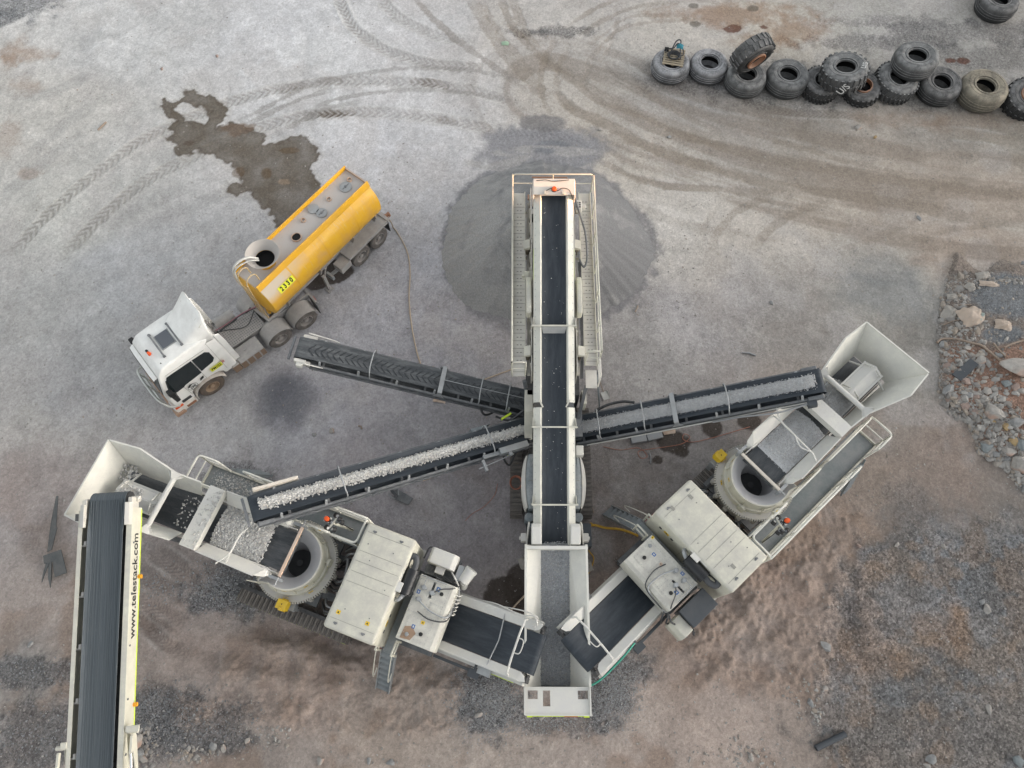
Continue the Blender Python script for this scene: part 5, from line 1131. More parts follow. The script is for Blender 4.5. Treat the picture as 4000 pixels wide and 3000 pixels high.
vc = N(t_, 'ShaderNodeVertexColor', layer_name='slides'); t_.links.new(mixc(t_, 1.0, c, vc.outputs[0], 'MULTIPLY'), p.inputs['Base Color'])
b = N(t_, "ShaderNodeBump", Strength=.5, Distance=.04); t_.links.new(math_(t_, 'ADD', n2.outputs[0], math_(t_, 'MULTIPLY', n1.outputs[0], 1.5)), b.inputs["Height"]); t_.links.new(b.outputs[0], p.inputs["Normal"])
o = mb.build('stone_dust_pile', m, None, T(PC.x, PC.y, -.01)@RZ(90), smooth=180); tag(o, 'broad grey cone of stone dust heaped under the head of the middle screen', 'stockpile')
_t = np.array(tone); _u = np.cos(_t[:,0])*9; _v = np.sin(_t[:,0])*9          # slide lines run down the slope
_n = fbm(_u+_t[:,1]*.6, _v+_t[:,1]*.9, 1.1, 301, 5, .65)+.35*(fbm(_u*.2, _v*.2, 1.0, 311, 3)-.5); _k = np.clip(.90+.20*(_n-.12), .88, 1.15)
_a = o.data.color_attributes.new('slides', 'FLOAT_COLOR', 'POINT'); _a.data.foreach_set('color', np.stack([_k,_k,_k*.995,np.ones_like(_k)], -1).astype(np.float32).ravel())
# ------------------------------------------------------------------ TRUCK TRACTOR (local: x to the rear, y to its far side, origin under the near front wheel)
MTK = frame((-11.545, 10.158), (-9.153, 12.207))
M_CAB = paint("white_cab_paint", (.80,.80,.77), dust=(.50,.46,.42), amt=.16, rough=.35)
M_CABD = paint("muddy_white_panel", (.74,.72,.68), dust=(.36,.25,.17), amt=.5, base=.6, scale=3)
M_GLASS = flat("dark_window_glass", (.015,.02,.022), .08)
M_TYRE = paint("dusty_tyre", (.035,.034,.033), dust=(.30,.27,.245), amt=.75, base=.7, scale=4)
M_TYREF = paint("brown_dusty_tyre", (.05,.044,.038), dust=(.22,.17,.135), amt=.8, base=.7, scale=4)
M_RIM = paint("dusty_steel_rim", (.26,.25,.24), dust=(.38,.34,.31), amt=.6, base=.5)
M_RIMB = paint("muddy_rim", (.30,.22,.15), dust=(.36,.27,.2), amt=.5, base=.5)
M_DUSTY = paint("dust_covered_steel", (.27,.265,.26), dust=(.40,.385,.37), amt=.9, base=.5, scale=4)
M_MUD = paint("brown_mudded_steel", (.20,.135,.09), dust=(.30,.235,.185), amt=.6, base=.4)
M_TANKY = paint("yellow_tank_paint", (.68,.36,.012), dust=(.50,.44,.36), amt=.22, rough=.36, scale=1.6)
def dusted_tank():
    """the drum: dust settled on the shoulder, thickest towards the front, with spill streaks"""
    m, t, p = _nodes("dusted_yellow_tank"); tc = N(t, "ShaderNodeTexCoord"); sx = N(t, "ShaderNodeSeparateXYZ"); t.links.new(tc.outputs["Object"], sx.inputs[0])
    n1 = N(t, "ShaderNodeTexNoise", Scale=1.4, Detail=8.0, Roughness=.65); mp = N(t, "ShaderNodeMapping"); mp.inputs["Scale"].default_value = (9, 1.2, 1.2); t.links.new(tc.outputs["Object"], mp.inputs[0])
    n2 = N(t, "ShaderNodeTexNoise", Scale=1.5, Detail=6.0, Roughness=.7); t.links.new(tc.outputs["Object"], n1.inputs["Vector"]); t.links.new(mp.outputs[0], n2.inputs["Vector"])
    f = math_(t, 'MULTIPLY', ramp(t, sx.outputs[0], 2.3, -.2), ramp(t, sx.outputs[2], 2.55, 3.15)); f = ramp(t, math_(t, 'ADD', f, math_(t, 'MULTIPLY', math_(t, 'SUBTRACT', n1.outputs[0], .5), .7)), .12, .75, 0, .9)
    g = math_(t, 'MULTIPLY', ramp(t, sx.outputs[2], 2.3, 3.3), ramp(t, n2.outputs[0], .54, .66)); f = math_(t, 'MAXIMUM', f, math_(t, 'MULTIPLY', g, .55)); f = math_(t, 'MAXIMUM', f, ramp(t, n1.outputs[0], .5, .8, .03, .3))
    t.links.new(mixc(t, f, mixc(t, ramp(t, n1.outputs[0], .3, .7), (.70,.40,.012), (.62,.31,.012)), (.50,.45,.38)), p.inputs["Base Color"]); t.links.new(ramp(t, f, 0, .5, .34, .85), p.inputs["Roughness"]); return m
M_TANKD = dusted_tank()
M_TANKT = paint("dusty_tank_top", (.46,.42,.39), dust=(.50,.48,.46), amt=.6, base=.4, scale=2, grime=(.35,.24,.17))
M_DARKIN = flat("dark_tank_inside", (.004,.004,.004), .95)
M_FUNNEL = paint("streaked_funnel", (.40,.37,.34), dust=(.48,.45,.42), amt=.6, base=.4, scale=5)
M_SIGNY = flat("number_plate_lime", (.78,.80,.03), .5)
M_PINK = flat("faded_pink_sticker", (.55,.2,.2), .6)
def wheel(parent, x, y, s, r=.5, w=.28, tm=None, rm=None, dual=False, nuts=10):
    """road wheel with its outer face at y; s = outward direction"""
    tm = tm or M_TYRE; rm = rm or M_RIM
    m = T(x, y, r)@Matrix.Rotation(-s*math.pi/2, 4, 'X')       # local z = outward
    mb = MB(); ws = [0] if not dual else [0, -.36]
    for o in ws:
        z0, z1 = o-w, o
        mb.lathe([(r*.56,z0+.03),(r*.7,z0),(r*.92,z0+.015),(r,z0+.06),(r,z1-.06),(r*.92,z1-.015),(r*.7,z1),(r*.56,z1-.03)], n=40)
    a = mb.build('wheel', tm, parent, m, smooth=40)
    mb = MB(); mb.lathe([(r*.57,-.03),(r*.53,-.02),(r*.5,-.12),(r*.40,-.16),(r*.36,-.13),(r*.2,-.13),(r*.19,-.04),(r*.12,-.02),(.001,-.02)], n=32); ri = mb.build('rim', rm, a, smooth=40)
    mb = MB()
    for k in range(nuts): t_ = 2*math.pi*k/nuts; c = (r*.28*math.cos(t_), r*.28*math.sin(t_)); mb.cyl((*c,-.135),(*c,-.095), .022, 6)
    mb.build('wheel_nut', rm, ri)
    if dual:
        mb = MB()
        for k in range(8): t_ = 2*math.pi*(k+.5)/8; c = (r*.44*math.cos(t_), r*.44*math.sin(t_)); mb.cyl((*c,-.15),(*c,-.146), .045, 10)
        mb.build('hand_hole', M_DARKIN, ri)
    return a
def arc_guard(parent, x, y0, y1, r, a0, a1, mat, name='mudguard', z=.5, th=.012, ribs=True):
    rows = []
    for k in range(17):
        a = R(a0+(a1-a0)*k/16); rr = r+(.006 if ribs and k % 3 == 0 else 0); rows.append([(x-rr*math.cos(a), y, z+rr*math.sin(a)) for y in (y0, y1)])
    mb = MB(); mb.grid(rows); return mb.build(name, mat, parent, solid=th, smooth=40)
def truck():
    t = thing('truck_tractor', 'white truck tractor with a tall roof fairing parked beside the yellow tank', 'truck', MTK)
    W = 2.28; yc = W/2
    mb = MB()
    for s in (-1, 1): mb.box(-.9, 5.1, yc+s*.40-.04, yc+s*.40+.04, .72, .98)
    for x in (1.5, 2.4, 3.3, 4.2, 5.0): mb.box(x, x+.12, yc-.36, yc+.36, .74, .9)
    for x in (0, 3.15, 4.37): mb.cyl((x,.2,.5),(x,W-.2,.5), .09, 12)
    ch = mb.build('chassis', M_DUSTY, t, bevel=.01)
    mb = MB(); mb.box(1.35, 3.0, yc-.48, yc+.42, .985, 1.0)
    dk = mb.build('deck_plate', M_DUSTY, t); q = MB()
    for i in range(18):
        for j in range(9): q.cyl((1.42+.088*i, yc-.42+.1*j, 1.0),(1.42+.088*i, yc-.42+.1*j, 1.006), .026, 6)
    q.build('tread_pattern', M_STEEL, dk)
    mb = MB(); mb.cyl((3.75,yc,1.0),(3.75,yc,1.1), .42, 24); mb.box(3.3, 4.3, yc-.42, yc+.42, .98, 1.02); mb.build('fifth_wheel', M_STEEL, t)
    for x in (3.15, 4.37):
        for y, s in ((0.0, -1), (W, 1)): wheel(t, x, y, s, dual=True)
        for y0, y1 in ((-.03,.62), (W-.62, W+.03)):
            g = arc_guard(t, x, y0, y1, .60, 12, 168, M_DUSTY)
            mb = MB(); mb.beam((x,(y0+y1)/2,1.08),(x,yc,.95), .05, .05); mb.build('guard_arm', M_DUSTY, g)
    mb = MB()
    for y in (.05, W-.55): mb.box(5.0, 5.03, y, y+.5, .35, .95)
    mb.build('mud_flap', M_RUBBER, ch); mb = MB(); mb.box(5.05, 5.15, yc-.9, yc+.9, .75, .95)
    tb = mb.build('tail_bar', M_DUSTY, t)
    for y in (.35, W-.45): q = MB(); q.box(5.15, 5.17, y, y+.2, .8, .92); q.build('tail_light', M_RED, tb)
    wheel(t, 0, 0, -1, .51, .3, M_TYREF, M_RIMB); wheel(t, 0, W, 1, .51, .3, M_TYREF, M_RIMB)
    # fuel tank near side, air tank and battery box far side
    mb = MB(); mb.prism([(-.02,.42),(.55,.42),(.62,.5),(.62,.88),(.55,.95),(.06,.95),(-.05,.86),(-.05,.5)], 'x', 1.35, 2.42); ft = mb.build('fuel_tank', M_DUSTY, t, bevel=.02)
    mb = MB(); mb.prism([(-.065,.42),(-.058,.82),(-.05,.82),(-.05,.42)], 'x', 1.36, 2.41); mb.build('mud_splash', M_MUD, ft)
    for x in (1.62, 1.92, 2.2): q = MB(); q.prism([(-.07,.42),(-.07,.87),(.05,.965),(.56,.965),(.56,.95),(.06,.953),(-.06,.86),(-.06,.42)], 'x', x-.03, x+.03); q.build('tank_strap', M_DUSTY, ft)
    for x in (1.5, 1.8): q = MB(); q.cyl((x,.3,.95),(x,.3,1.0), .06, 14); q.build('filler_cap', M_DUSTY, ft)
    mb = MB(); mb.box(1.02, 1.33, -.05, .5, .45, .9); sb_ = mb.build('step_box', M_MUD, t, bevel=.015); q = MB()
    q.box(1.03, 1.32, -.04, .48, .9, .915); q.build('step_plate', M_DUSTY, sb_)
    mb = MB(); mb.cyl((1.5,W-.32,.85),(2.3,W-.32,.85), .26, 24)
    for x in (1.7, 2.05): mb.cyl((x,W-.32,.85),(x+.04,W-.32,.85), .268, 24)
    mb.build('air_tank', M_DUSTY, t, smooth=40); mb = MB(); mb.box(1.1, 1.45, W-.6, W-.05, .5, 1.05); mb.cyl((1.3,W-.4,.9),(1.3,W-.4,1.6), .09, 14); mb.build('exhaust_box', M_DUSTY, t, bevel=.02)
    for q in ([(1.4,yc+.2,1.4),(1.7,yc+.25,1.1),(2.4,yc-.1,1.08),(3.0,yc+.2,1.2),(3.4,yc+.3,1.5)], [(1.4,yc+.1,1.5),(1.9,yc+.35,1.15),(2.5,yc+.45,1.1),(3.1,yc+.2,1.3)], [(1.4,yc+.3,1.4),(1.9,yc+.5,1.05),(2.6,yc+.4,1.2),(3.3,yc+.1,1.45)]):
        mb = MB(); mb.tube(bez(q, 6), .022, 7); mb.build('air_hose', M_PINKH if q[0][1] > yc+.25 else M_RUBBER, t, smooth=60)
    # ---- cab
    ZR = 3.12
    prof = [(-1.43,.62),(-1.46,1.0),(-1.43,1.78),(-1.10,2.80),(-.86,3.05),(-.3,ZR),(.6,ZR+.02),(1.28,ZR),(1.28,.78),(.72,.78),(.70,1.0),(.55,1.16),(0,1.24),(-.5,1.14),(-.66,.95),(-.68,.62)]
    def yw(z): return 0.03+max(0, z-1.7)*.145           # tumblehome
    k = len(prof); vs = [(x, yw(z), z) for x, z in prof]+[(x, W-yw(z), z) for x, z in prof]
    mb = MB(); mb.add(vs, [tuple(range(k)), tuple(range(2*k-1, k-1, -1))]+[(i, i+k, (i+1)%k+k, (i+1)%k) for i in range(k)])
    cab = mb.build('cab', M_CAB, t, bevel=.075, seg=4, smooth=180)
    def skin(pts, mat, name, side=0, off=.008, th=.012, parent=cab):
        """a panel lying just proud of the cab side (near 0, far 1)"""
        P = []
        for x, z in pts: y = yw(z)-off; P.append((x, y if side == 0 else W-y, z))
        q = MB(); q.plate(P, th); return q.build(name, mat, parent, bevel=.003)
    for sd in (0, 1):
        skin([(-1.18,1.80),(-1.02,2.40),(-.90,2.60),(.10,2.60),(.10,1.78),(-.62,1.72),(-.72,1.66),(-1.06,1.64)], M_GLASS, 'side_window', sd)
        skin([(.135,1.84),(.135,2.60),(.66,2.58),(.78,2.44),(.78,2.06),(.66,1.92)], M_GLASS, 'sleeper_window', sd)
        d = MB(); off = .004
        for a_, b_ in (((-.70,.9),(-.72,1.7)),((.09,1.24),(.09,1.78)),((-.72,1.7),(-1.2,1.66)),((.88,1.05),(.88,2.9)),((.70,2.70),(-.9,2.70))):
            ya, yb = yw(a_[1])-off, yw(b_[1])-off
            if sd: ya, yb = W-ya, W-yb
            d.beam((a_[0],ya,a_[1]),(b_[0],yb,b_[1]), .010, .010)
        d.build('door_gap', M_SEAM, cab)
        skin([(-.1,1.5),(.06,1.58),(.04,1.48),(-.14,1.40)], M_BLACK, 'door_handle', sd, .02, .03)
        # wheel arch lip
        g = arc_guard(t, 0, -.03 if sd == 0 else W-.3, .28 if sd == 0 else W+.03, .66, -6, 168, M_CABD, 'front_mudguard', .52, .03, False)
        # cab steps
        q = MB(); y0, y1 = (-.01, .3) if sd == 0 else (W-.3, W+.01)
        q.box(-1.35, -.72, y0, y1, .34, .62); stp = q.build('step_panel', M_CABD, t, bevel=.02)
        for z in (.40, .80):
            q = MB(); q.box(-1.16, -.78, (y0-.012) if sd == 0 else y1, y0 if sd == 0 else (y1+.012), z, z+.15) if z < .6 else q.box(-1.16, -.78, (yw(z)-.02) if sd == 0 else W-yw(z), yw(z)-.0 if sd == 0 else W-yw(z)+.02, z, z+.16)
            q.build('step_recess', M_RUST if z < .6 else M_STEELD, stp)
        # mirrors on an arm
        ym = -.22 if sd == 0 else W+.22; q = MB()
        q.prism([(-1.22,1.62),(-1.05,1.62),(-1.05,2.05),(-1.22,2.05)], 'y', ym-.12, ym+.12); q.prism([(-1.24,2.1),(-1.06,2.1),(-1.06,2.34),(-1.24,2.34)], 'y', ym-.12, ym+.12)
        mi = q.build('mirror', M_BLACK, cab, bevel=.035, seg=3); q = MB(); q.beam((-1.12,ym,2.36),(-1.0,yw(2.5) if sd == 0 else W-yw(2.5),2.45), .035, .035); q.beam((-1.1,ym,1.68),(-1.05,.03 if sd == 0 else W-.03,1.7), .035, .035); q.build('mirror_arm', M_BLACK, mi)
    # windscreen, sun visor, grille, bumper, bull bar
    q = MB(); q.plate([(-1.435,.14,1.82),(-1.435,W-.14,1.82),(-1.155,W-.30,2.66),(-1.155,.30,2.66)], .02); q.build('windscreen', M_GLASS, cab)
    q = MB(); q.plate([(-1.14,.26,2.74),(-1.14,W-.26,2.74),(-1.30,W-.28,2.66),(-1.32,W-.6,2.655),(-1.32,.6,2.655),(-1.30,.28,2.66)], .03); q.build('sun_visor', M_CAB, cab, bevel=.01)
    q = MB(); q.plate([(-1.31,.30,2.67),(-1.335,.6,2.66),(-1.335,W-.6,2.66),(-1.31,W-.30,2.67),(-1.30,W-.3,2.58),(-1.32,yc,2.56),(-1.30,.3,2.58)], .02); q.build('visor_lip', M_BLACK, cab)
    q = MB(); q.box(-1.475, -1.45, .45, W-.45, .95, 1.7)
    gr_ = q.build('grille', M_BLACK, cab)
    for z in (1.05, 1.2, 1.35, 1.5): q = MB(); q.box(-1.49, -1.472, .47, W-.47, z, z+.06); q.build('grille_slat', M_CAB, gr_)
    q = MB(); q.prism([(-1.56,.28),(-1.60,.62),(-1.56,.92),(-1.3,.92),(-.75,.62),(-.75,.34),(-1.3,.28)], 'y', .0, W); bp = q.build('bumper', M_CABD, t, bevel=.05, seg=3)
    for y in (.05, W-.40):
        q = MB(); q.box(-1.612, -1.56, y, y+.35, .62, .82); q.build('headlight', M_CHROME, bp, bevel=.02); q = MB(); q.box(-1.52,-1.2,y-.06 if y < 1 else y+.37,y-.04 if y < 1 else y+.39,.70,.84); q.build('corner_lamp', M_ORANGE, bp)
    q = MB(); q.prism([(-1.70,.22),(-1.70,.44),(-1.3,.44),(-1.3,.22)], 'y', -.04, W+.04); q.build('bumper_skirt', M_RUSTM, bp, bevel=.02)
    q = MB()
    q.tube(bez([(-1.30,-.02,.85),(-1.58,.06,1.0),(-1.74,.3,1.28),(-1.78,.7,1.42),(-1.78,W-.7,1.42),(-1.74,W-.3,1.28),(-1.58,W-.06,1.0),(-1.30,W+.02,.85)], 6), .045, 10)
    q.tube([(-1.74,.3,.95),(-1.74,W-.3,.95)], .04, 8)
    for y in (.5, yc, W-.5): q.tube([(-1.70,y,.5),(-1.77,y,1.42)], .035, 8)
    q.build('bull_bar', M_GALVL, t, smooth=60)
    # roof: hatch with its frame rails, beacon, horns
    q = MB(); q.box(-.38, .18, yc-.34, yc+.34, ZR-.005, ZR+.03); q.build('hatch_frame', M_GALV, cab, bevel=.01)
    q = MB(); q.box(-.34, .13, yc-.31, yc+.31, ZR+.03, ZR+.065); q.build('roof_hatch', M_HATCH, cab, bevel=.03, seg=3)
    for x in (-.46, .25):
        q = MB(); q.beam((x,yc-.60,ZR+.07),(x,yc+.52,ZR+.07), .06, .05)
        for y in (yc-.58, yc+.5): q.box(x-.05, x+.05, y-.03, y+.03, ZR-.01, ZR+.06)
        q.build('roof_bar', M_STEEL, cab, bevel=.008)
    for x, y, r, mt, h in ((-.82,yc-.1,.055,M_ORANGE,.1),(-.84,yc+.06,.04,M_BLACK,.05),(-.3,yc+.42,.05,M_BLACK,.04)):
        q = MB(); q.cyl((x,y,ZR-.1),(x,y,ZR-.04), r*1.2, 14); q.cyl((x,y,ZR-.06),(x,y,ZR-.05+h), r, 16); q.build('roof_beacon' if mt is M_ORANGE else 'roof_light', mt, cab, smooth=40)
    q = MB(); q.cyl((-.7,.45,2.95),(-.7,.45,3.1), .02, 8); q.build('aerial', M_BLACK, cab)
    # roof fairing: a scoop that rises to the back with open underside
    rows = []
    for i in range(13):
        f = i/12; x = .16+1.26*f; zt = ZR+.02+.88*f**1.25; hwd = .84+.12*f; row = []
        for j in range(17):
            u = -1+2*j/16; y = yc+u*hwd*1.0; e = max(0, (abs(u)-.55)/.45)
            row.append((x+.10*abs(u)**2*(1-f)*1.5-.22*f*e**2, y, ZR-.22+(zt-ZR+.22)*(1-e**2.4)))
        rows.append(row)
    q = MB(); q.grid(rows); fa = q.build('roof_fairing', M_CAB, cab, solid=.03, smooth=180)
    q = MB()
    for j in range(2, 16, 2): a_ = rows[12][j]; q.beam((a_[0]-.02,a_[1],a_[2]-.03),(a_[0]-.30,a_[1],a_[2]-.26), .015, .03)
    q.build('fairing_rib', M_CREAM, fa)
    q = MB(); r2 = [[(x-.02,yc+(y-yc)*.97,z-.04) for x,y,z in r] for r in rows[6:]]; q.grid(r2); q.build('fairing_lining', M_CREAM, fa)
    # side fairings behind the cab
    for sd in (0, 1):
        q = MB(); y = .05 if sd == 0 else W-.05
        q.prism([(1.28,.80),(1.50,.80),(1.50,2.4),(1.46,3.0),(1.28,3.1)], 'y', y-.02+.14, y+.02+.14) if sd == 0 else q.prism([(1.28,.80),(1.50,.80),(1.50,2.4),(1.46,3.0),(1.28,3.1)], 'y', y-.16, y-.12)
        q.build('side_fairing', M_CAB, cab, bevel=.015)
    # fleet number and round emblem on the near door
    sm = axes((.62, yw(1.58)-.016, 1.55), (1,0,0), (0,0,1)); q = MB(); q.box(-.24, .24, -.12, .12, 0, .004); pl = q.build('number_plate', M_SIGNY, cab, sm)
    text('PM102', .14, M_BLACK, pl, T(0,0,.007)@Matrix.Diagonal((1,1.65,1,1)), bold=.004); q = MB(); q.box(.26, .36, -.01, .14, 0, .003); pk = q.build('sticker', M_PINK, cab, sm); text('R', .07, M_CREAM, pk, T(.31,.06,.005)@Matrix.Diagonal((1,1.6,1,1)))
    em = axes((-.42, yw(1.22)-.012, 1.20), (1,0,0), (0,0,1))
    em = axes((-.48, yw(1.40)-.016, 1.36), (1,0,0), (0,0,1))
    q = MB(); q.tube([(.19*math.cos(a), .19*math.sin(a), 0) for a in [2*math.pi*k/28 for k in range(28)]], .008, 5, closed=True); q.plate([(-.16,.09,0),(-.05,.22,0),(.08,.19,0),(-.02,.14,0),(-.1,.06,0)], .004); e_ = q.build('emblem_ring', M_BLACK, cab, em)
    text('CHS', .12, M_BLACK, e_, T(.01,-.03,.002)@Matrix.Diagonal((1,1.7,1,1)), bold=.003)
    return t
M_PINKH = flat("pink_air_line", (.30,.14,.17), .6)
M_RUSTM = paint("muddy_rust_bumper", (.36,.22,.14), dust=(.42,.34,.28), amt=.6, base=.4)
M_GALVL = paint("polished_bar", (.55,.57,.55), dust=(.45,.43,.4), amt=.3, metal=.6, rough=.3)
M_HATCH = flat("smoked_hatch", (.09,.10,.115), .3)
truck()
# ------------------------------------------------------------------ TANK TRAILER (local: x to the rear along the tank)
a_ = R(11.5); o_ = MTK@Vector((3.8, 1.2, 0)); d_ = MTK.to_3x3()@Vector((math.cos(a_), math.sin(a_), 0)); MTR = frame(o_, o_+d_)
def trailer():
    t = thing('tank_trailer', 'yellow water tank trailer with dusty flat top, number 2330 and a flared filling funnel', 'trailer', MTR)
    r, zc, x0, x1, y0 = 1.06, 2.46, -.42, 5.48, .0
    # drum cross-section with a flat sunken top between two lips
    pr = []
    for k in range(41):
        a = R(58-296*k/40); pr.append((r*math.cos(a), zc+r*1.0*math.sin(a)))
    lipx, lipz = pr[0]
    n = len(pr); rows = [[(x, y, z) for y, z in pr] for x in [x0+(x1-x0)*i/12 for i in range(13)]]
    mb = MB(); mb.grid(rows); tk = mb.build('tank', M_TANKD, t, smooth=50)
    for x, s in ((x0, -1), (x1, 1)):
        q = MB(); c = []; rs = []
        for f, b in ((1, 0), (.93, .05), (.6, .13), (.25, .17), (.02, .18)): rs.append([(x+s*b*.8, y*f, zc+(z-zc)*f) for y, z in pr]+[(x+s*b*.8, pr[0][0]*f, zc+(pr[0][1]-zc)*f)])
        q.grid(rs); q.build('tank_end', M_TANKY, tk, smooth=50)
    q = MB(); q.box(x0-.02, x1+.02, -lipx, lipx, lipz-.03, lipz-.012); q.build('tank_top', M_TANKT, tk)
    for s in (-1, 1):
        q = MB(); q.prism([(s*lipx,lipz-.03),(s*(lipx+.0),lipz+.17),(s*(lipx+.03),lipz+.185),(s*(lipx+.05),lipz+.17),(s*(lipx+.12),lipz-.09)], 'x', x0-.02, x1+.03); q.build('top_lip', M_TANKY, tk, bevel=.006)
    q = MB(); q.box(x1-.02, x1+.03, -lipx, lipx, lipz-.03, lipz+.10); q.build('end_lip', M_RUSTY, tk)
    for x in (.9, 2.55, 4.2):
        q = MB(); q.grid([[(x+d, y*1.004, zc+(z-zc)*1.004) for y, z in pr] for d in (-.035, 0, .035)]); q.build('weld_band', M_TANKY, tk, smooth=60)
    # manholes
    zt = lipz-.012
    def manhole(x, y, rad, opened=False, mat=M_GALV):
        q = MB(); q.lathe([(rad,0),(rad,.05),(rad-.035,.05),(rad-.035,0)], (x,y,zt), 28); h = q.build('manhole', M_RUSTY if opened else mat, tk, smooth=40)
        q = MB(); q.lathe([(.001,.02 if opened else .055),(rad-.04,.02 if opened else .05),(rad-.03,.0)], (x,y,zt), 28); q.build('manhole_opening' if opened else 'manhole_lid', M_DARKIN if opened else mat, h, smooth=30)
        if not opened:
            q = MB(); q.cyl((x,y,zt+.05),(x,y,zt+.09), .045, 12); q.box(x-rad*.7,x+rad*.7,y-.012,y+.012,zt+.05,zt+.065); q.build('lid_clamp', M_STEEL if rad < .3 else mat, h)
    manhole(4.86, -.02, .24); manhole(3.42, -.12, .21); manhole(2.05, -.12, .20, True)
    q = MB(); q.cyl((3.36,.26,zt+.02),(3.36,.26,zt+.05), .22, 28); q.build('loose_lid', M_GALV, tk)
    for x, y in ((2.75,.2),(4.05,.1),(5.2,.1)): q = MB(); q.lathe([(.10,0),(.10,.06),(.07,.06),(.07,0)], (x,y,zt), 18); q.build('vent_stub', M_RUSTY, tk, smooth=40)
    # funnel
    fx_, fy_ = .62, .02
    q = MB(); q.lathe([(.36,-.10),(.37,.20),(.39,.24)], (fx_,fy_,zt), 36); fn = q.build('funnel_neck', M_TANKY, tk, smooth=40)
    q = MB(); q.lathe([(.36,.21),(.62,.52),(.635,.52),(.38,.20)], (fx_,fy_,zt), 40); q.build('filling_funnel', M_FUNNEL, fn, smooth=40)
    q = MB(); q.lathe([(.001,.03),(.355,.03),(.355,.2)], (fx_,fy_,zt), 30); q.build('funnel_opening', M_DARKIN, fn)
    q = MB()
    for k in range(30): a = 2*math.pi*k/30; c_, s_ = math.cos(a), math.sin(a); q.beam((fx_+.40*c_,fy_+.40*s_,zt+.245),(fx_+.61*c_,fy_+.61*s_,zt+.505), .012, .012)
    q.build('funnel_crease', M_FUNNEL, fn)
    q = MB(); q.tube(bez([(-.5,.52,2.2),(-.52,.5,3.2),(-.45,.45,3.75),(-.15,.35,4.0),(.2,.2,3.98),(.42,.1,3.7)], 7), .045, 10); q.tube(bez([(-.52,.42,2.2),(-.54,.42,3.2),(-.46,.38,3.7),(-.2,.28,3.88),(.15,.15,3.86),(.4,.05,3.66)], 7), .03, 8); q.build('filling_hose', M_WHITEC, tk, smooth=60)
    # ladder on the front end
    lx = -.58
    ld = MB()
    for y in (-.42, .02): ld.tube(bez([(lx-.06,y,1.2),(lx-.06,y,3.3),(lx+.0,y,3.85),(lx+.2,y,4.02),(lx+.42,y,3.9),(lx+.46,y,3.5)], 6), .024, 8)
    l_ = ld.build('ladder', M_LADDER, t, smooth=60)
    for k in range(8): q = MB(); q.cyl((lx-.06,-.42,1.35+.28*k),(lx-.06,.02,1.35+.28*k), .018, 8); q.build('ladder_rung', M_LADDER, l_)
    # number plate on the near side
    ang = R(-146+0); ny_, nz_ = r*math.cos(R(180-18)), zc+r*math.sin(R(18))
    nrm = Vector((0, math.cos(R(205)), -math.sin(R(205)))); tan = Vector((0, -nrm.z, nrm.y))*-1 if False else Vector((0, nrm.z, -nrm.y))
    pm = axes(Vector((.48, 0, zc))+nrm*(r+.012), (1,0,0), (0, nrm.z, -nrm.y)); q = MB(); q.box(-.38, .38, -.13, .13, -.008, .004); pl = q.build('number_plate', M_SIGNY, tk, pm); text('2 3 3 0', .21, M_BLACK, pl, T(0,0,.008)@Matrix.Diagonal((1,1.35,1,1)), bold=.008)
    # frame, landing legs, axles, mudguards
    mb = MB()
    for s in (-1, 1): mb.box(-.6, 5.7, s*.42-.05, s*.42+.05, 1.02, 1.28)
    for x in (-.55, .9, 2.2, 3.4, 4.6, 5.5): mb.box(x, x+.12, -.37, .37, 1.05, 1.22)
    for x in (.2, 2.0, 3.9, 5.2): mb.prism([(-.7,1.28),(.7,1.28),(.9,1.75),(-.9,1.75)], 'x', x, x+.08)
    mb.box(-.75, .25, -.5, .5, 1.1, 1.28)
    fr = mb.build('trailer_frame', M_DUSTY, t, bevel=.01)
    q = MB(); q.beam((-.45,-.3,1.3),(-.5,-.42,1.75), .1, .12); q.beam((-.45,.3,1.3),(-.5,.42,1.75), .1, .12); q.build('front_bolster', M_TANKY, fr)
    for s in (-1, 1):
        q = MB(); q.box(2.02, 2.14, s*.72-.06, s*.72+.06, .12, 1.1); q.box(1.93, 2.23, s*.72-.15, s*.72+.15, .04, .10); q.beam((2.08,s*.72,.9),(2.5,s*.45,1.1), .05, .05); q.build('landing_leg', M_DUSTY, fr)
        for x in (3.92, 5.02): wheel(t, x, s*1.0, s, .5, .28, M_TYRE, M_RIM, dual=True)
        q = MB(); y0_, y1_ = sorted((s*.45, s*1.02)); q.box(3.3, 5.62, y0_, y1_, 1.12, 1.15); q.prism([(3.3,1.12),(3.3,.55),(3.33,.55),(3.33,1.12)], 'y', y0_, y1_); q.box(3.3, 5.62, s*1.02-.01, s*1.02+.01, 1.02, 1.12); q.build('flat_mudguard', M_DUSTY, t, bevel=.008)
        q = MB(); q.box(5.62, 5.65, y0_, y1_, .4, 1.1); q.build('mud_flap', M_RUBBER, t)
        q = MB(); q.box(2.75, 3.3, s*.8-.25, s*.8+.22, .7, 1.05); q.build('tool_box', M_DUSTY, t, bevel=.015)
        q = MB()
        for k in range(3): q.tube([(2.4,s*(.7+.06*k),.85),(3.0,s*(.75+.06*k),.8)], .025, 6)
        q.box(2.3, 2.4, s*.6, s*.95, .7, .95) if s > 0 else q.box(2.3, 2.4, s*.95, s*.6, .7, .95); q.build('side_pipe', M_GALV, fr)
    for x in (3.92, 5.02): q = MB(); q.cyl((x,-.95,.5),(x,.95,.5), .08, 12); q.build('axle', M_DUSTY, fr)
    q = MB(); q.box(5.6, 5.75, -1.0, 1.0, 1.05, 1.2); q.box(5.68, 5.86, -.9, .9, 1.0, 1.04); rb = q.build('rear_bumper', M_DUSTY, t, bevel=.01)
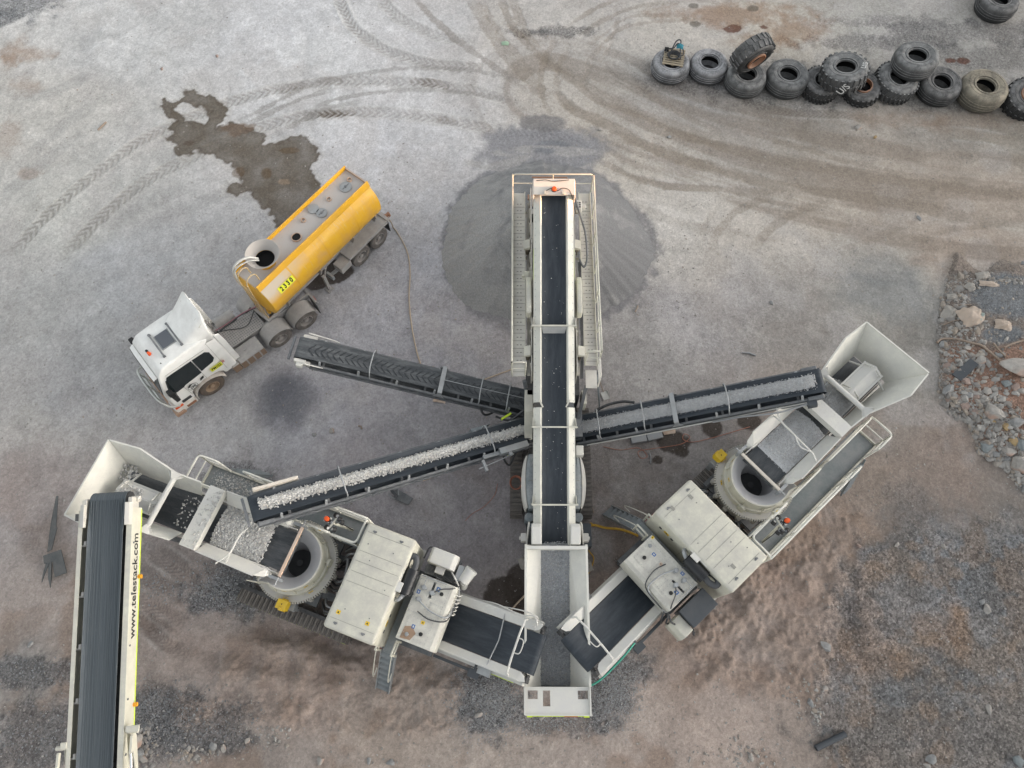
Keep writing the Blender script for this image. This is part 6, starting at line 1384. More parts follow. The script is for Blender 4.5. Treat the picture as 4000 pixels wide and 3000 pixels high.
    q = MB(); q.cyl((5.75,-.75,1.1),(5.98,-.8,1.1), .08, 12); q.cyl((5.9,-.8,1.1),(5.96,-.82,1.1), .11, 10); q.build('outlet_valve', M_RUST, rb)
    return t
M_RUSTY = paint("rust_stained_top", (.42,.26,.16), dust=(.5,.45,.41), amt=.7, base=.4)
M_LADDER = paint("dusty_ochre_ladder", (.50,.36,.16), dust=(.48,.42,.35), amt=.6, base=.4)
trailer()
# ------------------------------------------------------------------ RADIAL FEED CONVEYOR at the left (local: x down from the head)
P_, Q_ = Vector((-11.788, 4.297, 5.4)), Vector((-11.3056, -2.4087, 4.2))
MTE = frame(P_, Q_); ang_ = math.atan2(1.2, (Q_-P_).xy.length)
def telescopic():
    t = thing('stacker_conveyor', 'cream stacker conveyor with a long grooved grey belt and web address on its right side', 'conveyor', MTE)
    BM = T(0, 0, 5.4)@Matrix.Rotation(ang_, 4, 'Y'); L0, L1 = -.34, 11.5
    pr = [(-.51,.10),(-.42,.03),(-.25,.0),(.25,.0),(.42,.03),(.51,.10)]; rows = []
    for k in range(1, 9): a = math.pi*(1-k/8); rows.append([(L0-.24*math.sin(a), y, z*.3-.24+.24*math.cos(a)) for y, z in pr])
    for k in range(40): x = L0+(L1-L0)*k/39; e = min(1, k/3); rows.append([(x, y*(1-.035*min(1,k/30)), z*(.3+.7*e)) for y, z in pr])
    mb = MB(); mb.grid(rows); b = mb.build('belt', M_BELTR, t, BM, solid=.014, smooth=50)
    mb = MB()
    for y in (-.46,-.4,-.33,-.29,-.21,-.12,-.08,.05,.13,.18,.24,.33,.37,.42): mb.box(L0, L1, y-.012, y+.012, .004+max(0,abs(y)-.25)*.15, .016+max(0,abs(y)-.25)*.2)
    mb.build('belt_ridge', M_BELTG, b)
    for s in (-1, 1):
        mb = MB(); i_, w_ = (.58, .74) if s > 0 else (.68, .80); mb.prism([(s*i_,.06),(s*w_,.06),(s*w_,-.50),(s*(w_-.1),-.56),(s*(w_-.1),-.52),(s*(w_-.025),-.48),(s*(w_-.025),.035),(s*i_,.035)], 'x', L0+.25, L1); r_ = mb.build('side_beam', M_CREAM, t, BM, bevel=.006)
        mb = MB(); mb.prism([(s*.58,.04),(s*.58,.2),(s*.70,.16),(s*.76,.06)], 'x', L0+.1, L0+.75); mb.box(L0-.05, L0+.5, s*.66-.06, s*.66+.06, -.35, .05); mb.cyl((L0,s*.56,-.24),(L0,s*.8,-.24), .09, 16); mb.build('head_bracket', M_CREAMD, r_, bevel=.015)
        for k in range(7):
            x = .9+1.42*k
            q = MB(); q.box(x, x+.05, min(s*.57,s*.76), max(s*.57,s*.76), -.10, -.04); q.cyl((x-.1,s*.62,-.05),(x+.02,s*.60,-.02), .05, 12); q.build('idler_bracket', M_CREAMD if s < 0 else M_STEEL, r_)
        if s > 0:
            q = MB(); q.box(L0+.3, 6.75, .742, .748, -.50, -.455); q.build('lime_edge_strip', M_LIME, r_)
            tm = axes((2.12, .7445, -.20), (-1,0,0), (0,0,1)); text('www.telestack.com', .40, M_BLACK, r_, tm, bold=.006, sx=.93)
            for x in (1.9, 5.4): q = MB(); q.cyl((x,.74,-.42),(x,.84,-.42), .06, 12); q.build('marker_light', M_AMBER, r_)
        # hydraulic ram and lug plates
        x = 6.0 if s > 0 else 6.3
        q = MB(); q.prism([(x-.12,-.02),(x+.55,-.14),(x+1.35,-.42),(x+1.3,-.5),(x+.2,-.3),(x-.12,-.12)], 'y', s*.90-.02, s*.90+.02); q.box(x-.15, x+.0, s*.84-.05 if s > 0 else s*.95, s*1.15 if s > 0 else s*.84+.05, .02, .09); q.cyl((x,s*.8,0),(x,s*1.1,0), .06, 12); q.box(x+1.15, x+1.35, min(s*.8,s*1.05), max(s*.8,s*1.05), -.05, .1); q.build('ram_bracket', M_CREAM, r_, bevel=.008)
        q = MB(); q.cyl((x+.5,s*.98,.12),(x+2.9,s*1.06,.0), .035, 12); rm = q.build('ram_rod', M_CHROME, r_, smooth=40); q = MB(); q.cyl((x+2.6,s*1.05,.015),(x+4.5,s*1.12,-.1), .07, 14); q.build('ram_cylinder', M_RED, rm, smooth=40)
        q = MB(); q.beam((x+.1,s*.98,.08),(x+.55,s*.98,.12), .06, .1); q.build('ram_eye', M_CREAM, rm)
    mb = MB()
    for k in range(9): x = .6+1.25*k; mb.box(x, x+.09, -.72, .72, -.5, -.42)
    mb.box(.2, L1, -.72, .72, -.56, -.54); mb.cyl((L0,-.55,-.24),(L0,.55,-.24), .225, 28); mb.build('inner_frame', M_STEELD, t, BM)
    mb = MB(); mb.box(L0+.3, L0+.42, -.62, .64, -.6, -.4); mb.build('scraper', M_STEEL, t, BM)
    mb = MB(); mb.tube(bez([(.15,-.78,-.1),(.3,-.86,-.2),(.8,-.95,-.5),(1.1,-.98,-.7),(1.12,-.8,-.75)], 5), .03, 7); mb.box(.0,.2,-.92,-.74,-.1,.02); mb.build('sensor_arm', M_STEELD, t, BM, smooth=60)
    mb = MB()
    for s in (-1, 1):
        mb.beam((9.4,s*.8,2.9),(9.8,s*1.3,.5), .16, .2); mb.beam((8.2,s*.8,3.1),(9.8,s*1.3,.5), .12, .14)
    mb.beam((9.8,-1.5,.55),(9.8,1.5,.55), .2, .2); ub = mb.build('undercarriage', M_CREAM, t)
    for s in (-1, 1): wheel(t, 9.8, s*1.6, s, .52, .4)
    return t
M_AMBER = flat("amber_marker", (.8,.35,.02), .3)
M_BELTG = flat("belt_ridge_rubber", (.075,.09,.10), .75)
telescopic()
# ------------------------------------------------------------------ OLD LOADER TYRES
M_OLDT = paint("old_grey_tyre", (.035,.036,.037), dust=(.29,.29,.285), amt=.9, base=.08, scale=2.6, rough=.75, bump=.4)
M_OLDP = paint("pale_dusty_tyre", (.045,.046,.048), dust=(.40,.40,.41), amt=1.1, base=.06, scale=2.4, rough=.75, bump=.4)
M_OLDB = paint("clay_stained_tyre", (.05,.048,.042), dust=(.36,.32,.25), amt=1.0, base=.28, scale=1.5, rough=.8, bump=.4)
M_OLDK = paint("black_worn_tyre", (.022,.023,.024), dust=(.28,.275,.27), amt=.75, base=.06, scale=2.8, rough=.7, bump=.4)
M_INT = flat("tyre_inside", (.012,.012,.012), .9)
M_CHALK = flat("chalk_white", (.62,.62,.6), .9)
def tyre_mesh(mat, r=.88, w=.74, hole=.36, tread=0, lugmat=None):
    """a tyre lying flat, z up from 0 to w; tread 0 bald, 1 bar lugs, 2 block lugs"""
    h = w/2; pr = [(hole+.10,h*.55),(hole,h*.70),(hole,h+.0),(hole,w-.05)]
    pr = [(hole+.20,.30*w),(hole+.03,.10),(hole+.01,.03),(hole+.05,.0),(hole+.12,.03),(r*.66,-.01),(r*.80,-.012),(r*.90,.02),(r*.965,.09),(r*.985,.16),(r,.24),(r+.008,h),(r,w-.24),(r*.985,w-.16),(r*.965,w-.09),(r*.90,w-.02),(r*.80,w+.012),(r*.66,w+.01),(hole+.13,w-.03),(hole+.115,w-.005),(hole+.06,w-.005),(hole+.05,w-.05),(hole+.01,w-.06),(hole,w-.12),(hole+.04,w-.17),(hole+.20,.70*w)]
    mb = MB(); mb.lathe(pr, n=72)
    if tread:
        k = 30 if tread == 1 else 22
        for i in range(k):
            for s in (0, 1):
                a0 = 2*math.pi*(i+.5*s)/k; wd = .55*2*math.pi/k; zs = (h+.01, w-.06) if s else (.06, h-.01); sl = .10 if tread == 1 else .03
                vs = []
                for z, aa in ((zs[0], a0-(sl if s else 0)), (zs[1], a0-(0 if s else sl))):
                    e = .055 if .18 < z < w-.18 else .0
                    for rr, da in ((r*.965,0),(r*.965,wd),(r+.035+e*.2,wd*.85),(r+.035+e*.2,wd*.15)): vs.append((rr*math.cos(aa+da), rr*math.sin(aa+da), z))
                mb.add(vs, [(0,1,2,3),(7,6,5,4),(0,4,5,1),(1,5,6,2),(2,6,7,3),(3,7,4,0)])
    if not tread:
        rs = random.Random(int(r*1000)+len(mat.name))
        for k in range(3):                       # worn circumferential grooves and a few cuts
            z = .26+(w-.52)*k/2; mb.lathe([(r+.006,z-.012),(r+.022,z-.008),(r+.022,z+.008),(r+.006,z+.012)], n=72)
        for k in range(9):
            a = rs.random()*6.28; z = .2+rs.random()*(w-.45); mb.beam((r*math.cos(a)*1.005,r*math.sin(a)*1.005,z),(r*math.cos(a+.05)*1.005,r*math.sin(a+.05)*1.005,z+.14), .02, .03)
    mb.lathe([(r*.74,w+.008),(r*.745,w+.022),(r*.765,w+.022),(r*.77,w+.008)], n=72)
    o = mb.build('loader_tyre', mat, None, smooth=38)
    q = MB(); q.lathe([(hole+.20,.30*w),(r-.10,.34*w),(r-.08,h),(r-.10,.66*w),(hole+.20,.70*w)], n=48); q.build('tyre_cavity', M_INT, o, smooth=60)
    return o
kinds = {}
def tyre(kind, mat, M, label, r=.88, **kw):
    key = (kind, mat.name)
    if key not in kinds: o = kinds[key] = tyre_mesh(mat, **kw)
    else:
        s = kinds[key]; o = s.copy(); C.objects.link(o)
        for ch in s.children: c = ch.copy(); C.objects.link(c); c.parent = o
    f = r/.88; o.matrix_world = M@Matrix.Diagonal((f, f, f, 1)); return tag(o, label, 'tyre', 'old loader tyres in a row')
def flat_t(x, y, z=.74, rz=0, tilt=(0,0), base=None):
    """place by the centre of the upper face"""
    p = KT(x, y, z); return T(p.x, p.y, z-.74)@Matrix.Rotation(R(tilt[0]), 4, 'X')@Matrix.Rotation(R(tilt[1]), 4, 'Y')@RZ(rz)
tyre('bald', M_OLDP, flat_t(184,350), 'pale worn tyre at the left end of the row, carrying the small pallet', .89, hole=.40)
tyre('bald', M_OLDP, flat_t(405,352,rz=40), 'pale bald tyre lying flat, empty, second from the left end of the row', .89, hole=.40)
tyre('bald', M_OLDT, flat_t(618,425,rz=80), 'grey bald tyre lying flat under the tyre that stands on edge', .93)
tyre('bald', M_OLDT, flat_t(858,425,rz=10), 'dark smooth tyre lying flat between the stacked pairs, just left of the chalk marked tyre', .98)
tyre('bar', M_OLDK, flat_t(1060,450,rz=15,tilt=(4,0)), 'dark lugged tyre pinned beneath the chalk marked tyre', .86, tread=1)
o = tyre('block', M_OLDK, flat_t(1300,478,z=.66,rz=5,tilt=(8,-6)), 'lugged tyre with a rusty inner ring, half under the chalk marked tyre', .82, tread=2)
mb = MB(); mb.lathe([(.40,.60),(.42,.80),(.37,.82),(.35,.62)], n=40); mb.build('rim_ring', M_RUST, o, smooth=40)
tyre('bar', M_OLDT, flat_t(1480,445,rz=50,tilt=(2,6)), 'big lugged tyre at the bottom of the stack right of the chalk marked tyre', .98, tread=1)
tyre('bald', M_OLDK, flat_t(1742,466,z=.70,rz=120,tilt=(3,0)), 'black worn tyre lying flat just right of the two tyre stack', .96)
tyre('bald', M_OLDB, flat_t(1990,498,rz=20), 'clay stained pale tyre lying flat near the right end of the row', 1.05)
o = tyre('block', M_OLDK, flat_t(2245,535,rz=70,tilt=(10,0)), 'lugged tyre cut by the right edge of the photo, end of the row', .95, tread=2)
mb = MB(); mb.lathe([(.40,.62),(.42,.78),(.37,.80),(.35,.62)], n=40); mb.build('rim_ring', M_RUST, o, smooth=40)
tyre('bald', M_OLDK, flat_t(2078,-8,rz=0), 'black tyre lying alone in the top right corner', .95)
# stacked ones
p = KT(1186,385,1.55); a = axes((0,0,0), (1,.18,.12), (-.2,1,-.12)); M_ = Matrix.Translation(p)@a@T(0,0,-.74)
us = tyre('block', M_OLDT, M_, 'big tyre lying on two others with U/S chalked on its side and tread', 1.0, tread=2)
for w_, ang, in_ in (('tread',-112,0),('side',-22,1)):
    c_, s_ = math.cos(R(ang)), math.sin(R(ang))
    if not in_: m_ = axes((.945*c_, .945*s_, .36), (-s_*.55, c_*.55, .83), (-.0+s_*.83, -c_*.83, .55)); text('U/S', .42, M_CHALK, us, m_, name='chalk_mark', bold=.004, sx=.8)
    else: m_ = axes((.67*c_, .67*s_, .755), (c_*.3-s_*.95, s_*.3+c_*.95, 0), (-c_, -s_, 0)); text('U/S', .26, M_CHALK, us, m_, name='chalk_mark', bold=.003)
p = KT(1600,318,1.5); tyre('bald', M_OLDT, Matrix.Translation(p)@axes((0,0,0), (1,.1,.08), (-.1,1,-.06))@T(0,0,-.74), 'worn bald tyre lying on top of the big lugged tyre', .97)
p = KT(668,345,1.62); n_ = Vector((.42,-.88,-.22)).normalized(); x_ = Vector((.88,.42,.08))
tyre('block', M_OLDK, Matrix.Translation(p)@axes((0,0,0), x_, n_.cross(x_))@T(0,0,-.74), 'deep lugged tyre standing on edge on top of a flat grey tyre', .93, tread=2)
# pallet with cable bundle on the first tyre
pt = KT(195,330,.80); PM = T(pt.x, pt.y, .75)@RZ(-12)
t = thing('wooden_pallet', 'small weathered wooden pallet lying on the leftmost tyre', 'pallet', PM)
M_WOOD = paint("weathered_pallet_wood", (.36,.29,.19), dust=(.4,.37,.32), amt=.5, base=.3, scale=6, stretch=(1,6,6))
for k in range(8): mb = MB(); y = -.48+.135*k; mb.box(-.5+.02*rng.random(), .5-.02*rng.random(), y-.042, y+.042, .08, .10); mb.build('slat', M_WOOD, t, bevel=.004)
for x in (-.42, 0, .42): mb = MB(); mb.box(x-.05, x+.05, -.5, .5, .0, .079); mb.build('bearer', M_WOOD, t)
mb = MB()
for k in range(5):
    rr = .20+.02*k; mb.tube([(-.02+rr*math.cos(a)*1.1, -.05+rr*.85*math.sin(a), .12+.03*k+.02*math.sin(3*a+k)) for a in [2*math.pi*i/24 for i in range(24)]], .024, 7, closed=True)
mb.tube(bez([(.2,-.05,.2),(.4,.15,.16),(.3,.4,.3),(.05,.45,.45),(-.1,.3,.3),(-.35,.3,.2),(-.42,.1,.16)], 6), .026, 7); mb.tube(bez([(-.2,.1,.2),(-.05,.5,.5),(.15,.55,.55),(.2,.3,.35),(.3,-.2,.2)], 6), .03, 7)
o = mb.build('cable_coil', M_RUBBER, None, PM.copy(), smooth=60); tag(o, 'tangled coil of black cable lying on the small pallet', 'cable')
def crumple(name, mat, M, sx, sy, sz, seed, label, cat, n=14, group=None):
    rs = np.random.RandomState(seed); g = rs.rand(n+1, n+1); g2 = (g+np.roll(g,1,0)+np.roll(g,1,1)+np.roll(g,-1,0))/4
    rows = [[((i/n-.5)*sx*(1+.3*(g[j,i]-.5)), (j/n-.5)*sy*(1+.3*(g[i,j]-.5)), sz*max(0, 1-((i/n-.5)**2+(j/n-.5)**2)*3.2)*(.3+1.0*g2[i,j])+.02) for i in range(n+1)] for j in range(n+1)]
    mb = MB(); mb.grid(rows); o = mb.build(name, mat, None, M, solid=.01); o.modifiers.new("d", 'SUBSURF').levels = 1; o.modifiers["d"].render_levels = 1
    return tag(o, label, cat, group)
M_TEAL = flat("teal_cloth", (.03,.20,.26), .8)
crumple('cloth', M_TEAL, PM@T(.18,.42,.30), .34, .3, .2, 3, 'small scrap of teal cloth on the cable tangle on the pallet', 'cloth', 8)
mb = MB(); mb.box(-.5,-.3,.22,.4,.1,.22); mb.cyl((-.4,.31,.22),(-.4,.31,.26),.06,12); o = mb.build('plug_box', M_BLACK, None, PM.copy(), bevel=.02); tag(o, 'small black plug box at the corner of the pallet', 'box')
# ------------------------------------------------------------------ RUBBLE HEAP on the right, boulders, loose stones
def rock(p, r, mat, label, el=(1,.8,.6), rz=0, seed=0, group=None, name='rock'):
    rs = np.random.RandomState(seed+5); bm = bmesh.new(); bmesh.ops.create_icosphere(bm, subdivisions=3, radius=1.0)
    cuts = rs.normal(size=(20, 3)); cuts /= np.linalg.norm(cuts, axis=1)[:,None]; d = rs.uniform(.52, .76, 20)
    for v in bm.verts:
        c = np.array(v.co[:])
        for n_, dd in zip(cuts, d):
            e = c@n_-dd
            if e > 0: c = c-n_*e*.97
        v.co = c*(1+.012*rs.normal())*1.28*np.array(el)*r
    m = bpy.data.meshes.new(name); bm.to_mesh(m); bm.free(); m.materials.append(mat); o = bpy.data.objects.new(name, m); C.objects.link(o)
    o.location = p; o.rotation_euler = (rs.uniform(-.2,.2), rs.uniform(-.2,.2), R(rz)); return tag(o, label, 'rock', group)
def rock_mat(name, a, b, c=None):
    m, t, p = _nodes(name); tc = N(t, "ShaderNodeTexCoord"); n = N(t, "ShaderNodeTexNoise", Scale=3.0, Detail=9.0, Roughness=.7); n2 = N(t, "ShaderNodeTexNoise", Scale=1.2, Detail=3.0)
    for q in (n, n2): t.links.new(tc.outputs["Object"], q.inputs["Vector"])
    x = mixc(t, ramp(t, n.outputs[0], .35, .68), b, a)
    if c: x = mixc(t, ramp(t, n2.outputs[0], .5, .62), x, c)
    t.links.new(x, p.inputs["Base Color"]); p.inputs["Roughness"].default_value = .9
    bp = N(t, "ShaderNodeBump", Strength=.5, Distance=.05); t.links.new(n.outputs[0], bp.inputs["Height"]); t.links.new(bp.outputs[0], p.inputs["Normal"]); return m
MRK = {'g': rock_mat("grey_rock", (.34,.34,.33), (.20,.20,.20)), 'p': rock_mat("pinkish_rock", (.37,.29,.25), (.24,.18,.155)), 'y': rock_mat("ochre_rock", (.42,.31,.16), (.28,.20,.11)),
       'w': rock_mat("pale_rock", (.42,.40,.365), (.27,.25,.23), (.38,.27,.22)), 'b': rock_mat("bluish_rock", (.26,.29,.29), (.16,.175,.18))}
# the bank of spoil under the stones
edge = [KR(*q) for q in [(330,160),(290,290),(285,420),(280,560),(285,700),(270,880),(330,1010),(470,1080),(530,1270),(690,1360),(760,1450),(840,1540)]]
cx, cy = KR(950,800).x+1.5, KR(950,800).y
def bank_z(x, y):
    """height of the spoil bank: rises from its foot line towards the east"""
    P = [(e.x, e.y) for e in edge]; best = 1e9; sx_ = 0
    for (ax, ay), (bx, by) in zip(P[:-1], P[1:]):
        l = math.hypot(bx-ax, by-ay); t_ = max(0, min(1, ((x-ax)*(bx-ax)+(y-ay)*(by-ay))/l/l)); dx, dy = x-ax-(bx-ax)*t_, y-ay-(by-ay)*t_; d = math.hypot(dx, dy)
        if d < best: best = d; sx_ = (bx-ax)*dy-(by-ay)*dx
    d = best if sx_ > 0 else -best
    if y > P[0][1]+.3: d = min(d, (P[0][1]+1.2-y+.55*math.sin(x*1.1+1)+.3*math.sin(x*3.1))*.7)
    return .45*(1-math.exp(-max(0, d)/.9))+.05*math.sin(x*2.3)*math.sin(y*1.9) if d > 0 else -.06, d
rows = []; x0, x1 = KR(240,800).x, KR(1150,800).x+1.5; yb, yt = KR(840,1640).y, KR(600,-20).y
for j in range(140):
    y = yb+(yt-yb)*j/139; rows.append([(x, y, bank_z(x, y)[0]+.03*rng.random()) for x in [x0+(x1-x0)*i/79 for i in range(80)]])
mb = MB(); mb.grid(rows)
m, t_, p = _nodes("red_spoil"); tc = N(t_, "ShaderNodeTexCoord"); n1 = N(t_, "ShaderNodeTexNoise", Scale=2.2, Detail=8.0, Roughness=.7); n2 = N(t_, "ShaderNodeTexNoise", Scale=18.0, Detail=6.0, Roughness=.8); vz = N(t_, "ShaderNodeTexVoronoi", Scale=17.0); va = N(t_, "ShaderNodeVertexColor", layer_name="soil")
for q in (n1, n2, vz): t_.links.new(tc.outputs["Object"], q.inputs["Vector"])
c = mixc(t_, 1.0, va.outputs[0], mixc(t_, ramp(t_, n1.outputs[0], .38, .62), (.78,.78,.78), (1.2,1.18,1.16)), 'MULTIPLY'); c = mixc(t_, 1.0, c, mixc(t_, ramp(t_, n2.outputs[0], .36, .64), (.7,.7,.7), (1.25,1.25,1.25)), 'MULTIPLY'); c = mixc(t_, .6, c, mixc(t_, 1.0, c, mixc(t_, ramp(t_, vz.outputs["Color"], .1, .9), (.5,.5,.5), (1.6,1.6,1.6)), 'MULTIPLY'))
t_.links.new(c, p.inputs["Base Color"]); p.inputs["Roughness"].default_value = .95
bp = N(t_, "ShaderNodeBump", Strength=.7, Distance=.06); t_.links.new(n2.outputs[0], bp.inputs["Height"]); t_.links.new(bp.outputs[0], p.inputs["Normal"])
o = mb.build('spoil_bank', m, None, smooth=180); tag(o, None, None, kind='structure')
_P = np.array(mb.v); _D = np.array([bank_z(x, y)[1] for x, y, z in mb.v]); _g = KR(700,260,.4); _g2 = KR(690,500,.4); _w = (fbm(_P[:,0], _P[:,1], 1.1, 401, 4)-.5)
_bc = np.ones((len(_P),3))*np.array(lin(138,112,98)); _gm = np.maximum(np.exp(-((_P[:,0]-_g.x)/1.7)**2-((_P[:,1]-_g.y)/1.1)**2), np.exp(-((_P[:,0]-_g2.x)/.9)**2-((_P[:,1]-_g2.y)/.4)**2))
_gm = sstep(_gm+_w*.6, .3, .55)[:,None]; _up = sstep(_P[:,1]+_w*1.5, KR(500,640).y, KR(500,520).y)[:,None]; _bc = _bc*(1-_up)+np.array(lin(126,116,108))*_up; _bc = _bc*(1-_gm)+np.array(lin(112,115,118))*_gm
_e = (1-sstep(_D+_w*.5, .05, .45))[:,None]; _bc = _bc*(1-_e)+np.array(lin(136,127,119))*_e
_a = o.data.color_attributes.new('soil', 'FLOAT_COLOR', 'POINT'); _a.data.foreach_set('color', np.concatenate([_bc, np.ones((len(_bc),1))], 1).astype(np.float32).ravel())
def on_bank(x, y, r): P = KR(x, y, .4); z = max(0, bank_z(P.x, P.y)[0]); P = KR(x, y, z); return Vector((P.x, P.y, z+r*.28))
GR = 'boulders of the rubble heap'
BIG = [(320,640,26,'w',.9,'squat pale boulder near the left end of the branch'),(333,868,50,'g',35,'long grey boulder at the left foot of the heap, below the rubber sheet'),(345,922,38,'p',20,'pinkish boulder touching the long grey boulder from below'),
 (437,975,40,'p',70,'narrow upright pinkish stone standing apart at the heap foot'),(628,1020,62,'w',-50,'long pale slab leaning in the middle of the lower heap'),(545,680,38,'w',10,'pale rounded stone just right of the rubber sheet'),
 (528,1050,32,'y',5,'flat ochre stone left of the long pale slab'),(590,880,30,'w',60,'pale angular stone alone on the red soil'),(500,1010,36,'p',10,'brown pink stone between the narrow upright stone and the pale slab'),
 (575,1243,46,'b',40,'bluish green boulder at the foot of the lower heap'),(725,1270,44,'w',-20,'pale flat faced boulder right of the bluish boulder'),(755,1205,32,'y',-40,'ochre boulder above the pale flat faced boulder'),
 (705,1110,26,'y',70,'upright ochre stone right of the pale slab'),(545,1168,25,'y',60,'small ochre stone above the bluish boulder'),(720,1325,36,'g',-10,'grey stone below the pale flat faced boulder'),(770,1085,52,'g',15,'wide grey stone at the right edge above the ochre boulder'),
 (810,1220,42,'b',40,'bluish stone at the right edge of the photo beside the ochre boulder'),(800,1375,72,'w',-25,'large pale boulder at the low right end of the heap'),(845,1500,48,'g',70,'grey boulder cut by the photo edge below the large pale boulder'),
 (800,730,125,'w',-8,'huge pale slab lying across the right edge of the heap'),(715,830,30,'b',-30,'bluish stone under the huge pale slab'),(770,850,32,'p',30,'pink stone under the huge pale slab, right of the bluish one'),
 (330,715,28,'p',5,'pinkish stone left of the rubber sheet'),(300,575,30,'g',10,'grey flat stone under the left tip of the branch'),(400,930,28,'p',5,'brownish stone between the pinkish boulder and the upright stone'),(470,905,28,'g',-10,'grey stone above the upright pinkish stone'),
 (640,1290,30,'g',0,'grey slab just right of the bluish green boulder'),(660,645,22,'g',10,'grey stone beside the right end of the branch'),(360,960,26,'p',0,'flat brown stone under the pinkish boulder'),(590,1145,22,'g',70,'small grey stone between the bluish boulder and the pale slab'),
 (675,1200,24,'b',20,'small bluish stone between the two ochre ones'),(455,600,26,'w',0,'pale stone just below the middle of the branch'),(340,290,18,'g',0,'grey stone high on the left edge of the heap'),(450,815,30,'p',10,'pinkish brown stone just below the rubber sheet'),
 (815,880,26,'w',0,'pale stone at the photo edge under the huge slab'),(635,1075,18,'y',0,'small yellow stone above the upright ochre stone'),(420,885,20,'g',0,'small grey stone right of the long grey boulder'),(520,915,24,'p',0,'peach stone left of the pale angular stone')]
for i, (x, y, r, k, rz, lb) in enumerate(BIG):
    rr = r*.6024/92; rock(on_bank(x, y, rr), rr, MRK[k], lb, (1.0, .42 if r > 100 else .68 if r > 40 else .8, .35 if r > 100 else .55), rz, i, GR, 'boulder')
def in_heap(n, lo, hi, dens):
    pts = []
    while len(pts) < n:
        x, y = rng.uniform(270, 900), rng.uniform(100, 1560); P = KR(x, y, .4); z, d = bank_z(P.x, P.y)
        if d > -.05 and rng.random() < dens(x, y, d): pts.append((P.x, P.y, max(0, z)+.01))
    return pts
M_RUB = stone_mat("mixed_rubble", (.40,.385,.36), (.23,.215,.20), (.36,.295,.23))
mb = MB(); stones(mb, in_heap(2600, 0, 0, lambda x, y, d: (.9 if d < 1.2 else .12)*(1.2 if y > 950 else .6)*(0.2 if (y < 420 and x > 480) else 1)), .025, .10, .85)
stones(mb, in_heap(420, 0, 0, lambda x, y, d: (.9 if d < 1.6 else .22)*(1.0 if y > 850 else .45)*(0.1 if (y < 420 and x > 480) else 1)), .10, .21, .85)
stones(mb, [(q.x, q.y, q.z+.02) for q in [on_bank(rng.uniform(480, 830), rng.gauss(160, 14), 0) for _ in range(140)]], .03, .11, .85)
o = mb.build('rubble', M_RUB, None); tag(o, 'small angular rubble between the boulders of the heap on the right', 'rubble', kind='stuff')
mb = MB(); gp = []
for _ in range(4500): x, y = rng.gauss(690, 110), rng.gauss(250, 70); P = KR(x, y, .4); z, d = bank_z(P.x, P.y); gp.append((P.x, P.y, max(0, z)+.01))
for _ in range(500): x, y = rng.gauss(690, 60), rng.gauss(510, 30); P = KR(x, y, .4); z, d = bank_z(P.x, P.y); gp.append((P.x, P.y, max(0, z)+.01))
stones(mb, gp, .012, .035); o = mb.build('blue_metal_gravel', M_DARKST, None); tag(o, 'patch of blue grey gravel on top of the rubble heap', 'gravel', kind='stuff')
M_PLAST = paint("dirty_beige_sheet", (.50,.40,.32), dust=(.4,.36,.32), amt=.4, scale=3); M_PLASG = paint("dirty_grey_sheet", (.34,.32,.29), dust=(.4,.36,.32), amt=.4, scale=3); M_PLASB = paint("pale_blue_sheet", (.36,.46,.44), dust=(.42,.36,.32), amt=.5)
for x, y, sx, sy, sz, mt, sd, lb, rz in [(485,395,1.0,.85,.5,M_PLAST,21,'crumpled beige plastic sheet in the upper part of the rubble heap',20),(345,375,.7,.6,.35,M_PLASG,22,'crumpled grey sack left of the beige plastic sheet',60),(535,405,.25,.55,.35,M_PLASB,23,'pale blue strip of plastic on the right side of the beige sheet',-30),
      (560,130,.6,.35,.25,M_PLASG,24,'torn grey plastic at the top of the rubble heap',10),(690,450,.65,.45,.3,M_PLAST,25,'ragged tan plastic below the gravel patch',-15),(600,185,.8,.25,.2,M_PLAST,26,'strip of tan plastic along the top of the gravel patch',-10),(480,205,.4,.4,.25,M_PLASG,27,'crumpled scrap at the left of the gravel patch',30),(365,270,.5,.3,.2,M_PLASG,28,'flat grey scrap on the left edge of the heap',0)]:
    P = on_bank(x, y, 0); crumple('plastic_sheet', mt, T(P.x, P.y, P.z)@RZ(rz), sx, sy, sz, sd, lb, 'plastic sheet', 12)
M_BRANCH = paint("dry_branch_bark", (.26,.19,.14), dust=(.38,.33,.28), amt=.5, base=.3, scale=6)
for pts, r, lb in [([(258,568),(290,545),(380,545),(480,570),(540,585),(600,630),(670,690)], .045, 'long bent dry branch across the rubble heap'), ([(690,600),(760,570),(840,550)], .04, 'dry branch at the right edge above the huge slab'), ([(620,570),(660,620),(700,660)], .035, 'short dry stick beside the right end of the long branch'), ([(300,455),(350,432),(400,422)], .025, 'thin twig under the grey sack'), ([(340,340),(400,325),(480,325)], .022, 'thin stick along the top of the grey sack')]:
    mb = MB(); mb.tube(bez([on_bank(x, y, 0)+Vector((0,0,.10)) for x, y in pts], 5), r, 8); o = mb.build('branch', M_BRANCH, None, smooth=60); tag(o, lb, 'branch')
P = [on_bank(x, y, 0)+Vector((0,0,.12)) for x, y in ((470,672),(525,712),(410,820),(350,775))]; mb = MB(); mb.plate(P, .04); o = mb.build('rubber_sheet', M_CHARCOAL, None, bevel=.01); tag(o, 'square dark rubber sheet lying on the rubble heap', 'rubber sheet')
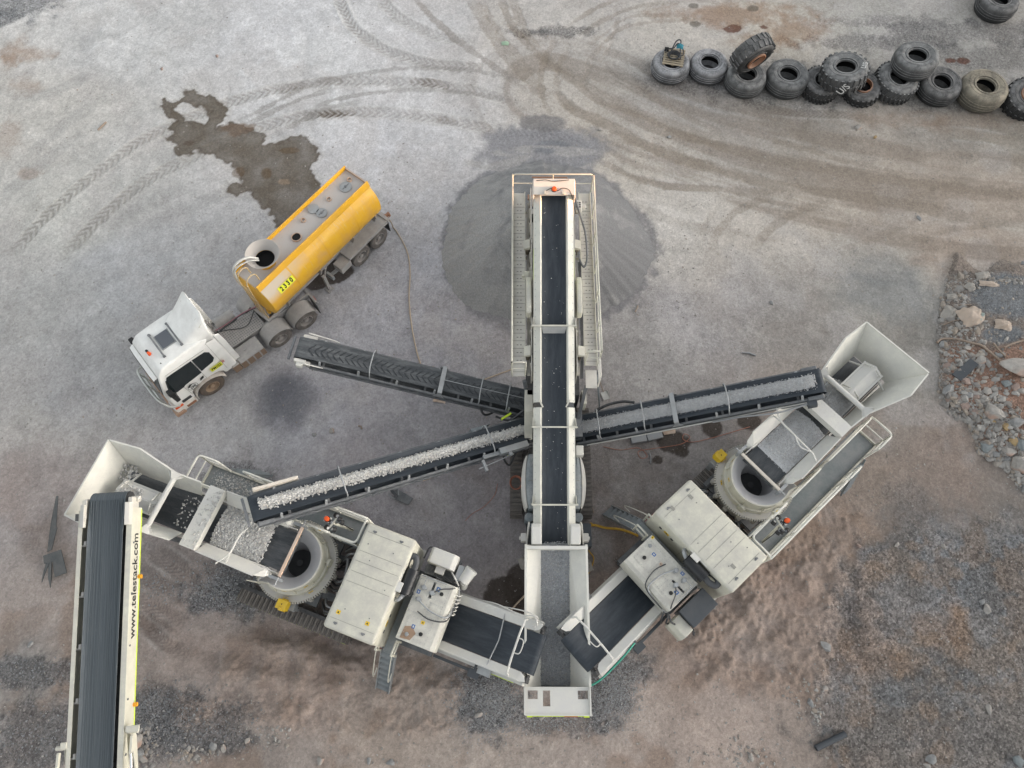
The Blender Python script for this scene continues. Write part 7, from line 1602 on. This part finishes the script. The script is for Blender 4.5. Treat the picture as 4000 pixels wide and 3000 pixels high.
# single stones lying about the yard
LONE = [(KT(1252,738),.17,'w','single pale stone alone in front of the tyre row'),(KT(1352,795),.10,'y','small yellow stone near the road, below the tyre row'),(Z4(695,876),.20,'g','grey stone at the edge of the brown spill, lower right'),(Z4(1745,625),.16,'w','pale pointed stone right of the dark gravel'),
 (Z4(1715,582),.11,'g','small grey stone just above the pale pointed stone'),(Z4(1762,1280),.13,'w','white stone in the dark gravel at the lower right'),(Z4(1950,1612),.2,'b','bluish stone in the bottom right corner'),(Z4(1390,1600),.2,'g','long grey stone at the bottom edge, right of the dark pipe'),(Z4(1362,1640),.12,'w','pale stone at the bottom edge beside the long grey stone'),
 (Z4(1168,210),.1,'w','small white stone right of the brown spill'),(Z4(1470,226),.1,'w','small pale stone on bare ground far right'),(Z4(920,218),.1,'p','small pinkish stone at the edge of the brown spill'),(Z4(700,1140),.1,'w','flat white stone above the dark pipe'),(Z4(605,1237),.13,'g','grey stone among the pale chips above the dark pipe'),
 (Z4(222,1590),.14,'w','pale oval stone at the bottom of the yard'),(KB(630,1487),.27,'w','biggest pale boulder beside the stacker conveyor'),(KB(655,1555),.16,'g','grey stone below the biggest boulder beside the stacker'),(KB(680,1600),.14,'w','pale stone near the bottom edge beside the stacker'),(KB(590,1620),.15,'g','grey stone tucked under the stacker beam'),
 (Z5(1068,655),.1,'w','pale stone alone in the bottom middle, left of the hopper'),(Z5(920,683),.13,'g','grey pointed stone right of the dark gravel patch'),(Z5(965,690),.12,'w','upright pale stone right of the grey pointed stone'),(Z5(1385,745),.13,'w','pale stone at the bottom edge below the crusher steps'),(Z5(1690,750),.13,'g','grey stone at the bottom edge near the hopper'),(Z5(1595,742),.1,'g','small grey stone at the bottom edge between two larger ones'),
 (KS(303,900),.13,'w','pale stone lying between the two left side conveyors'),(KS(160,932),.09,'g','small grey stone left of the pale one between the side conveyors'),(Z3(1645,490),.11,'g','small dark ringed stone in the right road'),(Z3(2205,733),.12,'g','grey stone at the right edge above the rubble'),(Z3(850,945),.1,'g','dark stone on bare ground right of the dust cone'),
 (Z2(1370,935),.1,'w','pale chip right of the dust cone, above the tracks'),(Z2(1868,988),.1,'g','grey chip in the right hand tracks'),(K6(400,1480),.1,'w','white stone left of the hopper end'),(K3(1362,1560),.12,'w','white chip in the gravel left of the hopper'),(K2(28,1250),.1,'g','grey stone at the far left'),(Z1(937,243),.1,'p','small pinkish stone in the upper left yard'),(Z1(700,300),.09,'p','small brown stone left of the upper wet patch')]
for i, (P, r, k, lb) in enumerate(LONE): rock(Vector((P.x, P.y, gz(P.x, P.y)+r*.2)), r, MRK[k], lb, (1.1,.8,.6), rng.random()*180, 100+i, 'single stones about the yard')
# gravel at the conveyor ends and scattered pebbles
def spill(name, mat, zones, r0, r1, label):
    mb = MB(); pts = []
    for P, sx, sy, n in zones:
        for _ in range(n):
            x, y = rng.gauss(P.x, sx), rng.gauss(P.y, sy); pts.append((x, y, gz(x, y)+.004))
    stones(mb, pts, r0, r1); o = mb.build(name, mat, None); tag(o, label, 'gravel', kind='stuff'); return o
spill('spilled_gravel', M_FINE, [(KF(1060,1500),.62,.62,3600),(KF(1325,1480),.5,.6,2600),(KF(1180,1563),.8,.16,500)], .014, .034, 'grey gravel spilled round the lower end of the middle hopper')
spill('scattered_gravel', M_FINE, [(K2(1150,900),1.0,.45,900),(K2(1090,960),.6,.35,500),(K2(1180,330),.65,.22,700),(K2(760,940),.5,.25,160)], .014, .045, 'grey gravel scattered under the left crusher')
spill('dark_gravel', M_DARKST, [(Z5(700,500),.75,.4,700),(Z5(850,600),1.1,.4,900),(Z5(120,365),.8,.25,350),(Z5(150,660),1.3,.6,800),(Z5(600,560),.4,.4,400)], .014, .045, 'dark gravel patches in the lower left yard')
spill('pale_rubble', M_RUB, [(KB(650,1560),.35,.35,150),(KB(660,1450),.25,.2,50),(Z4(640,1310),.16,.14,30),(Z4(560,1190),.5,.25,40),(Z4(180,1580),.7,.25,70),(Z5(830,720),.35,.15,90),(Z5(1200,640),.3,.15,40)], .03, .10, 'pale broken stones scattered along the bottom of the yard')
mb = MB(); pts = []
for _ in range(11000):
    a, b = rng.uniform(-100, 4100), rng.uniform(-60, 3080); P = U(a, b)
    if rng.random() < .25+.75*max(0,b/3000)**1.2 or a > 2500: pts.append((P.x, P.y, gz(P.x, P.y)+.002))
for _ in range(500): P = U(rng.uniform(2450, 4000), rng.uniform(300, 640)); pts.append((P.x, P.y, gz(P.x, P.y)+.002))
stones(mb, pts, .012, .05); o = mb.build('loose_pebbles', M_RUB, None); tag(o, 'loose pebbles strewn over the whole yard', 'pebbles', kind='stuff')
# ------------------------------------------------------------------ HOSES, CORDS AND ODDMENTS
M_TAN = flat("tan_hose", (.46,.37,.28), .6); M_YH = flat("yellow_hose", (.62,.36,.04), .55); M_OC = flat("orange_cord", (.42,.17,.11), .6)
def hose(name, pts, r, mat, label, cat='hose', z=None):
    mb = MB(); P = [Vector((p.x, p.y, (p.z if z is None else z) if p.z > .3 else gz(p.x, p.y)+r*.9)) for p in bez(pts, 8)]; mb.tube(P, r, 8); o = mb.build(name, mat, None, smooth=60); return tag(o, label, cat)
F_ = lambda x, y, z=0: KF(x, y, z)
hose('water_hose', [F_(838,472,1.0),F_(846,482,.35),F_(860,505),F_(880,545),F_(886,590),F_(884,650),F_(892,720),F_(908,785),F_(930,820),F_(990,840),F_(1060,815),F_(1100,800),F_(1115,795)], .028, M_TAN, 'long tan water hose curving from the tank trailer to the middle screen')
hose('yellow_hose', [F_(1276,1131,.5),F_(1285,1135),F_(1310,1141),F_(1340,1144),F_(1365,1152),F_(1378,1158)], .045, M_YH, 'short thick yellow hose between the screen and the right crusher steps')
hose('yellow_hose', [F_(1268,1170,.4),F_(1272,1190),F_(1282,1205),F_(1278,1225),F_(1270,1240)], .02, M_YH, 'thin yellow hose beside the right wall of the hopper')
hose('extension_cord', [F_(1305,960,.3),F_(1340,972),F_(1380,968),F_(1398,985),F_(1385,990),F_(1380,975),F_(1420,968),F_(1470,960),F_(1490,945),F_(1478,938),F_(1476,950),F_(1500,955),F_(1560,940),F_(1620,922)], .012, M_OC, 'orange extension cord looping under the right side conveyor', 'cord')
hose('drain_hose', [F_(1085,1330),F_(1100,1322),F_(1120,1300),F_(1140,1280)], .03, M_TAN, 'short pale drain hose between the left conveyor end and the hopper')
hose('extension_cord', [F_(1005,1125),F_(1020,1110),F_(1045,1095),F_(1068,1070),F_(1075,1045)], .009, M_OC, 'thin orange cord left of the middle hopper', 'cord')
c = MS@Vector((6.72, 1.26, .90)); mb = MB()
for k in range(4): mb.tube([(c.x+(.19+.012*k)*math.cos(a), c.y+(.22+.012*k)*math.sin(a), c.z+.02*k) for a in [2*math.pi*i/22 for i in range(22)]], .017, 6, closed=True)
o = mb.build('cord_coil', M_OC, None, smooth=60); tag(o, 'coiled orange cord resting on the left crawler of the middle screen', 'cord')
def on_ground(x, y, K): p = K(x, y); return Vector((p.x, p.y, gz(p.x, p.y)))
# dark pipe, lower right
a, b = on_ground(635,1530,Z4), on_ground(825,1437,Z4); mb = MB(); up = Vector((0,0,.1)); n = 20
d = (b-a).normalized(); s = d.cross(Vector((0,0,1))); vs = []; 
for e in (a+up, b+up):
    for rr in (.10, .08):
        for k in range(n): t_ = 2*math.pi*k/n; vs.append(e+s*(rr*math.cos(t_))+Vector((0,0,rr*math.sin(t_))))
fs = []
for k in range(n): j = (k+1)%n; fs += [(k,j,2*n+j,2*n+k),(n+k,3*n+k,3*n+j,n+j),(k,n+k,n+j,j),(2*n+k,2*n+j,3*n+j,3*n+k)]
mb.add(vs, fs); o = mb.build('pipe', M_CHARCOAL, None, smooth=40); tag(o, 'dark grey pipe lying on the gravel at the lower right', 'pipe')
# timber stick, upright stick, wood blocks
for x, y, x2, y2, K, r, lb, mt in [(1030,263,1108,280,K7,.04,'weathered timber stick on bare ground above the right side conveyor',M_GREYRUB),(1255,1140,1275,1095,K4,.025,'short dark stick right of the dust cone',M_BRANCH),(498,840,502,900,K7,.02,'pale thin rod on the ground above the right crusher',M_GREYRUB),(425,565,460,530,Z1,.04,'bent dark twig in the upper left yard',M_BRANCH),(520,860,548,885,KS,.03,'dark twig between the two left side conveyors',M_BRANCH),(1045,1185,1075,1255,K5,.02,'dark rod beside the right crawler of the screen',M_BRANCH)]:
    p, q = on_ground(x, y, K), on_ground(x2, y2, K); m_ = (p+q)/2+Vector((.03,.04,0)); mb = MB(); mb.tube([p+Vector((0,0,r)), m_+Vector((0,0,r+.01)), q+Vector((0,0,r))], r, 6); o = mb.build('stick', mt, None, smooth=60); tag(o, lb, 'stick')
p = on_ground(470,760,K7)
for k, (dx, dy, rz, lb) in enumerate(((0,-.02,10,'left grey timber block under the right side conveyor'),(.62,.1,14,'right grey timber block under the right side conveyor'))):
    mb = MB(); mb.box(-.3,.3,-.14,.14,0,.15); mb.box(-.28,-.2,-.145,.145,.02,.13); o = mb.build('timber_block', M_GREYRUB, None, T(p.x-.25+dx, p.y+dy, p.z)@RZ(rz), bevel=.015); tag(o, lb, 'timber', 'timber blocks under the right side conveyor')
for K, x, y, lb, rz, sd in ((K7,610,712,'peach coloured rag on the ground under the right side conveyor',10,31),(KS,1085,1262,'peach coloured rag under the left loaded side conveyor',20,32),(KS,1175,645,'peach coloured rag under the empty side conveyor',-10,33)):
    q = on_ground(x, y, K); crumple('rag', M_PEACH, T(q.x, q.y, q.z)@RZ(rz), .5, .28, .1, sd, lb, 'rag', 8, 'peach rags under the side conveyors')
for K, x, y, z, lb in ((K6,265,370,0,'grey wrapped bag against the left wall of the hopper'),(K6,730,390,0,'pale wrapped bag against the right wall of the hopper')):
    q = on_ground(x, y, K); crumple('bag', M_PLASG, T(q.x, q.y, q.z)@RZ(20), .3, .42, .3, 41, lb, 'bag', 8)
# square mouthed shovel by the ladder
p = on_ground(1168,305,K5); h = on_ground(1115,190,K5); dr = (h-p).normalized(); sd_ = dr.cross(Vector((0,0,1))).normalized()
t = thing('shovel', 'square mouthed pale shovel lying by the ladder of the screen', 'shovel', Matrix.Translation(p))
mb = MB(); mb.plate([sd_*.13-dr*.17+Vector((0,0,.03)), -sd_*.13-dr*.17+Vector((0,0,.03)), -sd_*.13+dr*.17+Vector((0,0,.06)), sd_*.13+dr*.17+Vector((0,0,.06))], .008); mb.plate([sd_*.13-dr*.17+Vector((0,0,.03)), sd_*.13+dr*.17+Vector((0,0,.06)), sd_*.14+dr*.17+Vector((0,0,.11)), sd_*.14-dr*.17+Vector((0,0,.06))], .006); mb.build('blade', M_WHITEC, t)
mb = MB(); mb.tube([dr*.15+Vector((0,0,.07)), dr*.9+Vector((0,0,.3)), (h-p)+Vector((0,0,.35))], .018, 7); mb.build('handle', M_BRANCH, t)
# torn belt offcuts at far left
M_OFFC = paint("torn_belt_rubber", (.06,.068,.07), dust=(.22,.21,.2), amt=.45, scale=3)
for pts, lb in ([[(185,420),(198,420),(185,590),(193,600),(160,720),(138,735),(145,640),(160,560)], 'long torn strip of black belt beside the left crusher hopper'],
                [[(112,755),(215,720),(245,850),(180,875),(165,790),(120,800)], 'square torn piece of belt lying left of the stacker conveyor'],
                [[(130,790),(150,795),(120,860),(107,905),(110,860)], 'narrow pointed belt offcut, left of the two'], [[(142,795),(162,790),(160,880),(155,935),(140,880)], 'narrow pointed belt offcut, right of the two']):
    P = [K2(*q) for q in pts]; mb = MB(); mb.plate([Vector((q.x, q.y, .13+.03*(i % 2))) for i, q in enumerate(P)], .03); o = mb.build('belt_offcut', M_OFFC, None); tag(o, lb, 'rubber offcut', 'torn belt offcuts at the left')
# dark stand under the left loaded conveyor
q0, q1, q2 = K3(770,75,.9), K3(830,150,.25), K3(910,190,.1)
t = thing('steel_stand', 'dark steel stand with a foot plate below the left loaded side conveyor', 'stand', Matrix.Translation((q1.x,q1.y,0)))
o3 = Vector((q1.x,q1.y,0)); mb = MB(); mb.beam(q0-o3, q1-o3, .11, .11); mb.build('strut', M_STEEL, t, bevel=.01)
mb = MB(); a_, b_ = q1-o3, q2-o3; mb.plate([K3(800,105,.12)-o3, K3(835,100,.12)-o3, K3(935,160,.12)-o3, K3(905,203,.12)-o3, K3(815,165,.12)-o3], .04); mb.build('foot_plate', M_STEEL, t, bevel=.008)
mb = MB(); mb.tube([K3(775,135,.1)-o3, K3(800,108,.15)-o3, K3(838,98,.2)-o3, K3(840,140,.2)-o3], .02, 6); mb.tube([K3(775,138,.1)-o3, K3(815,165,.15)-o3], .02, 6); mb.build('wire_frame', M_GALV, t)
crumple('plastic_scrap', M_GREENP if 'M_GREENP' in globals() else flat("pale_green_plastic", (.30,.42,.30), .6), T(*on_ground(688,312,Z2)), .35, .25, .05, 51, 'pale green plastic scrap on the dust beyond the cone', 'plastic scrap', 6)
